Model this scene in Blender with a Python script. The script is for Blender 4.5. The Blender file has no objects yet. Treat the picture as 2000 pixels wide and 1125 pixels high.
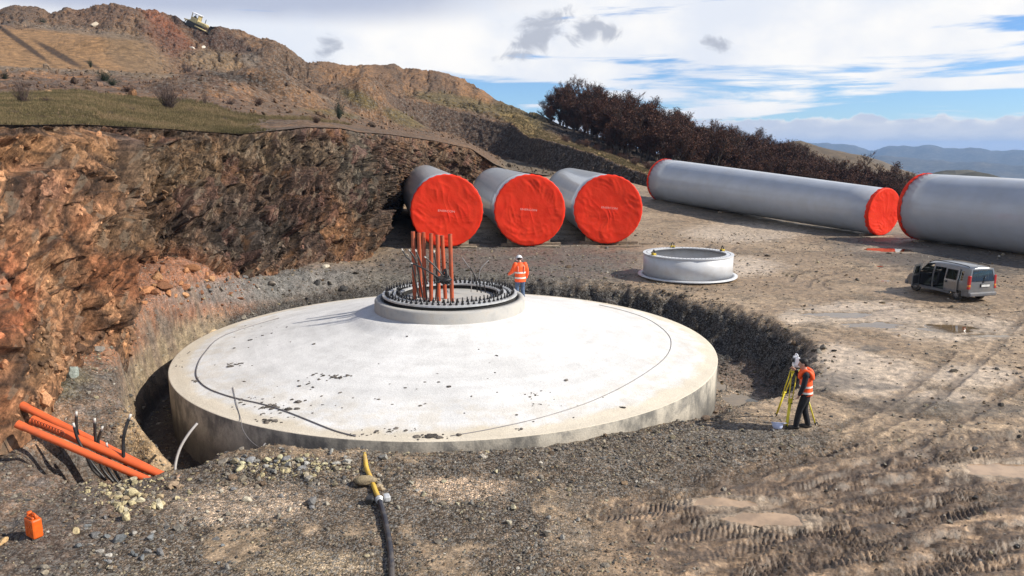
import bpy, bmesh, math, random
import numpy as np
from mathutils import Vector, Matrix, Euler, Quaternion

sc = bpy.context.scene
COL = sc.collection
RAD = math.radians
rnd = random.Random(11)
HAZE_D = 0.0001

# ------------------------------------------------------------------ camera
CAM_H, PITCH, FPX = 6.3, RAD(10.7), 1450.0
cam_data = bpy.data.cameras.new("camera")
cam_data.sensor_width = 36.0
cam_data.lens = FPX / 2000.0 * 36.0
cam_data.clip_start = 0.1
cam_data.clip_end = 20000.0
cam = bpy.data.objects.new("camera", cam_data)
cam.location = (0, 0, CAM_H)
cam.rotation_euler = (RAD(90) - PITCH, 0, 0)
COL.objects.link(cam)
sc.camera = cam

# ------------------------------------------------------------------ exposure, sun
sc.view_settings.view_transform = 'Standard'
sc.view_settings.look = 'None'
sc.view_settings.exposure = 0.35
sc.view_settings.gamma = 1.0
sc.view_settings.use_curve_mapping = False
SUN_DIR = Vector((0.985, -0.17, 0)).normalized()          # horizontal direction towards the sun
SUN_EL = RAD(37)
to_sun = Vector((SUN_DIR.x * math.cos(SUN_EL), SUN_DIR.y * math.cos(SUN_EL), math.sin(SUN_EL)))
sd = bpy.data.lights.new("sun", 'SUN')
sd.energy = 5.0
sd.angle = RAD(0.53)
sd.color = (1.0, 0.93, 0.82)
sun = bpy.data.objects.new("sun", sd)
sun.rotation_euler = to_sun.to_track_quat('Z', 'Y').to_euler()
sun.location = (60, -30, 80)
COL.objects.link(sun)

# ------------------------------------------------------------------ node helpers
class NT:
    def __init__(s, tree):
        s.t = tree
        s.t.nodes.clear()
    def n(s, typ, ins=None, **props):
        nd = s.t.nodes.new(typ)
        for k, v in props.items():
            setattr(nd, k, v)
        if ins:
            for k, v in ins.items():
                sock = nd.inputs[k]
                if isinstance(v, tuple) and len(v) == 2 and isinstance(v[0], bpy.types.Node):
                    s.t.links.new(v[0].outputs[v[1]], sock)
                elif isinstance(v, bpy.types.Node):
                    s.t.links.new(v.outputs[0], sock)
                else:
                    sock.default_value = v
        return nd
    def math(s, op, a, b=None, c=None, clamp=False):
        nd = s.t.nodes.new('ShaderNodeMath')
        nd.operation = op
        nd.use_clamp = clamp
        for i, v in enumerate((a, b, c)):
            if v is None: continue
            if isinstance(v, tuple): s.t.links.new(v[0].outputs[v[1]], nd.inputs[i])
            elif isinstance(v, bpy.types.Node): s.t.links.new(v.outputs[0], nd.inputs[i])
            else: nd.inputs[i].default_value = v
        return nd
    def mix(s, fac, a, b, blend='MIX'):
        nd = s.t.nodes.new('ShaderNodeMix')
        nd.data_type = 'RGBA'; nd.blend_type = blend; nd.clamp_factor = True
        for i, v in ((0, fac), (6, a), (7, b)):
            if isinstance(v, tuple) and isinstance(v[0], bpy.types.Node): s.t.links.new(v[0].outputs[v[1]], nd.inputs[i])
            elif isinstance(v, bpy.types.Node):
                s.t.links.new(v.outputs[2 if v.bl_idname == 'ShaderNodeMix' else 0], nd.inputs[i])
            else: nd.inputs[i].default_value = v
        return nd
    def ramp(s, fac, stops):
        nd = s.t.nodes.new('ShaderNodeMapRange')
        nd.interpolation_type = 'SMOOTHSTEP'
        (a, b), (c, d) = stops
        nd.inputs[1].default_value = a; nd.inputs[2].default_value = b
        nd.inputs[3].default_value = c; nd.inputs[4].default_value = d
        if isinstance(fac, tuple): s.t.links.new(fac[0].outputs[fac[1]], nd.inputs[0])
        else: s.t.links.new(fac.outputs[0], nd.inputs[0])
        return nd
def MX(nd): return (nd, 2)                                  # colour output of a Mix node

# ------------------------------------------------------------------ world: sky with clouds
world = bpy.data.worlds.new("World")
sc.world = world
world.use_nodes = True
w = NT(world.node_tree)
sky = w.n('ShaderNodeTexSky', sky_type='NISHITA', sun_disc=False)
sky.sun_elevation = SUN_EL
sky.sun_rotation = math.atan2(to_sun.x, to_sun.y)
sky.altitude = 1500; sky.air_density = 1.0; sky.dust_density = 0.2; sky.ozone_density = 4.0
tc = w.n('ShaderNodeTexCoord')
sep = w.n('ShaderNodeSeparateXYZ', {0: (tc, 'Generated')})
az = w.math('ARCTAN2', (sep, 0), (sep, 1))
el = w.math('ARCSINE', (sep, 2))
def uvw(ku, kv, off=0.0):
    a = w.math('MULTIPLY', az, ku); b = w.math('MULTIPLY', el, kv)
    return w.n('ShaderNodeCombineXYZ', {0: a, 1: b, 2: off})
def cl_noise(ku, kv, off, detail=6, rough=0.55, dist=0.0):
    return w.n('ShaderNodeTexNoise', {'Vector': uvw(ku, kv, off), 'Scale': 1.0, 'Detail': detail, 'Roughness': rough, 'Distortion': dist})
# layered stratus: streaks, thicker with height
n_str = cl_noise(3.2, 34.0, 3.7, 7, 0.56, 0.35)
n_big = cl_noise(1.6, 7.0, 9.1, 3, 0.5)
cov = w.ramp(el, ((RAD(2.0), RAD(8.5)), (-0.11, 0.25)))
covz = w.ramp(el, ((RAD(15), RAD(42)), (0.0, -0.27)))  # thins the cloud overhead to weaken the fill light
cs = w.math('ADD', w.math('ADD', w.math('ADD', 0.5, w.math('MULTIPLY', w.math('SUBTRACT', (n_str, 0), 0.5), 1.5)), w.math('MULTIPLY', w.math('SUBTRACT', (n_big, 0), 0.5), 0.35)), w.math('ADD', cov, covz))
stratus = w.ramp(cs, ((0.44, 0.60), (0.0, 1.0)))
# cumulus bank low over the horizon
n_cu = cl_noise(26.0, 80.0, 1.3, 6, 0.55)
top_n = cl_noise(22.0, 8.0, 5.5, 4, 0.5)
top = w.math('ADD', RAD(0.75), w.math('MULTIPLY', (top_n, 0), RAD(2.5)))
bank_t = w.math('SUBTRACT', top, el)
bank = w.ramp(bank_t, ((0.0, RAD(0.22)), (0.0, 0.93)))
bank_edge = w.ramp(bank_t, ((RAD(0.0), RAD(0.55)), (1.0, 0.0)))
bank_col = w.mix(w.math('MULTIPLY', bank_edge, w.ramp((n_cu, 0), ((0.42, 0.60), (0.0, 1.0)))), (0.56, 0.60, 0.72, 1), (1.0, 0.96, 0.90, 1))
bank_col = w.mix(w.ramp((n_cu, 0), ((0.35, 0.7), (0.0, 0.5))), MX(bank_col), (0.78, 0.77, 0.80, 1))
# dark ragged cumulus fragments, each a blob in the sky broken up by noise
n_f = cl_noise(22.0, 30.0, 7.7, 9, 0.64, 0.7)
n_f2 = cl_noise(5.5, 8.0, 2.2, 6, 0.55)
def px_dir(px, py):
    x = (px - 1000) / FPX; y = (562.5 - py) / FPX
    d = Vector((x, math.cos(PITCH) + y * math.sin(PITCH), -math.sin(PITCH) + y * math.cos(PITCH))).normalized()
    return math.atan2(d.x, d.y), math.asin(d.z)
frag = None
for (px, py, ra, rb, tilt) in ((1050, 62, 3.4, 1.35, 0.55), (1145, 55, 1.7, 1.0, 0.25), (1010, 108, 1.6, 0.6, 0.1),
                               (640, 98, 1.5, 0.9, 0.4), (1402, 88, 1.25, 0.65, 0.0), (1195, 60, 0.8, 0.8, 0.5),
                               (-1900, 150, 4, 2, 0.3), (3400, 40, 5, 2, 0.2), (5200, -100, 6, 3, 0.1)):
    a0, e0 = px_dir(px, py) if -1500 < px < 3000 else (px / 1450.0, RAD(9 + (py % 7)))
    da = w.math('SUBTRACT', az, a0); de = w.math('SUBTRACT', el, e0)
    c_, s_ = math.cos(tilt), math.sin(tilt)
    u_ = w.math('DIVIDE', w.math('ADD', w.math('MULTIPLY', da, c_), w.math('MULTIPLY', de, s_)), RAD(ra))
    v_ = w.math('DIVIDE', w.math('SUBTRACT', w.math('MULTIPLY', de, c_), w.math('MULTIPLY', da, s_)), RAD(rb))
    d2 = w.math('ADD', w.math('MULTIPLY', u_, u_), w.math('MULTIPLY', v_, v_))
    m = w.math('SUBTRACT', 1.0, w.math('SQRT', d2))
    frag = m if frag is None else w.math('MAXIMUM', frag, m)
fr = w.math('ADD', frag, w.math('MULTIPLY', w.math('SUBTRACT', (n_f, 0), 0.52), 3.6))
fragm = w.ramp(fr, ((-0.15, 0.70), (0.0, 0.9)))
# the broad grey underside high on the left
a0, e0 = px_dir(300, -10)
du = w.math('DIVIDE', w.math('SUBTRACT', az, a0), RAD(24)); dv = w.math('DIVIDE', w.math('SUBTRACT', el, e0 + RAD(1.2)), RAD(2.6))
gl = w.math('SUBTRACT', 1.0, w.math('SQRT', w.math('ADD', w.math('MULTIPLY', du, du), w.math('MULTIPLY', dv, dv))))
glm = w.ramp(w.math('ADD', gl, w.math('MULTIPLY', w.math('SUBTRACT', (n_f2, 0), 0.5), 0.8)), ((-0.25, 0.35), (0.0, 0.95)))
SKY_S = 0.092
sky_c = w.mix(1.0, (sky, 0), (0.84, 1.0, 1.20, 1), 'MULTIPLY')
bg_sky = w.n('ShaderNodeBackground', {'Color': MX(sky_c), 'Strength': SKY_S})
cloud_col = w.mix(w.ramp((n_f2, 0), ((0.35, 0.65), (0.0, 1.0))), (0.78, 0.82, 0.90, 1), (1.0, 0.98, 0.95, 1))
# clouds above the view are greyed to weaken the fill light
cloud_hi = w.mix(w.ramp(el, ((RAD(16), RAD(50)), (0.0, 1.0))), MX(cloud_col), (0.36, 0.41, 0.50, 1))
cl = w.mix(glm, MX(cloud_hi), (0.47, 0.52, 0.66, 1))
cl = w.mix(fragm, MX(cl), (0.46, 0.49, 0.57, 1))
cl = w.mix(bank, MX(cl), MX(bank_col))
cmask = w.math('MAXIMUM', w.math('MAXIMUM', stratus, bank), w.math('MAXIMUM', fragm, glm))
bg_cl = w.n('ShaderNodeBackground', {'Color': MX(cl), 'Strength': 0.83})
mixs = w.n('ShaderNodeMixShader', {0: cmask, 1: bg_sky, 2: bg_cl})
outw = w.n('ShaderNodeOutputWorld', {'Surface': mixs})

# ------------------------------------------------------------------ projection helpers (a pixel of the 2000 x 1125 photograph -> a real place)
CP, SP = math.cos(PITCH), math.sin(PITCH)
def ray(px, py):
    x = (px - 1000) / FPX; y = (562.5 - py) / FPX
    return (x, CP + y * SP, -SP + y * CP)
def at_z(px, py, z=0.0):
    d = ray(px, py); t = (z - CAM_H) / d[2]
    return Vector((d[0] * t, d[1] * t, z))
def at_D(px, py, D):
    d = ray(px, py); t = D / d[1]
    return Vector((d[0] * t, D, CAM_H + d[2] * t))
def at_surf(px, py, zf, t0=6.0, t1=140.0):
    d = ray(px, py)
    t = np.linspace(t0, t1, 3000)
    x, y, z = d[0] * t, d[1] * t, CAM_H + d[2] * t
    below = z < zf(x, y)
    i = int(np.argmax(below)) if below.any() else len(t) - 1
    a, b = t[max(i - 1, 0)], t[i]
    for _ in range(12):
        m = 0.5 * (a + b)
        if CAM_H + d[2] * m < float(zf(np.array([d[0] * m]), np.array([d[1] * m]))[0]): b = m
        else: a = m
    return Vector((d[0] * b, d[1] * b, CAM_H + d[2] * b))
def to_px(x, y, z):
    dz = z - CAM_H
    dep = y * CP - dz * SP
    up = y * SP + dz * CP
    dep = np.where(dep > 0.5, dep, 0.5)
    return 1000 + FPX * x / dep, 562.5 - FPX * up / dep

# ------------------------------------------------------------------ numpy noise
_rs = np.random.RandomState(5)
_perm = np.concatenate([_rs.permutation(4096)] * 2)
_g2 = np.stack([np.cos(np.arange(64) * 2 * np.pi / 64), np.sin(np.arange(64) * 2 * np.pi / 64)], 1)
_g3 = _rs.normal(size=(256, 3)); _g3 /= np.linalg.norm(_g3, axis=1)[:, None]
def pn2(x, y, seed=0):
    xi = np.floor(x).astype(np.int64); yi = np.floor(y).astype(np.int64)
    fx = x - xi; fy = y - yi
    u = fx * fx * fx * (fx * (fx * 6 - 15) + 10); v = fy * fy * fy * (fy * (fy * 6 - 15) + 10)
    def c(ix, iy):
        h = _perm[(_perm[(ix + seed * 131) & 4095] + iy) & 4095] & 63
        g = _g2[h]
        return g[..., 0], g[..., 1]
    a = c(xi, yi); b = c(xi + 1, yi); d = c(xi, yi + 1); e = c(xi + 1, yi + 1)
    n00 = a[0] * fx + a[1] * fy; n10 = b[0] * (fx - 1) + b[1] * fy
    n01 = d[0] * fx + d[1] * (fy - 1); n11 = e[0] * (fx - 1) + e[1] * (fy - 1)
    return 1.45 * ((n00 * (1 - u) + n10 * u) * (1 - v) + (n01 * (1 - u) + n11 * u) * v)
def pn3(x, y, z, seed=0):
    xi = np.floor(x).astype(np.int64); yi = np.floor(y).astype(np.int64); zi = np.floor(z).astype(np.int64)
    f = (x - xi, y - yi, z - zi)
    s = [t * t * t * (t * (t * 6 - 15) + 10) for t in f]
    r = 0
    for i in (0, 1):
        for j in (0, 1):
            for k in (0, 1):
                h = _perm[(_perm[(_perm[(xi + i + seed * 131) & 4095] + yi + j) & 4095] + zi + k) & 4095] & 255
                g = _g3[h]
                d = g[..., 0] * (f[0] - i) + g[..., 1] * (f[1] - j) + g[..., 2] * (f[2] - k)
                r = r + d * (s[0] if i else 1 - s[0]) * (s[1] if j else 1 - s[1]) * (s[2] if k else 1 - s[2])
    return 1.6 * r
def fbm2(x, y, o=4, seed=0, gain=0.5):
    r = 0; a = 1; k = 0
    for i in range(o):
        r = r + a * pn2(x * 2 ** i + 17.3 * i, y * 2 ** i - 9.1 * i, seed + i); k += a; a *= gain
    return r / k
def fbm3(x, y, z, o=4, seed=0, gain=0.5):
    r = 0; a = 1; k = 0
    for i in range(o):
        r = r + a * pn3(x * 2 ** i + 7.3 * i, y * 2 ** i - 9.1 * i, z * 2 ** i + 3.3 * i, seed + i); k += a; a *= gain
    return r / k
_cell = _rs.rand(4096, 7)
def worley(x, y, z, seed=0):
    """nearest jittered cell: returns F1, F2, per-cell random numbers and the offset to the cell's point"""
    xi = np.floor(x).astype(np.int64); yi = np.floor(y).astype(np.int64); zi = np.floor(z).astype(np.int64)
    f1 = np.full(x.shape, 9.0); f2 = np.full(x.shape, 9.0); hid = np.zeros(x.shape, np.int64)
    off = [np.zeros(x.shape) for _ in range(3)]
    for i in (-1, 0, 1):
        for j in (-1, 0, 1):
            for k in (-1, 0, 1):
                h = _perm[(_perm[(_perm[(xi + i + seed * 131) & 4095] + yi + j) & 4095] + zi + k) & 4095]
                c = _cell[h]
                dx = x - (xi + i + c[..., 0]); dy = y - (yi + j + c[..., 1]); dz = z - (zi + k + c[..., 2])
                d = dx * dx + dy * dy + dz * dz
                m = d < f1
                f2 = np.where(m, f1, np.minimum(f2, d)); f1 = np.where(m, d, f1)
                hid = np.where(m, h, hid)
                for q, v in enumerate((dx, dy, dz)): off[q] = np.where(m, v, off[q])
    return np.sqrt(f1), np.sqrt(f2), _cell[hid], off
def S(a, b, x):
    t = np.clip((x - a) / (b - a), 0, 1)
    return t * t * (3 - 2 * t)

# ------------------------------------------------------------------ mesh helpers
def link(name, me, parent=None, mat=None):
    o = bpy.data.objects.new(name, me)
    COL.objects.link(o)
    if parent is not None: o.parent = parent
    if mat is not None:
        for m in (mat if isinstance(mat, (list, tuple)) else [mat]): me.materials.append(m)
    return o
def thing(name, label, cat, loc=(0, 0, 0), rot=(0, 0, 0), group=None):
    o = bpy.data.objects.new(name, None)
    o.empty_display_size = 0.2
    COL.objects.link(o)
    o.location = loc; o.rotation_euler = rot
    return tag(o, label, cat, group)
def tag(o, label, cat, group=None):
    o['label'] = label; o['category'] = cat
    if group: o['group'] = group
    return o
def kind(o, k):
    o['kind'] = k
    return o
class MB:
    """collects shapes into one mesh"""
    def __init__(s): s.v = []; s.f = []; s.m = []; s.sm = []
    def add(s, v, f, m=0, smooth=True):
        b = len(s.v)
        s.v += [tuple(p) for p in v]
        s.f += [tuple(i + b for i in q) for q in f]
        s.m += [m] * len(f); s.sm += [smooth] * len(f)
        return s
    def box(s, c, size, rot=None, m=0, bev=0.0):
        bm = bmesh.new()
        bmesh.ops.create_cube(bm, size=1.0)
        bmesh.ops.scale(bm, vec=Vector(size), verts=bm.verts)
        if bev > 0: bmesh.ops.bevel(bm, geom=list(bm.edges), offset=bev, segments=2, affect='EDGES', profile=0.5)
        M = Matrix.Translation(Vector(c))
        if rot is not None: M = M @ (rot if isinstance(rot, Matrix) else Euler(rot).to_matrix().to_4x4())
        bm.transform(M)
        return s.bm(bm, m, False)
    def bm(s, bm, m=0, smooth=True):
        bm.verts.index_update()
        s.add([v.co[:] for v in bm.verts], [[v.index for v in f.verts] for f in bm.faces], m, smooth)
        bm.free()
        return s
    def tube(s, pts, rad, n=10, m=0, caps=True, smooth=True, up=None):
        pts = [Vector(p) for p in pts]
        rads = rad if isinstance(rad, (list, tuple)) else [rad] * len(pts)
        N = len(pts); V = []; F = []
        prev = None
        for i, p in enumerate(pts):
            t = (pts[min(i + 1, N - 1)] - pts[max(i - 1, 0)])
            t = t.normalized() if t.length > 1e-9 else Vector((0, 0, 1))
            if prev is None:
                a = up if up is not None else (Vector((0, 0, 1)) if abs(t.z) < 0.9 else Vector((1, 0, 0)))
                prev = (a - t * a.dot(t)).normalized()
            prev = (prev - t * prev.dot(t)).normalized()
            q = t.cross(prev)
            r = rads[i]; ra, rb = r if isinstance(r, (tuple, list)) else (r, r)
            for k in range(n):
                an = 2 * math.pi * k / n
                V.append(p + prev * (ra * math.cos(an)) + q * (rb * math.sin(an)))
        for i in range(N - 1):
            for k in range(n):
                a, b = i * n + k, i * n + (k + 1) % n
                F.append((a, b, b + n, a + n))
        if caps:
            F.append(tuple(range(n - 1, -1, -1))); F.append(tuple((N - 1) * n + k for k in range(n)))
        return s.add(V, F, m, smooth)
    def lathe(s, prof, n=64, m=0, c=(0, 0, 0), smooth=True, closed=False):
        V = []; F = []
        for (r, z) in prof:
            for k in range(n):
                an = 2 * math.pi * k / n
                V.append((c[0] + r * math.cos(an), c[1] + r * math.sin(an), c[2] + z))
        P = len(prof)
        for i in range(P if closed else P - 1):
            j = (i + 1) % P
            for k in range(n):
                k2 = (k + 1) % n
                F.append((i * n + k, i * n + k2, j * n + k2, j * n + k))
        return s.add(V, F, m, smooth)
    def ball(s, c, r, m=0, seg=12, rings=8, rot=None):
        bm = bmesh.new()
        bmesh.ops.create_uvsphere(bm, u_segments=seg, v_segments=rings, radius=1.0)
        rr = r if isinstance(r, (tuple, list)) else (r, r, r)
        bmesh.ops.scale(bm, vec=Vector(rr), verts=bm.verts)
        M = Matrix.Translation(Vector(c))
        if rot is not None: M = M @ (rot if isinstance(rot, Matrix) else Euler(rot).to_matrix().to_4x4())
        bm.transform(M)
        return s.bm(bm, m)
    def xf(s, M):
        s.v = [tuple(M @ Vector(p)) for p in s.v]
        return s
    def mesh(s, name):
        me = bpy.data.meshes.new(name)
        me.from_pydata(s.v, [], s.f)
        me.polygons.foreach_set('material_index', s.m)
        me.polygons.foreach_set('use_smooth', s.sm)
        me.update()
        return me
    def obj(s, name, mat, parent=None, autosmooth=None):
        return link(name, s.mesh(name), parent, mat)
def grid_obj(name, P, col, mat, smooth=True, keep=None, parent=None):
    """P: (nu, nv, 3) array of points -> one sheet with a colour per vertex"""
    nu, nv = P.shape[:2]
    me = bpy.data.meshes.new(name)
    n = nu * nv
    me.vertices.add(n)
    me.vertices.foreach_set('co', P.reshape(-1).astype(np.float32))
    idx = np.arange(n).reshape(nu, nv)
    q = np.stack([idx[:-1, :-1], idx[1:, :-1], idx[1:, 1:], idx[:-1, 1:]], -1).reshape(-1, 4)
    if keep is not None: q = q[keep.reshape(-1)]
    me.loops.add(q.size); me.polygons.add(len(q))
    me.loops.foreach_set('vertex_index', q.reshape(-1).astype(np.int32))
    me.polygons.foreach_set('loop_start', (np.arange(len(q)) * 4).astype(np.int32))
    me.polygons.foreach_set('use_smooth', np.full(len(q), smooth))
    if col is not None:
        a = me.attributes.new('Col', 'FLOAT_COLOR', 'POINT')
        a.data.foreach_set('color', col.reshape(-1).astype(np.float32))
    me.update(calc_edges=True)
    return link(name, me, parent, mat)
def smooth_path(pts, n=8):
    pts = [Vector(p) for p in pts]
    out = []
    for i in range(len(pts) - 1):
        p0, p1, p2, p3 = pts[max(i - 1, 0)], pts[i], pts[i + 1], pts[min(i + 2, len(pts) - 1)]
        for k in range(n):
            t = k / n
            out.append(0.5 * ((2 * p1) + (p2 - p0) * t + (2 * p0 - 5 * p1 + 4 * p2 - p3) * t * t + (3 * p1 - p0 - 3 * p2 + p3) * t ** 3))
    out.append(pts[-1])
    return out

# ------------------------------------------------------------------ materials
def mat_simple(name, col, rough=0.6, metal=0.0, spec=0.5, var=0.12, scale=6.0, bump=0.0, bscale=40.0, coat=0.0, dirt=None, dirt_amt=0.5, dscale=2.5):
    m = bpy.data.materials.new(name); m.use_nodes = True
    t = NT(m.node_tree)
    g = t.n('ShaderNodeTexCoord')
    nz = t.n('ShaderNodeTexNoise', {'Vector': (g, 'Object'), 'Scale': scale, 'Detail': 6.0, 'Roughness': 0.6})
    f = t.ramp((nz, 0), ((0.3, 0.7), (1.0 - var, 1.0 + var)))
    c = t.mix(1.0, (*col, 1), t.n('ShaderNodeCombineColor', {0: f, 1: f, 2: f}), 'MULTIPLY')
    if dirt:
        n2 = t.n('ShaderNodeTexNoise', {'Vector': (g, 'Object'), 'Scale': dscale, 'Detail': 8.0, 'Roughness': 0.65})
        c = t.mix(t.ramp((n2, 0), ((0.42, 0.68), (0.0, dirt_amt))), MX(c), (*dirt, 1))
    ins = {'Base Color': MX(c), 'Roughness': rough, 'Metallic': metal, 'Specular IOR Level': spec}
    if coat: ins['Coat Weight'] = coat; ins['Coat Roughness'] = 0.08
    if bump > 0:
        nb = t.n('ShaderNodeTexNoise', {'Vector': (g, 'Object'), 'Scale': bscale, 'Detail': 4.0})
        ins['Normal'] = t.n('ShaderNodeBump', {'Height': (nb, 0), 'Strength': 1.0, 'Distance': bump})
    b = t.n('ShaderNodeBsdfPrincipled', ins)
    t.n('ShaderNodeOutputMaterial', {'Surface': b})
    return m
def mat_earth(name, fine=1.0, bump=0.03, rough=0.95, pebble=14.0, contrast=0.55, stretch=None, wet=0.9):
    """vertex colour (alpha = how gravelly) broken up by pebbles and grains"""
    m = bpy.data.materials.new(name); m.use_nodes = True
    t = NT(m.node_tree)
    at = t.n('ShaderNodeAttribute', attribute_name='Col')
    gm = t.n('ShaderNodeNewGeometry')
    pos = (gm, 'Position')
    if stretch:
        mp = t.n('ShaderNodeMapping', {'Vector': pos, 'Rotation': stretch[0], 'Scale': stretch[1]})
        pos = (mp, 0)
    n1 = t.n('ShaderNodeTexNoise', {'Vector': pos, 'Scale': 1.7 * fine, 'Detail': 9.0, 'Roughness': 0.68})
    n2 = t.n('ShaderNodeTexNoise', {'Vector': pos, 'Scale': 11.0 * fine, 'Detail': 5.0, 'Roughness': 0.7})
    v1 = t.n('ShaderNodeTexVoronoi', {'Vector': pos, 'Scale': pebble, 'Randomness': 1.0})
    v2 = t.n('ShaderNodeTexVoronoi', {'Vector': pos, 'Scale': pebble * 2.7, 'Randomness': 1.0})
    sv1 = t.n('ShaderNodeSeparateColor', {0: (v1, 'Color')})
    sv2 = t.n('ShaderNodeSeparateColor', {0: (v2, 'Color')})
    a = t.ramp((n1, 0), ((0.28, 0.72), (1 - contrast, 1 + contrast)))
    b = t.ramp((n2, 0), ((0.25, 0.75), (1 - contrast * 0.8, 1 + contrast * 0.8)))
    p1 = t.math('ADD', 0.45, t.math('MULTIPLY', t.math('POWER', (sv1, 0), 1.6), 1.5))
    p2 = t.math('ADD', 0.5, t.math('MULTIPLY', t.math('POWER', (sv2, 0), 1.5), 1.3))
    pp = t.math('MULTIPLY', p1, p2)
    alpha = (at, 'Alpha')
    pg = t.math('ADD', t.math('MULTIPLY', t.math('SUBTRACT', pp, 1.0), alpha), 1.0)
    k = t.math('MULTIPLY', t.math('MULTIPLY', a, b), pg)
    col = t.mix(1.0, (at, 'Color'), t.n('ShaderNodeCombineColor', {0: k, 1: k, 2: k}), 'MULTIPLY')
    # stones take a greyer tint now and then
    col = t.mix(t.math('MULTIPLY', t.math('GREATER_THAN', (sv1, 1), 0.72), t.math('MULTIPLY', alpha, 0.5)), MX(col), (0.24, 0.235, 0.22, 1))
    hb = t.math('ADD', t.math('MULTIPLY', (v1, 0), t.math('MULTIPLY', alpha, -0.9)), t.math('ADD', t.math('MULTIPLY', (n2, 0), 0.55), t.math('MULTIPLY', (n1, 0), 0.8)))
    bp = t.n('ShaderNodeBump', {'Height': hb, 'Strength': 1.0, 'Distance': bump})
    rg = t.n('ShaderNodeMapRange', {'Value': t.math('ADD', alpha, t.math('MULTIPLY', (n1, 0), .5)), 'From Min': .35, 'From Max': .75, 'To Min': wet, 'To Max': rough})
    bs = t.n('ShaderNodeBsdfPrincipled', {'Base Color': MX(col), 'Roughness': (rg, 0), 'Specular IOR Level': 0.35, 'Normal': bp})
    t.n('ShaderNodeOutputMaterial', {'Surface': bs})
    return m
def mat_rockface(name):
    m = bpy.data.materials.new(name); m.use_nodes = True
    t = NT(m.node_tree)
    at = t.n('ShaderNodeAttribute', attribute_name='Col')
    gm = t.n('ShaderNodeNewGeometry')
    sa = t.n('ShaderNodeAttribute', attribute_name='strata')
    mp = t.n('ShaderNodeMapping', {'Vector': (sa, 'Vector'), 'Scale': (4.8, 1.25, 2.3)})
    n1 = t.n('ShaderNodeTexNoise', {'Vector': (mp, 0), 'Scale': 1.3, 'Detail': 10.0, 'Roughness': 0.72, 'Distortion': 0.15})
    n2 = t.n('ShaderNodeTexNoise', {'Vector': (gm, 'Position'), 'Scale': 5.5, 'Detail': 8.0, 'Roughness': 0.75})
    n3 = t.n('ShaderNodeTexNoise', {'Vector': (gm, 'Position'), 'Scale': 0.9, 'Detail': 7.0, 'Roughness': 0.65})
    v = t.n('ShaderNodeTexVoronoi', {'Vector': (mp, 0), 'Scale': 1.5, 'Randomness': 1.0})
    sv = t.n('ShaderNodeSeparateColor', {0: (v, 'Color')})
    k = t.math('MULTIPLY', t.ramp((n1, 0), ((0.32, 0.68), (0.42, 1.5))), t.ramp((n2, 0), ((0.3, 0.7), (0.48, 1.5))))
    k = t.math('MULTIPLY', k, t.math('ADD', 0.65, t.math('MULTIPLY', (sv, 0), 0.7)))
    col = t.mix(1.0, (at, 'Color'), t.n('ShaderNodeCombineColor', {0: k, 1: k, 2: k}), 'MULTIPLY')
    col = t.mix(t.ramp((n3, 0), ((0.55, 0.72), (0.0, 0.5))), MX(col), (0.30, 0.145, 0.06, 1))
    col = t.mix(t.math('MULTIPLY', t.math('GREATER_THAN', (sv, 1), 0.90), 0.28), MX(col), (0.36, 0.29, 0.21, 1))
    hb = t.math('ADD', t.math('MULTIPLY', (n2, 0), 0.6), (n1, 0))
    bp = t.n('ShaderNodeBump', {'Height': hb, 'Strength': 1.0, 'Distance': 0.16})
    bs = t.n('ShaderNodeBsdfPrincipled', {'Base Color': MX(col), 'Roughness': 0.9, 'Specular IOR Level': 0.3, 'Normal': bp})
    t.n('ShaderNodeOutputMaterial', {'Surface': bs})
    return m
M_GROUND = mat_earth('ground_earth', 2.2, 0.024, 0.95, 26.0, .55, None, .36)
M_HILL = mat_earth('hill_earth', 0.6, 0.10, 0.95, 5.0, 0.5)
M_ROCK = mat_rockface('cut_rock')
M_FAR = mat_earth('far_earth', 0.02, 0.0, 1.0, 0.05, 0.25)

# ================================================================== GROUND
CX, CY, FR = -2.02, 23.8, 8.52            # foundation centre and radius
TH = np.array([-180, -150, -132, -122, -112, -100, -90, -60, -48, -38, -28, -15, 0, 30, 60, 90, 120, 145, 165, 180.])
FL = np.array([-1.6, -1.6, -1.55, -1.5, -1.0, -.45, -.27, -.30, -.42, -.75, -1.2, -1.35, -1.4, -1.4, -1.4, -1.3, -1.3, -1.4, -1.55, -1.6])
R1 = np.array([9.2, 9.2, 9.5, 9.4, 8.9, 8.6, 8.55, 8.55, 8.6, 8.8, 9.7, 10.0, 10.3, 10.5, 10.5, 10.2, 9.7, 9.3, 9.2, 9.2])
R2 = np.array([9.8, 9.8, 10.2, 10.3, 10.0, 9.8, 9.6, 9.8, 10.0, 10.0, 10.7, 11.5, 12.0, 12.5, 12.8, 13.8, 13.0, 11.8, 10.2, 9.8])
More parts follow.
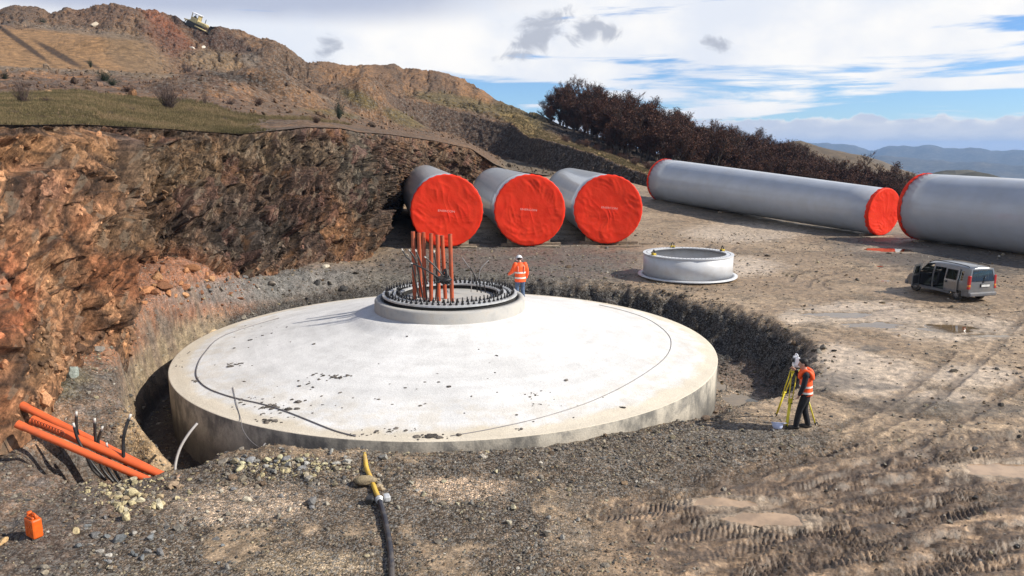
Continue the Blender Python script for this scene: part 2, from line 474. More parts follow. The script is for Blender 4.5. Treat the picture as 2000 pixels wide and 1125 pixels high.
# ruts and tracks: px path, width (m), depth (m), lug pitch (m, 0 = plain)
RUTS_PX = [
    ([(1180, 1010), (1350, 968), (1550, 905), (1720, 835), (1850, 760), (1960, 660), (2040, 560)], .28, .035, .0),
    ([(1240, 1060), (1420, 1010), (1640, 930), (1820, 850), (1960, 770), (2100, 670)], .28, .035, .0),
    ([(1100, 930), (1300, 905), (1500, 870), (1680, 815), (1800, 740), (1860, 690)], .25, .02, .0),
    ([(1260, 1045), (1380, 1030), (1500, 1015), (1600, 985), (1720, 945)], .6, .03, .10),
    ([(1500, 1130), (1600, 1075), (1720, 1030), (1840, 1000), (2050, 960)], .6, .035, .11),
    ([(1780, 1125), (1860, 1100), (1950, 1085), (2100, 1075)], .6, .045, .11),
    ([(1580, 960), (1700, 925), (1850, 880), (2050, 845)], .5, .03, .10),
    ([(1350, 925), (1480, 915), (1640, 880), (1800, 870)], .45, .02, .10),
    ([(1320, 1085), (1420, 1062), (1500, 1040), (1580, 1000), (1660, 985), (1800, 930)], .6, .035, .105),
    ([(1600, 1095), (1700, 1060), (1800, 1010), (1950, 975), (2200, 950)], .6, .04, .115),
    ([(1280, 940), (1420, 935), (1560, 905), (1720, 880), (2000, 850)], .4, .035, .0),
    ([(1390, 1150), (1440, 1112), (1545, 1056), (1667, 1011), (1790, 972), (2000, 927), (2300, 880)], .66, .045, .115),
    ([(1640, 1180), (1720, 1119), (1825, 1081), (1895, 1063), (2000, 1046), (2300, 1010)], .66, .05, .12),
    ([(1230, 985), (1300, 976), (1405, 962), (1580, 937), (1750, 905), (2000, 880), (2300, 850)], .6, .035, .10),
    ([(1290, 1030), (1405, 1004), (1545, 983), (1700, 950), (1880, 935)], .45, .06, .0),
    ([(1180, 1005), (1300, 1000), (1480, 1035), (1640, 1020)], .5, .03, .10),
    ([(1545, 549), (1550, 538), (1580, 528), (1640, 522), (1700, 521), (1790, 523)], .3, .05, .0),
    ([(1575, 560), (1585, 546), (1620, 534), (1690, 529), (1770, 530)], .25, .04, .0),
    ([(1620, 566), (1606, 552), (1640, 541), (1720, 537)], .2, .03, .0),
    ([(1378, 486), (1395, 474), (1450, 467), (1560, 470), (1650, 478), (1760, 492)], .3, .05, .0),
    ([(1430, 488), (1450, 476), (1520, 472), (1600, 479)], .25, .035, .0),
    ([(1500, 478), (1580, 492), (1660, 500), (1780, 512)], .25, .035, .0),
    ([(1640, 620), (1800, 600), (2050, 612)], .3, .03, .0),
    ([(1580, 760), (1720, 800), (1900, 820), (2100, 830)], .4, .035, .0),
    ([(1500, 900), (1700, 860), (1900, 850), (2100, 858)], .4, .04, .2),
    ([(1560, 600), (1650, 585), (1800, 592), (2050, 640)], .3, .03, .0),
]
def seg_dist(x, y, pts):
    best = np.full(x.shape, 1e9); arc = np.zeros(x.shape); acc = 0
    for a, b in zip(pts[:-1], pts[1:]):
        dx, dy = b.x - a.x, b.y - a.y; L = math.hypot(dx, dy) + 1e-9
        t = np.clip(((x - a.x) * dx + (y - a.y) * dy) / (L * L), 0, 1)
        d = np.hypot(x - a.x - t * dx, y - a.y - t * dy)
        m = d < best
        best = np.where(m, d, best); arc = np.where(m, acc + t * L, arc)
        acc += L
    return best, arc
RUTS = []
for pts, wd, dp, lug in RUTS_PX:
    w_ = smooth_path([at_z(a, b, 0) for a, b in pts], 5)
    RUTS.append((w_, wd, dp, lug, min(p.x for p in w_) - 1, max(p.x for p in w_) + 1, min(p.y for p in w_) - 1, max(p.y for p in w_) + 1))
# puddles: px centre, half sizes in metres along x and y, ground z, label
PUD_PX = [
    (1852, 641, 1.15, .75, 0.0), (1706, 634, 1.1, .5, 0.0), (1640, 614, 1.5, .5, 0.0), (1925, 655, .8, .32, 0.0),
    (1738, 488, 1.5, 1.1, 0.0), (1716, 519, .45, .20, 0.0), (1733, 548, .32, .16, 0.0),
    (1450, 782, .55, .75, -1.36), (1405, 752, .22, .5, -1.36),
    (1962, 917, .85, .34, 0.0), (1410, 980, .62, .2, 0.0), (1505, 1012, .75, .22, 0.0),
]
PUDS = []
for (px, py, a, b, z) in PUD_PX:
    p = at_z(px, py, z); PUDS.append((p.x, p.y, a, b, z))
def zground(x, y, detail=True):
    x = np.asarray(x, float); y = np.asarray(y, float)
    dx = x - CX; dy = y - CY
    r = np.hypot(dx, dy); th = np.degrees(np.arctan2(dy, dx))
    z = 0.085 * np.maximum(0, y - 70) * S(24, 8, x) + 0.8 * S(58, 76, y) * S(8, 12, x) * S(60, 30, x)
    z = z - 6.0 * S(84, 112, y + 0.25 * np.maximum(x - 20, 0)) * S(18, 30, x)
    ya = S(14.6, 17.6, y)
    left = S(-6.6, -12.5, x) * ya + S(-8.6, -14.5, x) * (1 - ya)
    z = z + 0.95 * left * (1 - 0.55 * S(26, 36, y)) + 0.5 * S(-11.5, -15, x) * S(38, 30, y)
    # talus against the foot of the cliff
    z = z + 0.9 * np.exp(-(((x + 12.6) / 2.4) ** 2 + ((y - 27.8) / 3.4) ** 2)) + 0.5 * np.exp(-(((x + 9.6) / 2.5) ** 2 + ((y - 36) / 4) ** 2))
    z = z + 0.10 * fbm2(x * .16, y * .16, 3, 3)
    # heap at the front left of the slab, gravel edge
    z = z - .32 * np.exp(-(((x + 7.0) / .9) ** 2 + ((y - 15.1) / .8) ** 2))
    z = z + 0.26 * np.exp(-(((x + 4.3) / 1.5) ** 2 + ((y - 14.45) / .8) ** 2)) + 0.16 * np.exp(-(((x + 1.5) / 3.0) ** 2 + ((y - 14.2) / .6) ** 2))
    wob = 0.28 * fbm2(x * .9, y * .9, 3, 21) + .10 * pn2(x * 3.1, y * 3.1, 25)
    fl = np.interp(th, TH, FL); r1 = np.interp(th, TH, R1); r2 = np.interp(th, TH, R2)
    leftbank = S(140, 160, np.abs(th)) + S(-100, -118, th) * S(-160, -140, th)
    leftbank = np.clip(leftbank, 0, 1)
    z = z + 0.28 * leftbank * S(-128, -145, np.where(th > 0, -180, th)) * np.exp(-((r - r2 - .9) / 1.1) ** 2)
    rr = r + wob * (0.55 + .9 * S(-30, 0, th) * S(150, 120, th))
    t = np.clip((rr - r1) / (r2 - r1), 0, 1)
    tt = np.where(t < .5, 2 * t * t * .5 + t * .5, t * .5 + .5 * (1 - 2 * (1 - t) ** 2))
    z = np.where(r < FR + 6.5, fl + (z - fl) * tt, z)
    slope = np.where(r < FR + 6.5, np.clip(4 * t * (1 - t), 0, 1), 0)
    # pit where the pipes and cables come up
    e = np.sqrt(((x + 8.2) / 1.95) ** 2 + ((y - 14.62) / 1.15) ** 2) + .12 * pn2(x * 1.7, y * 1.7, 31)
    pit = S(1.05, .45, e)
    z = z - 1.25 * pit
    z = z - .14 * np.exp(-(((x + 7.6) / 1.6) ** 2 + ((y - 13.2) / .7) ** 2))
    # roughness
    rub = np.clip(.25 + .75 * S(-4.5, -8, x) + .9 * slope * (1 - .6 * S(-40, -25, th) * S(120, 100, th)) + .35 * S(13.5, 14.5, y) * S(17, 15, y) * S(3, 0, x), 0, 1.3)
    z = z + (0.035 + .10 * rub) * fbm2(x * 1.1, y * 1.1, 3, 41)
    if detail:
        z = z + (0.010 + .045 * rub) * fbm2(x * 4.3, y * 4.3, 3, 51, .6)
        z = z + .05 * rub * np.abs(pn2(x * 2.3, y * 2.3, 57))
    # mud churned by tracks on the right
    churn = S(1.5, 4.5, x) * S(17, 14.5, y)
    z = z + churn * (.03 * fbm2(x * .9 + y * .5, y * 3.2 - x * .6, 4, 61) + .035 * pn2(x * 2.2, y * 5.5, 64) + .03 * np.abs(pn2(x * 4.5, y * 8.0 - x * 1.2, 66)))
    for (pts, wd, dp, lug, x0, x1, y0, y1) in RUTS:
        m = (x > x0) & (x < x1) & (y > y0) & (y < y1)
        if not m.any(): continue
        d, arc = seg_dist(x[m], y[m], pts)
        d = d + .06 * pn2(x[m] * 2.1, y[m] * 2.1, 71)
        h = -dp * S(wd * .62, wd * .35, d) + dp * .5 * np.exp(-((d - wd * .72) / (wd * .14)) ** 2) * (1 + .6 * pn2(x[m] * 5, y[m] * 5, 73))
        if lug: h = h + dp * .42 * S(wd * .62, wd * .5, d) * np.clip(1.6 * np.sin(2 * np.pi * (arc + .55 * d + .05 * pn2(x[m] * 3, y[m] * 3, 76)) / lug), -1, 1) * np.clip(.9 + 1.1 * pn2(x[m] * .8, y[m] * .8, 74), .15, 1.3)
        z[m] = z[m] + h
    for (cx, cy, a, b, zz) in PUDS:
        m = (np.abs(x - cx) < 2.2 * a) & (np.abs(y - cy) < 2.6 * b)
        if not m.any(): continue
        e = np.hypot((x[m] - cx) / a, (y[m] - cy) / b) + .62 * fbm2(x[m] * 1.5 / max(a, .3) + cx, y[m] * 1.2 / max(b, .3), 4, 81)
        k = S(1.7, .8, e)
        z[m] = z[m] * (1 - k) + k * (zz + .02 - .10 * S(1.15, .6, e) + .012 * pn2(x[m] * 7, y[m] * 7, 83))
    return z
def zg(x, y): return float(zground(np.array([float(x)]), np.array([float(y)]))[0])
def on_ground(px, py, **k): return at_surf(px, py, zground, **k)

NA, NR = 1000, 640
azs = np.radians(np.linspace(-47, 47, NA))
rs = np.exp(np.linspace(math.log(6.0), math.log(135.0), NR))
A_, R_ = np.meshgrid(azs, rs, indexing='ij')
GX, GY = R_ * np.sin(A_), R_ * np.cos(A_)
GZ = zground(GX, GY)
def blob(px, py, c, rx, ry, ang=0.0, n=None, edge=.35):
    """soft-edged patch of soil colour; n = noise that frays its outline"""
    ca, sa = math.cos(ang), math.sin(ang)
    u = ((px - c[0]) * ca + (py - c[1]) * sa) / rx; v = (-(px - c[0]) * sa + (py - c[1]) * ca) / ry
    d = np.hypot(u, v)
    if n is not None: d = d + n
    return S(1 + edge, 1 - edge, d)
def paint(col, m, c, k=1.0):
    m = (m * k)[..., None]
    return col * (1 - m) + np.array(c) * m
PX, PY = to_px(GX, GY, GZ)
nA = fbm2(GX * .5, GY * .5, 5, 101); nB = fbm2(GX * 1.6, GY * 2.6, 5, 111, .6); nC = fbm2(GX * .16, GY * .22, 3, 121); nD = fbm2(GX * 5, GY * 7, 3, 131, .6)
gc = np.zeros(GX.shape + (3,)) + np.array((.235, .166, .105))
gc = paint(gc, S(-.15, .35, nC + .4 * nB), (.315, .23, .15))
gc = paint(gc, S(.05, .4, nA + .5 * nB), (.14, .112, .085), .7)
# right-hand muddy foreground
mud = S(1150, 1320, PX + 60 * nA) * S(850, 930, PY + 25 * nB)
gc = paint(gc, mud, (.19, .128, .08))
gc = paint(gc, mud * S(.0, .22, nB + .3 * nD), (.31, .215, .135))
nE = fbm2(GX * 3.2 + GY * 1.5, GY * 11 - GX * 2.2, 4, 151, .65)
gc = paint(gc, mud * S(.05, .2, nE + .3 * nB), (.12, .085, .06), .75)
nM = fbm2(GX * .8 + GY * .4, GY * 3.4 - GX * .7, 5, 141, .6)
gc = paint(gc, mud * S(.0, .28, nM + .3 * nD), (.115, .080, .055), .9)
gc = paint(gc, mud * S(.1, .24, -nM + .2 * nA), (.44, .30, .185), .85)
# gravel apron in front of the slab
grv = blob(PX, PY, (1180, 900), 420, 75, -.1, .5 * nA + .3 * nB)
gc = paint(gc, grv, (.090, .071, .053), .92)
grv2 = S(1180, 1050, PX + 80 * nA) * S(870, 905, PY + 20 * nB)
gc = paint(gc, grv2, (.088, .067, .049), .92)
tanm = grv2 * S(.1, .4, nA - .4 * nB) * S(300, 420, PX)
gc = paint(gc, tanm, (.31, .225, .145), .9)
gc = paint(gc, blob(PX, PY, (900, 955), 100, 24, 0, .5 * nB), (.36, .26, .175), .9)
gc = paint(gc, blob(PX, PY, (470, 985), 150, 40, 0, .6 * nB), (.34, .255, .18), .8)
gc = paint(gc, blob(PX, PY, (600, 1100), 130, 25, 0, .6 * nB), (.30, .23, .15), .7)
# left slope of broken rock
lft = S(-5.6, -7.6, GX + .8 * nA) * S(40, 34, GY)
gc = paint(gc, lft, (.082, .060, .046), .92)
gc = paint(gc, lft * S(.0, .35, nA), (.19, .125, .085), .7)
gc = paint(gc, lft * S(.05, .35, nB), (.10, .094, .09), .6)
gc = paint(gc, blob(PX, PY, (330, 545), 160, 70, .2, .4 * nB), (.24, .10, .05), .8)
gc = paint(gc, blob(PX, PY, (200, 640), 90, 70, 0, .4 * nB), (.26, .115, .055), .8)
gc = paint(gc, blob(PX, PY, (60, 830), 110, 50, 0, .4 * nB), (.26, .15, .085), .6)
gc = paint(gc, blob(PX, PY, (90, 740), 80, 40, 0, .5 * nB), (.10, .09, .05), .6)
gc = paint(gc, blob(PX, PY, (520, 560), 200, 28, -.12, .4 * nB), (.12, .118, .112), .8)
# dark gravel at the tower ends, wet ground with the tubes' shadow painted in before the long sections
gc = paint(gc, blob(PX, PY, (1000, 515), 280, 45, 0, .4 * nB), (.10, .092, .082), .85)
gc = paint(gc, blob(PX, PY, (850, 560), 160, 50, 0, .4 * nB), (.095, .085, .07), .9)
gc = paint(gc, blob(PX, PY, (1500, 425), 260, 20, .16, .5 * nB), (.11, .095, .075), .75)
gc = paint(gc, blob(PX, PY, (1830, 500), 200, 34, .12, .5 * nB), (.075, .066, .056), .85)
# pale wet mud
pale = np.zeros(GX.shape)
for (a, b, rx, ry) in ((1690, 612, 130, 22), (1700, 735, 110, 40), (1900, 735, 90, 22), (1560, 620, 40, 12), (1640, 700, 60, 28), (1850, 775, 70, 14), (1450, 455, 110, 18), (1400, 520, 120, 20), (1860, 640, 120, 26)):
    pm_ = blob(PX, PY, (a, b), rx, ry, 0, .55 * nB + .25 * nD); pale = np.maximum(pale, pm_)
    gc = paint(gc, pm_, (.47, .375, .28), .85)
for (a, b, rx, ry) in ((1760, 790, 110, 16), (1700, 680, 30, 6), (1620, 745, 70, 20), (1900, 800, 120, 14), (1500, 860, 160, 20), (1720, 756, 40, 6)):
    gc = paint(gc, blob(PX, PY, (a, b), rx, ry, 0, .6 * nB + .3 * nD), (.10, .085, .068), .7)
# trench
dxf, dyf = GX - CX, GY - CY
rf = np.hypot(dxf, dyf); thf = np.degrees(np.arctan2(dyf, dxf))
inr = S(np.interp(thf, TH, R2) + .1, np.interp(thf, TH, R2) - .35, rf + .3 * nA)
gc = paint(gc, inr * S(-36, -20, thf) * S(-.05, -.4, GZ), (.028, .024, .021), .96)  # dark rock, with the trench's shade painted into the soil colour
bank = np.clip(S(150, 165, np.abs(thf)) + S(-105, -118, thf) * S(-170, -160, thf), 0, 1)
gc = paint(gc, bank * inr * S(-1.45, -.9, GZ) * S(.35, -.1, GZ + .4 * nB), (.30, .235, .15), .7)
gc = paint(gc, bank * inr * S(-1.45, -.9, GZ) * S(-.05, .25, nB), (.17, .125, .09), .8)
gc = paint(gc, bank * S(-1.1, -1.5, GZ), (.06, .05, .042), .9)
gc = paint(gc, blob(PX, PY, (300, 860), 75, 60, .5, .3 * nB) * S(-1.5, -.6, GZ), (.33, .225, .12), .8)
gc = paint(gc, blob(PX, PY, (1440, 770), 60, 60, 0, .3 * nB) * S(-.6, -1.0, GZ), (.17, .115, .08), .8)
# ruts are damp; tread-bar shading is painted in as dark stripes
for (pts, wd, dp, lug, x0, x1, y0, y1) in RUTS:
    m = (GX > x0) & (GX < x1) & (GY > y0) & (GY < y1)
    d, arc = seg_dist(GX[m], GY[m], pts)
    k = S(wd * .75, wd * .45, d + .12 * nB[m]) * (.55 if lug else .6) * np.clip(.8 + 1.1 * nA[m], .25, 1)
    if lug: k = np.clip(k * (1 + .8 * np.sin(2 * np.pi * (arc + .55 * d) / lug)), 0, .9)
    k = k[:, None]
    gc[m] = gc[m] * (1 - k) + np.array((.085, .06, .042)) * k
for (cx, cy, a, b, zz) in PUDS:
    e = np.hypot((GX - cx) / a, (GY - cy) / b)
    gc = paint(gc, S(1.9, 1.1, e + .3 * nB), (.30, .235, .17), .7)
gravel = np.clip(.25 + .75 * np.maximum(np.maximum(grv, grv2), np.maximum(lft, inr)) - .25 * mud + .3 * S(0, .3, nA), .12, 1)
gravel = gravel * (1 - .75 * tanm) * (1 - .7 * pale) * (1 - .6 * bank * inr) * (1 - .4 * lft)
gcol = np.concatenate([gc, gravel[..., None]], -1)
keep = ((rf[:-1, :-1] > FR - 1.2) | (rf[1:, 1:] > FR - 1.2))
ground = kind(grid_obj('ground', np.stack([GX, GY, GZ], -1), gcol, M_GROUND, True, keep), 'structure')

# ================================================================== HILL (one sheet of ground, near edge to skyline and beyond)
def line(*pts):
    a = np.array(pts, float)
    return a
H_LINES = [
    line((-400, 233, 13.5), (-60, 243, 17.5), (50, 244, 18.8), (120, 243, 20.4), (168, 243, 21.8), (184, 244, 23.2), (200, 245, 27.2), (330, 252, 31), (470, 262, 35), (600, 248, 39), (665, 250, 42), (700, 258, 47), (760, 262, 57), (800, 268, 66), (850, 275, 77), (920, 290, 84), (965, 320, 87), (990, 331, 100), (1080, 344, 100), (1250, 387, 90), (1320, 402, 86), (1900, 430, 86), (2600, 445, 86)),
    line((-400, 185, 44), (0, 185, 48), (150, 180, 54), (300, 196, 56), (400, 203, 56), (470, 228, 50), (600, 232, 60), (700, 246, 74), (760, 253, 84), (850, 265, 95), (920, 282, 98), (965, 314, 98), (990, 330, 101), (1080, 342, 101), (1250, 385, 91), (1320, 399, 87), (1900, 428, 90), (2600, 443, 90)),
    line((-400, 140, 75), (0, 143, 75), (200, 147, 80), (330, 152, 82), (450, 168, 85), (560, 190, 90), (640, 215, 95), (700, 234, 105), (780, 248, 125), (840, 253, 132), (900, 270, 132), (957, 298, 127), (1000, 313, 122), (1080, 334, 106), (1160, 354, 98), (1250, 383, 91.5), (1320, 397, 87.5), (1900, 426, 94), (2600, 441, 94)),
    line((-400, 128, 92), (0, 132, 92), (200, 136, 97), (330, 141, 100), (450, 152, 105), (560, 170, 110), (640, 182, 115), (700, 180, 121), (757, 182, 129), (845, 200, 137), (900, 214, 138), (995, 241, 131), (1055, 270, 114), (1160, 305, 102), (1275, 345, 92), (1320, 358, 90), (1900, 428, 110), (2600, 440, 110)),
    line((-400, 60, 130), (0, 48, 130), (100, 50, 135), (200, 58, 138), (330, 75, 140), (450, 110, 145), (560, 150, 140), (640, 165, 140), (700, 171, 142), (757, 177, 145), (850, 187, 152), (920, 199, 152), (1000, 222, 148), (1060, 258, 130), (1100, 273, 122), (1160, 289, 113), (1275, 333, 101), (1320, 346, 100), (1500, 390, 115), (1900, 430, 120), (2600, 440, 120)),
    line((-400, 20, 175), (-200, 10, 175), (-100, 20, 175), (0, 18, 172), (28, 5, 172), (52, 11, 172), (77, 11, 172), (100, 24, 172), (130, 11, 172), (150, 17, 172), (182, 6, 171), (224, 4, 170), (259, 8, 168), (297, 14, 166), (332, 24, 164), (357, 36, 160), (420, 41, 160), (455, 51, 164), (490, 66, 168), (542, 80, 172), (577, 101, 176), (598, 119, 180), (645, 118, 205), (698, 124, 210), (750, 126, 215), (768, 121, 215), (789, 130, 215), (841, 135, 214), (897, 144, 210), (932, 169, 205), (967, 192, 200), (1002, 207, 190), (1058, 224, 170), (1100, 245, 165), (1200, 275, 165), (1300, 302, 170), (1500, 345, 175), (1600, 385, 178), (1700, 418, 182), (1800, 440, 185), (2600, 470, 190)),
]
HU, HV = 1000, 260
pxs = np.linspace(-400, 2500, HU)
# more columns where the hill is in view
pxs = np.interp(np.linspace(0, 1, HU), [0, .06, .80, 1], [-400, -40, 1320, 2500])
LP = []
for L in H_LINES:
    py = np.interp(pxs, L[:, 0], L[:, 1]); D = np.interp(pxs, L[:, 0], L[:, 2])
    x = (pxs - 1000) / FPX; yy = (562.5 - py) / FPX
    t = D / (CP + yy * SP)
    LP.append(np.stack([x * t, D, CAM_H + (-SP + yy * CP) * t], -1))
last = LP[-1]
# beyond the skyline the ground rounds off and drops
k = 1 + 30.0 / np.hypot(last[:, 0], last[:, 1])
LP.append(np.stack([last[:, 0] * k, last[:, 1] * k, last[:, 2] - 4.5], -1))
k = 1 + 140.0 / np.hypot(last[:, 0], last[:, 1])
LP.append(np.stack([last[:, 0] * k, last[:, 1] * k, last[:, 2] * .3 - 45], -1))
LP = np.array(LP)                                             # (lines, HU, 3)
HKEY = np.array([0, 1, 2, 3, 4, 5, 6, 7.])
# rows: share them out by how tall each strip stands in the picture
HT = np.interp(np.linspace(0, 1, HV), [0, .26, .44, .56, .78, .95, .98, 1.0], HKEY)
def hill_pt(ti, Lp=LP):
    i = np.clip(np.floor(ti).astype(int), 0, 6); f = ti - i
    return i, f
i_, f_ = hill_pt(HT)
HP = LP[i_] * (1 - f_)[:, None, None] + LP[i_ + 1] * f_[:, None, None]      # (HV, HU, 3)
HP = HP.transpose(1, 0, 2)                                     # (HU, HV, 3)
# round the creases a little
def blur_v(P, n):
    for _ in range(n):
        Q = P.copy(); Q[:, 1:-1] = .25 * P[:, :-2] + .5 * P[:, 1:-1] + .25 * P[:, 2:]; P = Q
    return P
core = HP.copy(); HP = blur_v(HP, 3); HP[:, :2] = core[:, :2]
for _ in range(4): HP[1:-1] = .25 * HP[:-2] + .5 * HP[1:-1] + .25 * HP[2:]
Tm = np.broadcast_to(HT[None, :], HP.shape[:2]); Pm = np.broadcast_to(pxs[:, None], HP.shape[:2])
X, Y, Z = HP[..., 0], HP[..., 1], HP[..., 2]
HPX, HPY = to_px(X, Y, Z)
amp = S(0.0, .5, Tm) * (.12 + .9 * S(.9, 1.3, Tm)) * np.where(Pm > 1050, .5, 1.0)
amp = np.where((Pm > 470) & (Pm < 1000) & (Tm < 1.2), .45 * S(.02, .3, Tm), amp)
hills_n = fbm2(X * .07, Y * .07, 4, 201); hn2 = fbm2(X * .33, Y * .33, 4, 211, .6); hn3 = fbm3(X * 1.1, Y * 1.1, Z * 1.1, 3, 221, .6)
# tipped spoil: gullies running down slope
gul = np.abs(pn2(Pm * .03 + 1.2 * hn2, Tm * .7, 231))
sandm = S(2.75, 3.0, Tm) * S(4.1, 3.7, Tm) * S(340, 240, Pm - (3.6 - Tm) * 60)
amp = amp * (1 - .8 * sandm)
big = fbm2(X * .045 + Y * .012, Y * .03, 3, 205)
dz = amp * (2.6 * big * S(2.4, 3.3, Tm) * S(4.95, 4.4, Tm) + 1.0 * hills_n * S(1.2, 2.5, Tm) * S(5.0, 4.2, Tm) + .24 * hn2 + .07 * hn3) - amp * .8 * (1 - gul) ** 4 * S(2.8, 3.4, Tm)
for (mx_, my_, mr_, mh_) in ((510, 128, 7, 3.2), (445, 118, 6, 2.0), (740, 208, 6, 3.0), (690, 205, 4, -1.5), (440, 182, 4, 1.8), (500, 182, 4, 1.4), (565, 196, 5, 2.0), (610, 150, 8, 2.5), (395, 62, 8, -2.0), (440, 90, 6, -1.6), (330, 90, 8, -1.2), (250, 95, 8, 1.6), (370, 180, 4, .9), (560, 110, 7, 2.0), (650, 215, 5, 1.2)):
    u_ = int(np.interp(mx_, pxs, np.arange(HU))); ok_ = (HT > .9) & (HT < 5); j_ = np.where(ok_)[0][np.argmin(np.abs(HPY[u_][ok_] - my_))]
    d2_ = ((X - X[u_, j_]) / mr_) ** 2 + ((Y - Y[u_, j_]) / mr_) ** 2
    dz = dz + mh_ * np.exp(-d2_ ** 1.3)
skyl = S(4.5, 5, Tm) * S(5.6, 5.0, Tm)
dz = dz + skyl * np.where(Pm < 1080, .4 * hn2 + .14 * hn3, .2 * hn2)
HP[..., 2] += dz
HP[..., 1] -= .5 * amp * hn3
X, Y, Z = HP[..., 0], HP[..., 1], HP[..., 2]
HPX, HPY = to_px(X, Y, Z)
n1 = fbm3(X * .05, Y * .05, Z * .05, 5, 301, .6); n2 = fbm3(X * .22, Y * .22, Z * .22, 5, 311, .65); n3 = fbm3(X * .9, Y * .9, Z * .9, 4, 321, .7)
hc = np.zeros(X.shape + (3,)) + np.array((.155, .105, .068))
hc = paint(hc, S(.0, .3, n2), (.235, .15, .085), .8)
hc = paint(hc, S(.05, .35, -n2 + .5 * n1), (.10, .078, .062), .8)
hc = paint(hc, S(.3, .5, n3 + .2 * n2), (.26, .20, .14), .5)
hcg = np.full(X.shape, .5)
# grass terrace
ter = S(1.12, .9, Tm + .14 * n2) * np.maximum(S(525, 430, Pm + 70 * n2), .75 * S(.72, .9, Tm + .3 * n2) * S(690, 640, Pm + 40 * n2))
GRASS = (.118, .092, .046)
hc = paint(hc, ter, GRASS)
hc = paint(hc, ter * S(-.05, .25, n2 + .3 * n3), (.165, .118, .062), .85)
hc = paint(hc, ter * S(.1, .3, n3 + .4 * n1), (.068, .058, .027), .7)
hc = paint(hc, ter * S(.1, .4, -n2 + .4 * n1), (.125, .078, .045), .85)
hc = paint(hc, ter * S(.05, .0, Tm + .03 * n2), (.045, .032, .022), .7)
hcg = hcg * (1 - .75 * ter)
# orange / brown rubble between the terrace and the track
mid = S(.9, 1.1, Tm) * S(2.05, 1.9, Tm) * S(520, 440, Pm)
hc = paint(hc, mid * S(-.1, .25, n2 + n1), (.33, .185, .09), .8)
hc = paint(hc, mid * S(.0, .3, n3 - n1), (.12, .085, .07), .75)
trk = S(1.85, 2.05, Tm + .1 * n2) * S(3.0, 2.75, Tm + .1 * n2) * S(700, 600, Pm)
hc = paint(hc, trk, (.21, .185, .15), .7)
# sand slope on the left
sand = S(2.75, 3.0, Tm + .1 * n2) * S(4.05, 3.75, Tm + .35 * n1) * S(330, 240, Pm + 40 * n2 - (3.6 - Tm) * 60)
hc = paint(hc, sand, (.335, .225, .118), .95)
hcg = hcg * (1 - .8 * sand)
for (a, b, rx, ry, an) in ((40, 82, 75, 5, .62), (115, 107, 55, 6, .52), (195, 135, 35, 3, .5)):
    hc = paint(hc, blob(HPX, HPY, (a, b), rx, ry, an, .25 * n3) * S(2.8, 3.1, Tm), (.05, .033, .022), .9)
for (a, b, rx, ry, an, c, kk) in (
        (325, 52, 70, 16, .72, (.235, .095, .05), .85), (330, 85, 60, 26, .5, (.14, .062, .036), .8), (420, 75, 85, 26, .55, (.055, .03, .022), .9),
        (470, 100, 45, 18, .4, (.07, .042, .03), .8), (370, 40, 40, 20, .6, (.06, .035, .026), .8), (265, 105, 70, 40, .5, (.20, .155, .10), .7), (420, 118, 70, 20, .1, (.21, .165, .105), .75),
        (560, 130, 70, 40, .5, (.125, .092, .066), .7), (200, 25, 70, 18, 0, (.15, .09, .055), .7), (40, 20, 60, 14, 0, (.13, .09, .06), .7),
        (490, 118, 18, 14, 0, (.16, .15, .135), .7), (150, 60, 130, 7, .12, (.20, .18, .15), .6), (470, 153, 60, 9, .15, (.035, .028, .022), .85), (200, 210, 0.1, .1, 0, GRASS, 0)):  # the near-black band paints the shadow along the track
    hc = paint(hc, blob(HPX, HPY, (a, b), rx, ry, an, .4 * n2) * S(.95, 1.2, Tm), c, kk)
# second spoil hill: brown with ochre streaks; grass at its foot
sp2 = S(3.6, 4.1, Tm + .2 * n2) * S(600, 640, Pm) * S(1010, 960, Pm)
hc = paint(hc, sp2, (.20, .125, .068), .85)
hc = paint(hc, sp2 * S(.0, .3, pn2(Pm * .028 + n2, Tm * .5, 341)), (.31, .185, .085), .7)
hc = paint(hc, sp2 * S(.1, .4, pn2(Pm * .05 + n2, Tm * .6, 342)), (.10, .07, .048), .7)
for (a, b, rx, ry, an) in ((700, 192, 38, 12, .45), (790, 232, 45, 14, .35), (640, 222, 60, 8, .1), (900, 200, 90, 13, .18), (1010, 222, 60, 20, .2), (1050, 240, 30, 16, 0)):
    hc = paint(hc, blob(HPX, HPY, (a, b), rx, ry, an, .5 * n2 + .2 * n3) * S(1.2, 1.6, Tm), (.125, .108, .042), .85)
# cut bank: dark soil
cb = S(1.95, 2.1, Tm) * S(3.0, 2.9, Tm) * S(740, 790, Pm)
hc = paint(hc, cb, (.085, .062, .05), .9)
hc = paint(hc, cb * S(930, 1010, Pm), (.05, .042, .036), .9)
hc = paint(hc, cb * S(.2, .45, n3), (.16, .13, .10), .6)
strip = S(2.98, 3.06, Tm) * S(4.25, 4.0, Tm + .15 * n2) * S(960, 1010, Pm)
hc = paint(hc, strip, (.15, .125, .06), .9)
hc = paint(hc, strip * S(3.35, 3.55, Tm + .2 * n2) * S(1040, 1090, Pm), (.10, .078, .05), .6)
hcg = hcg * (1 - .7 * strip)
road = S(2.0, 1.9, Tm) * S(960, 990, Pm)
hc = paint(hc, road, (.165, .15, .118), .9)
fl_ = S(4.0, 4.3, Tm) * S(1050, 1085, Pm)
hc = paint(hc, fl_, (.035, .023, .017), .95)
hc = hc * np.where((ter > .5) | (strip > .5), .95, .60)[..., None] * np.array((1.13, .96, .82))
hillside = kind(grid_obj('hillside', HP, np.concatenate([hc, hcg[..., None]], -1), M_HILL, True), 'structure')
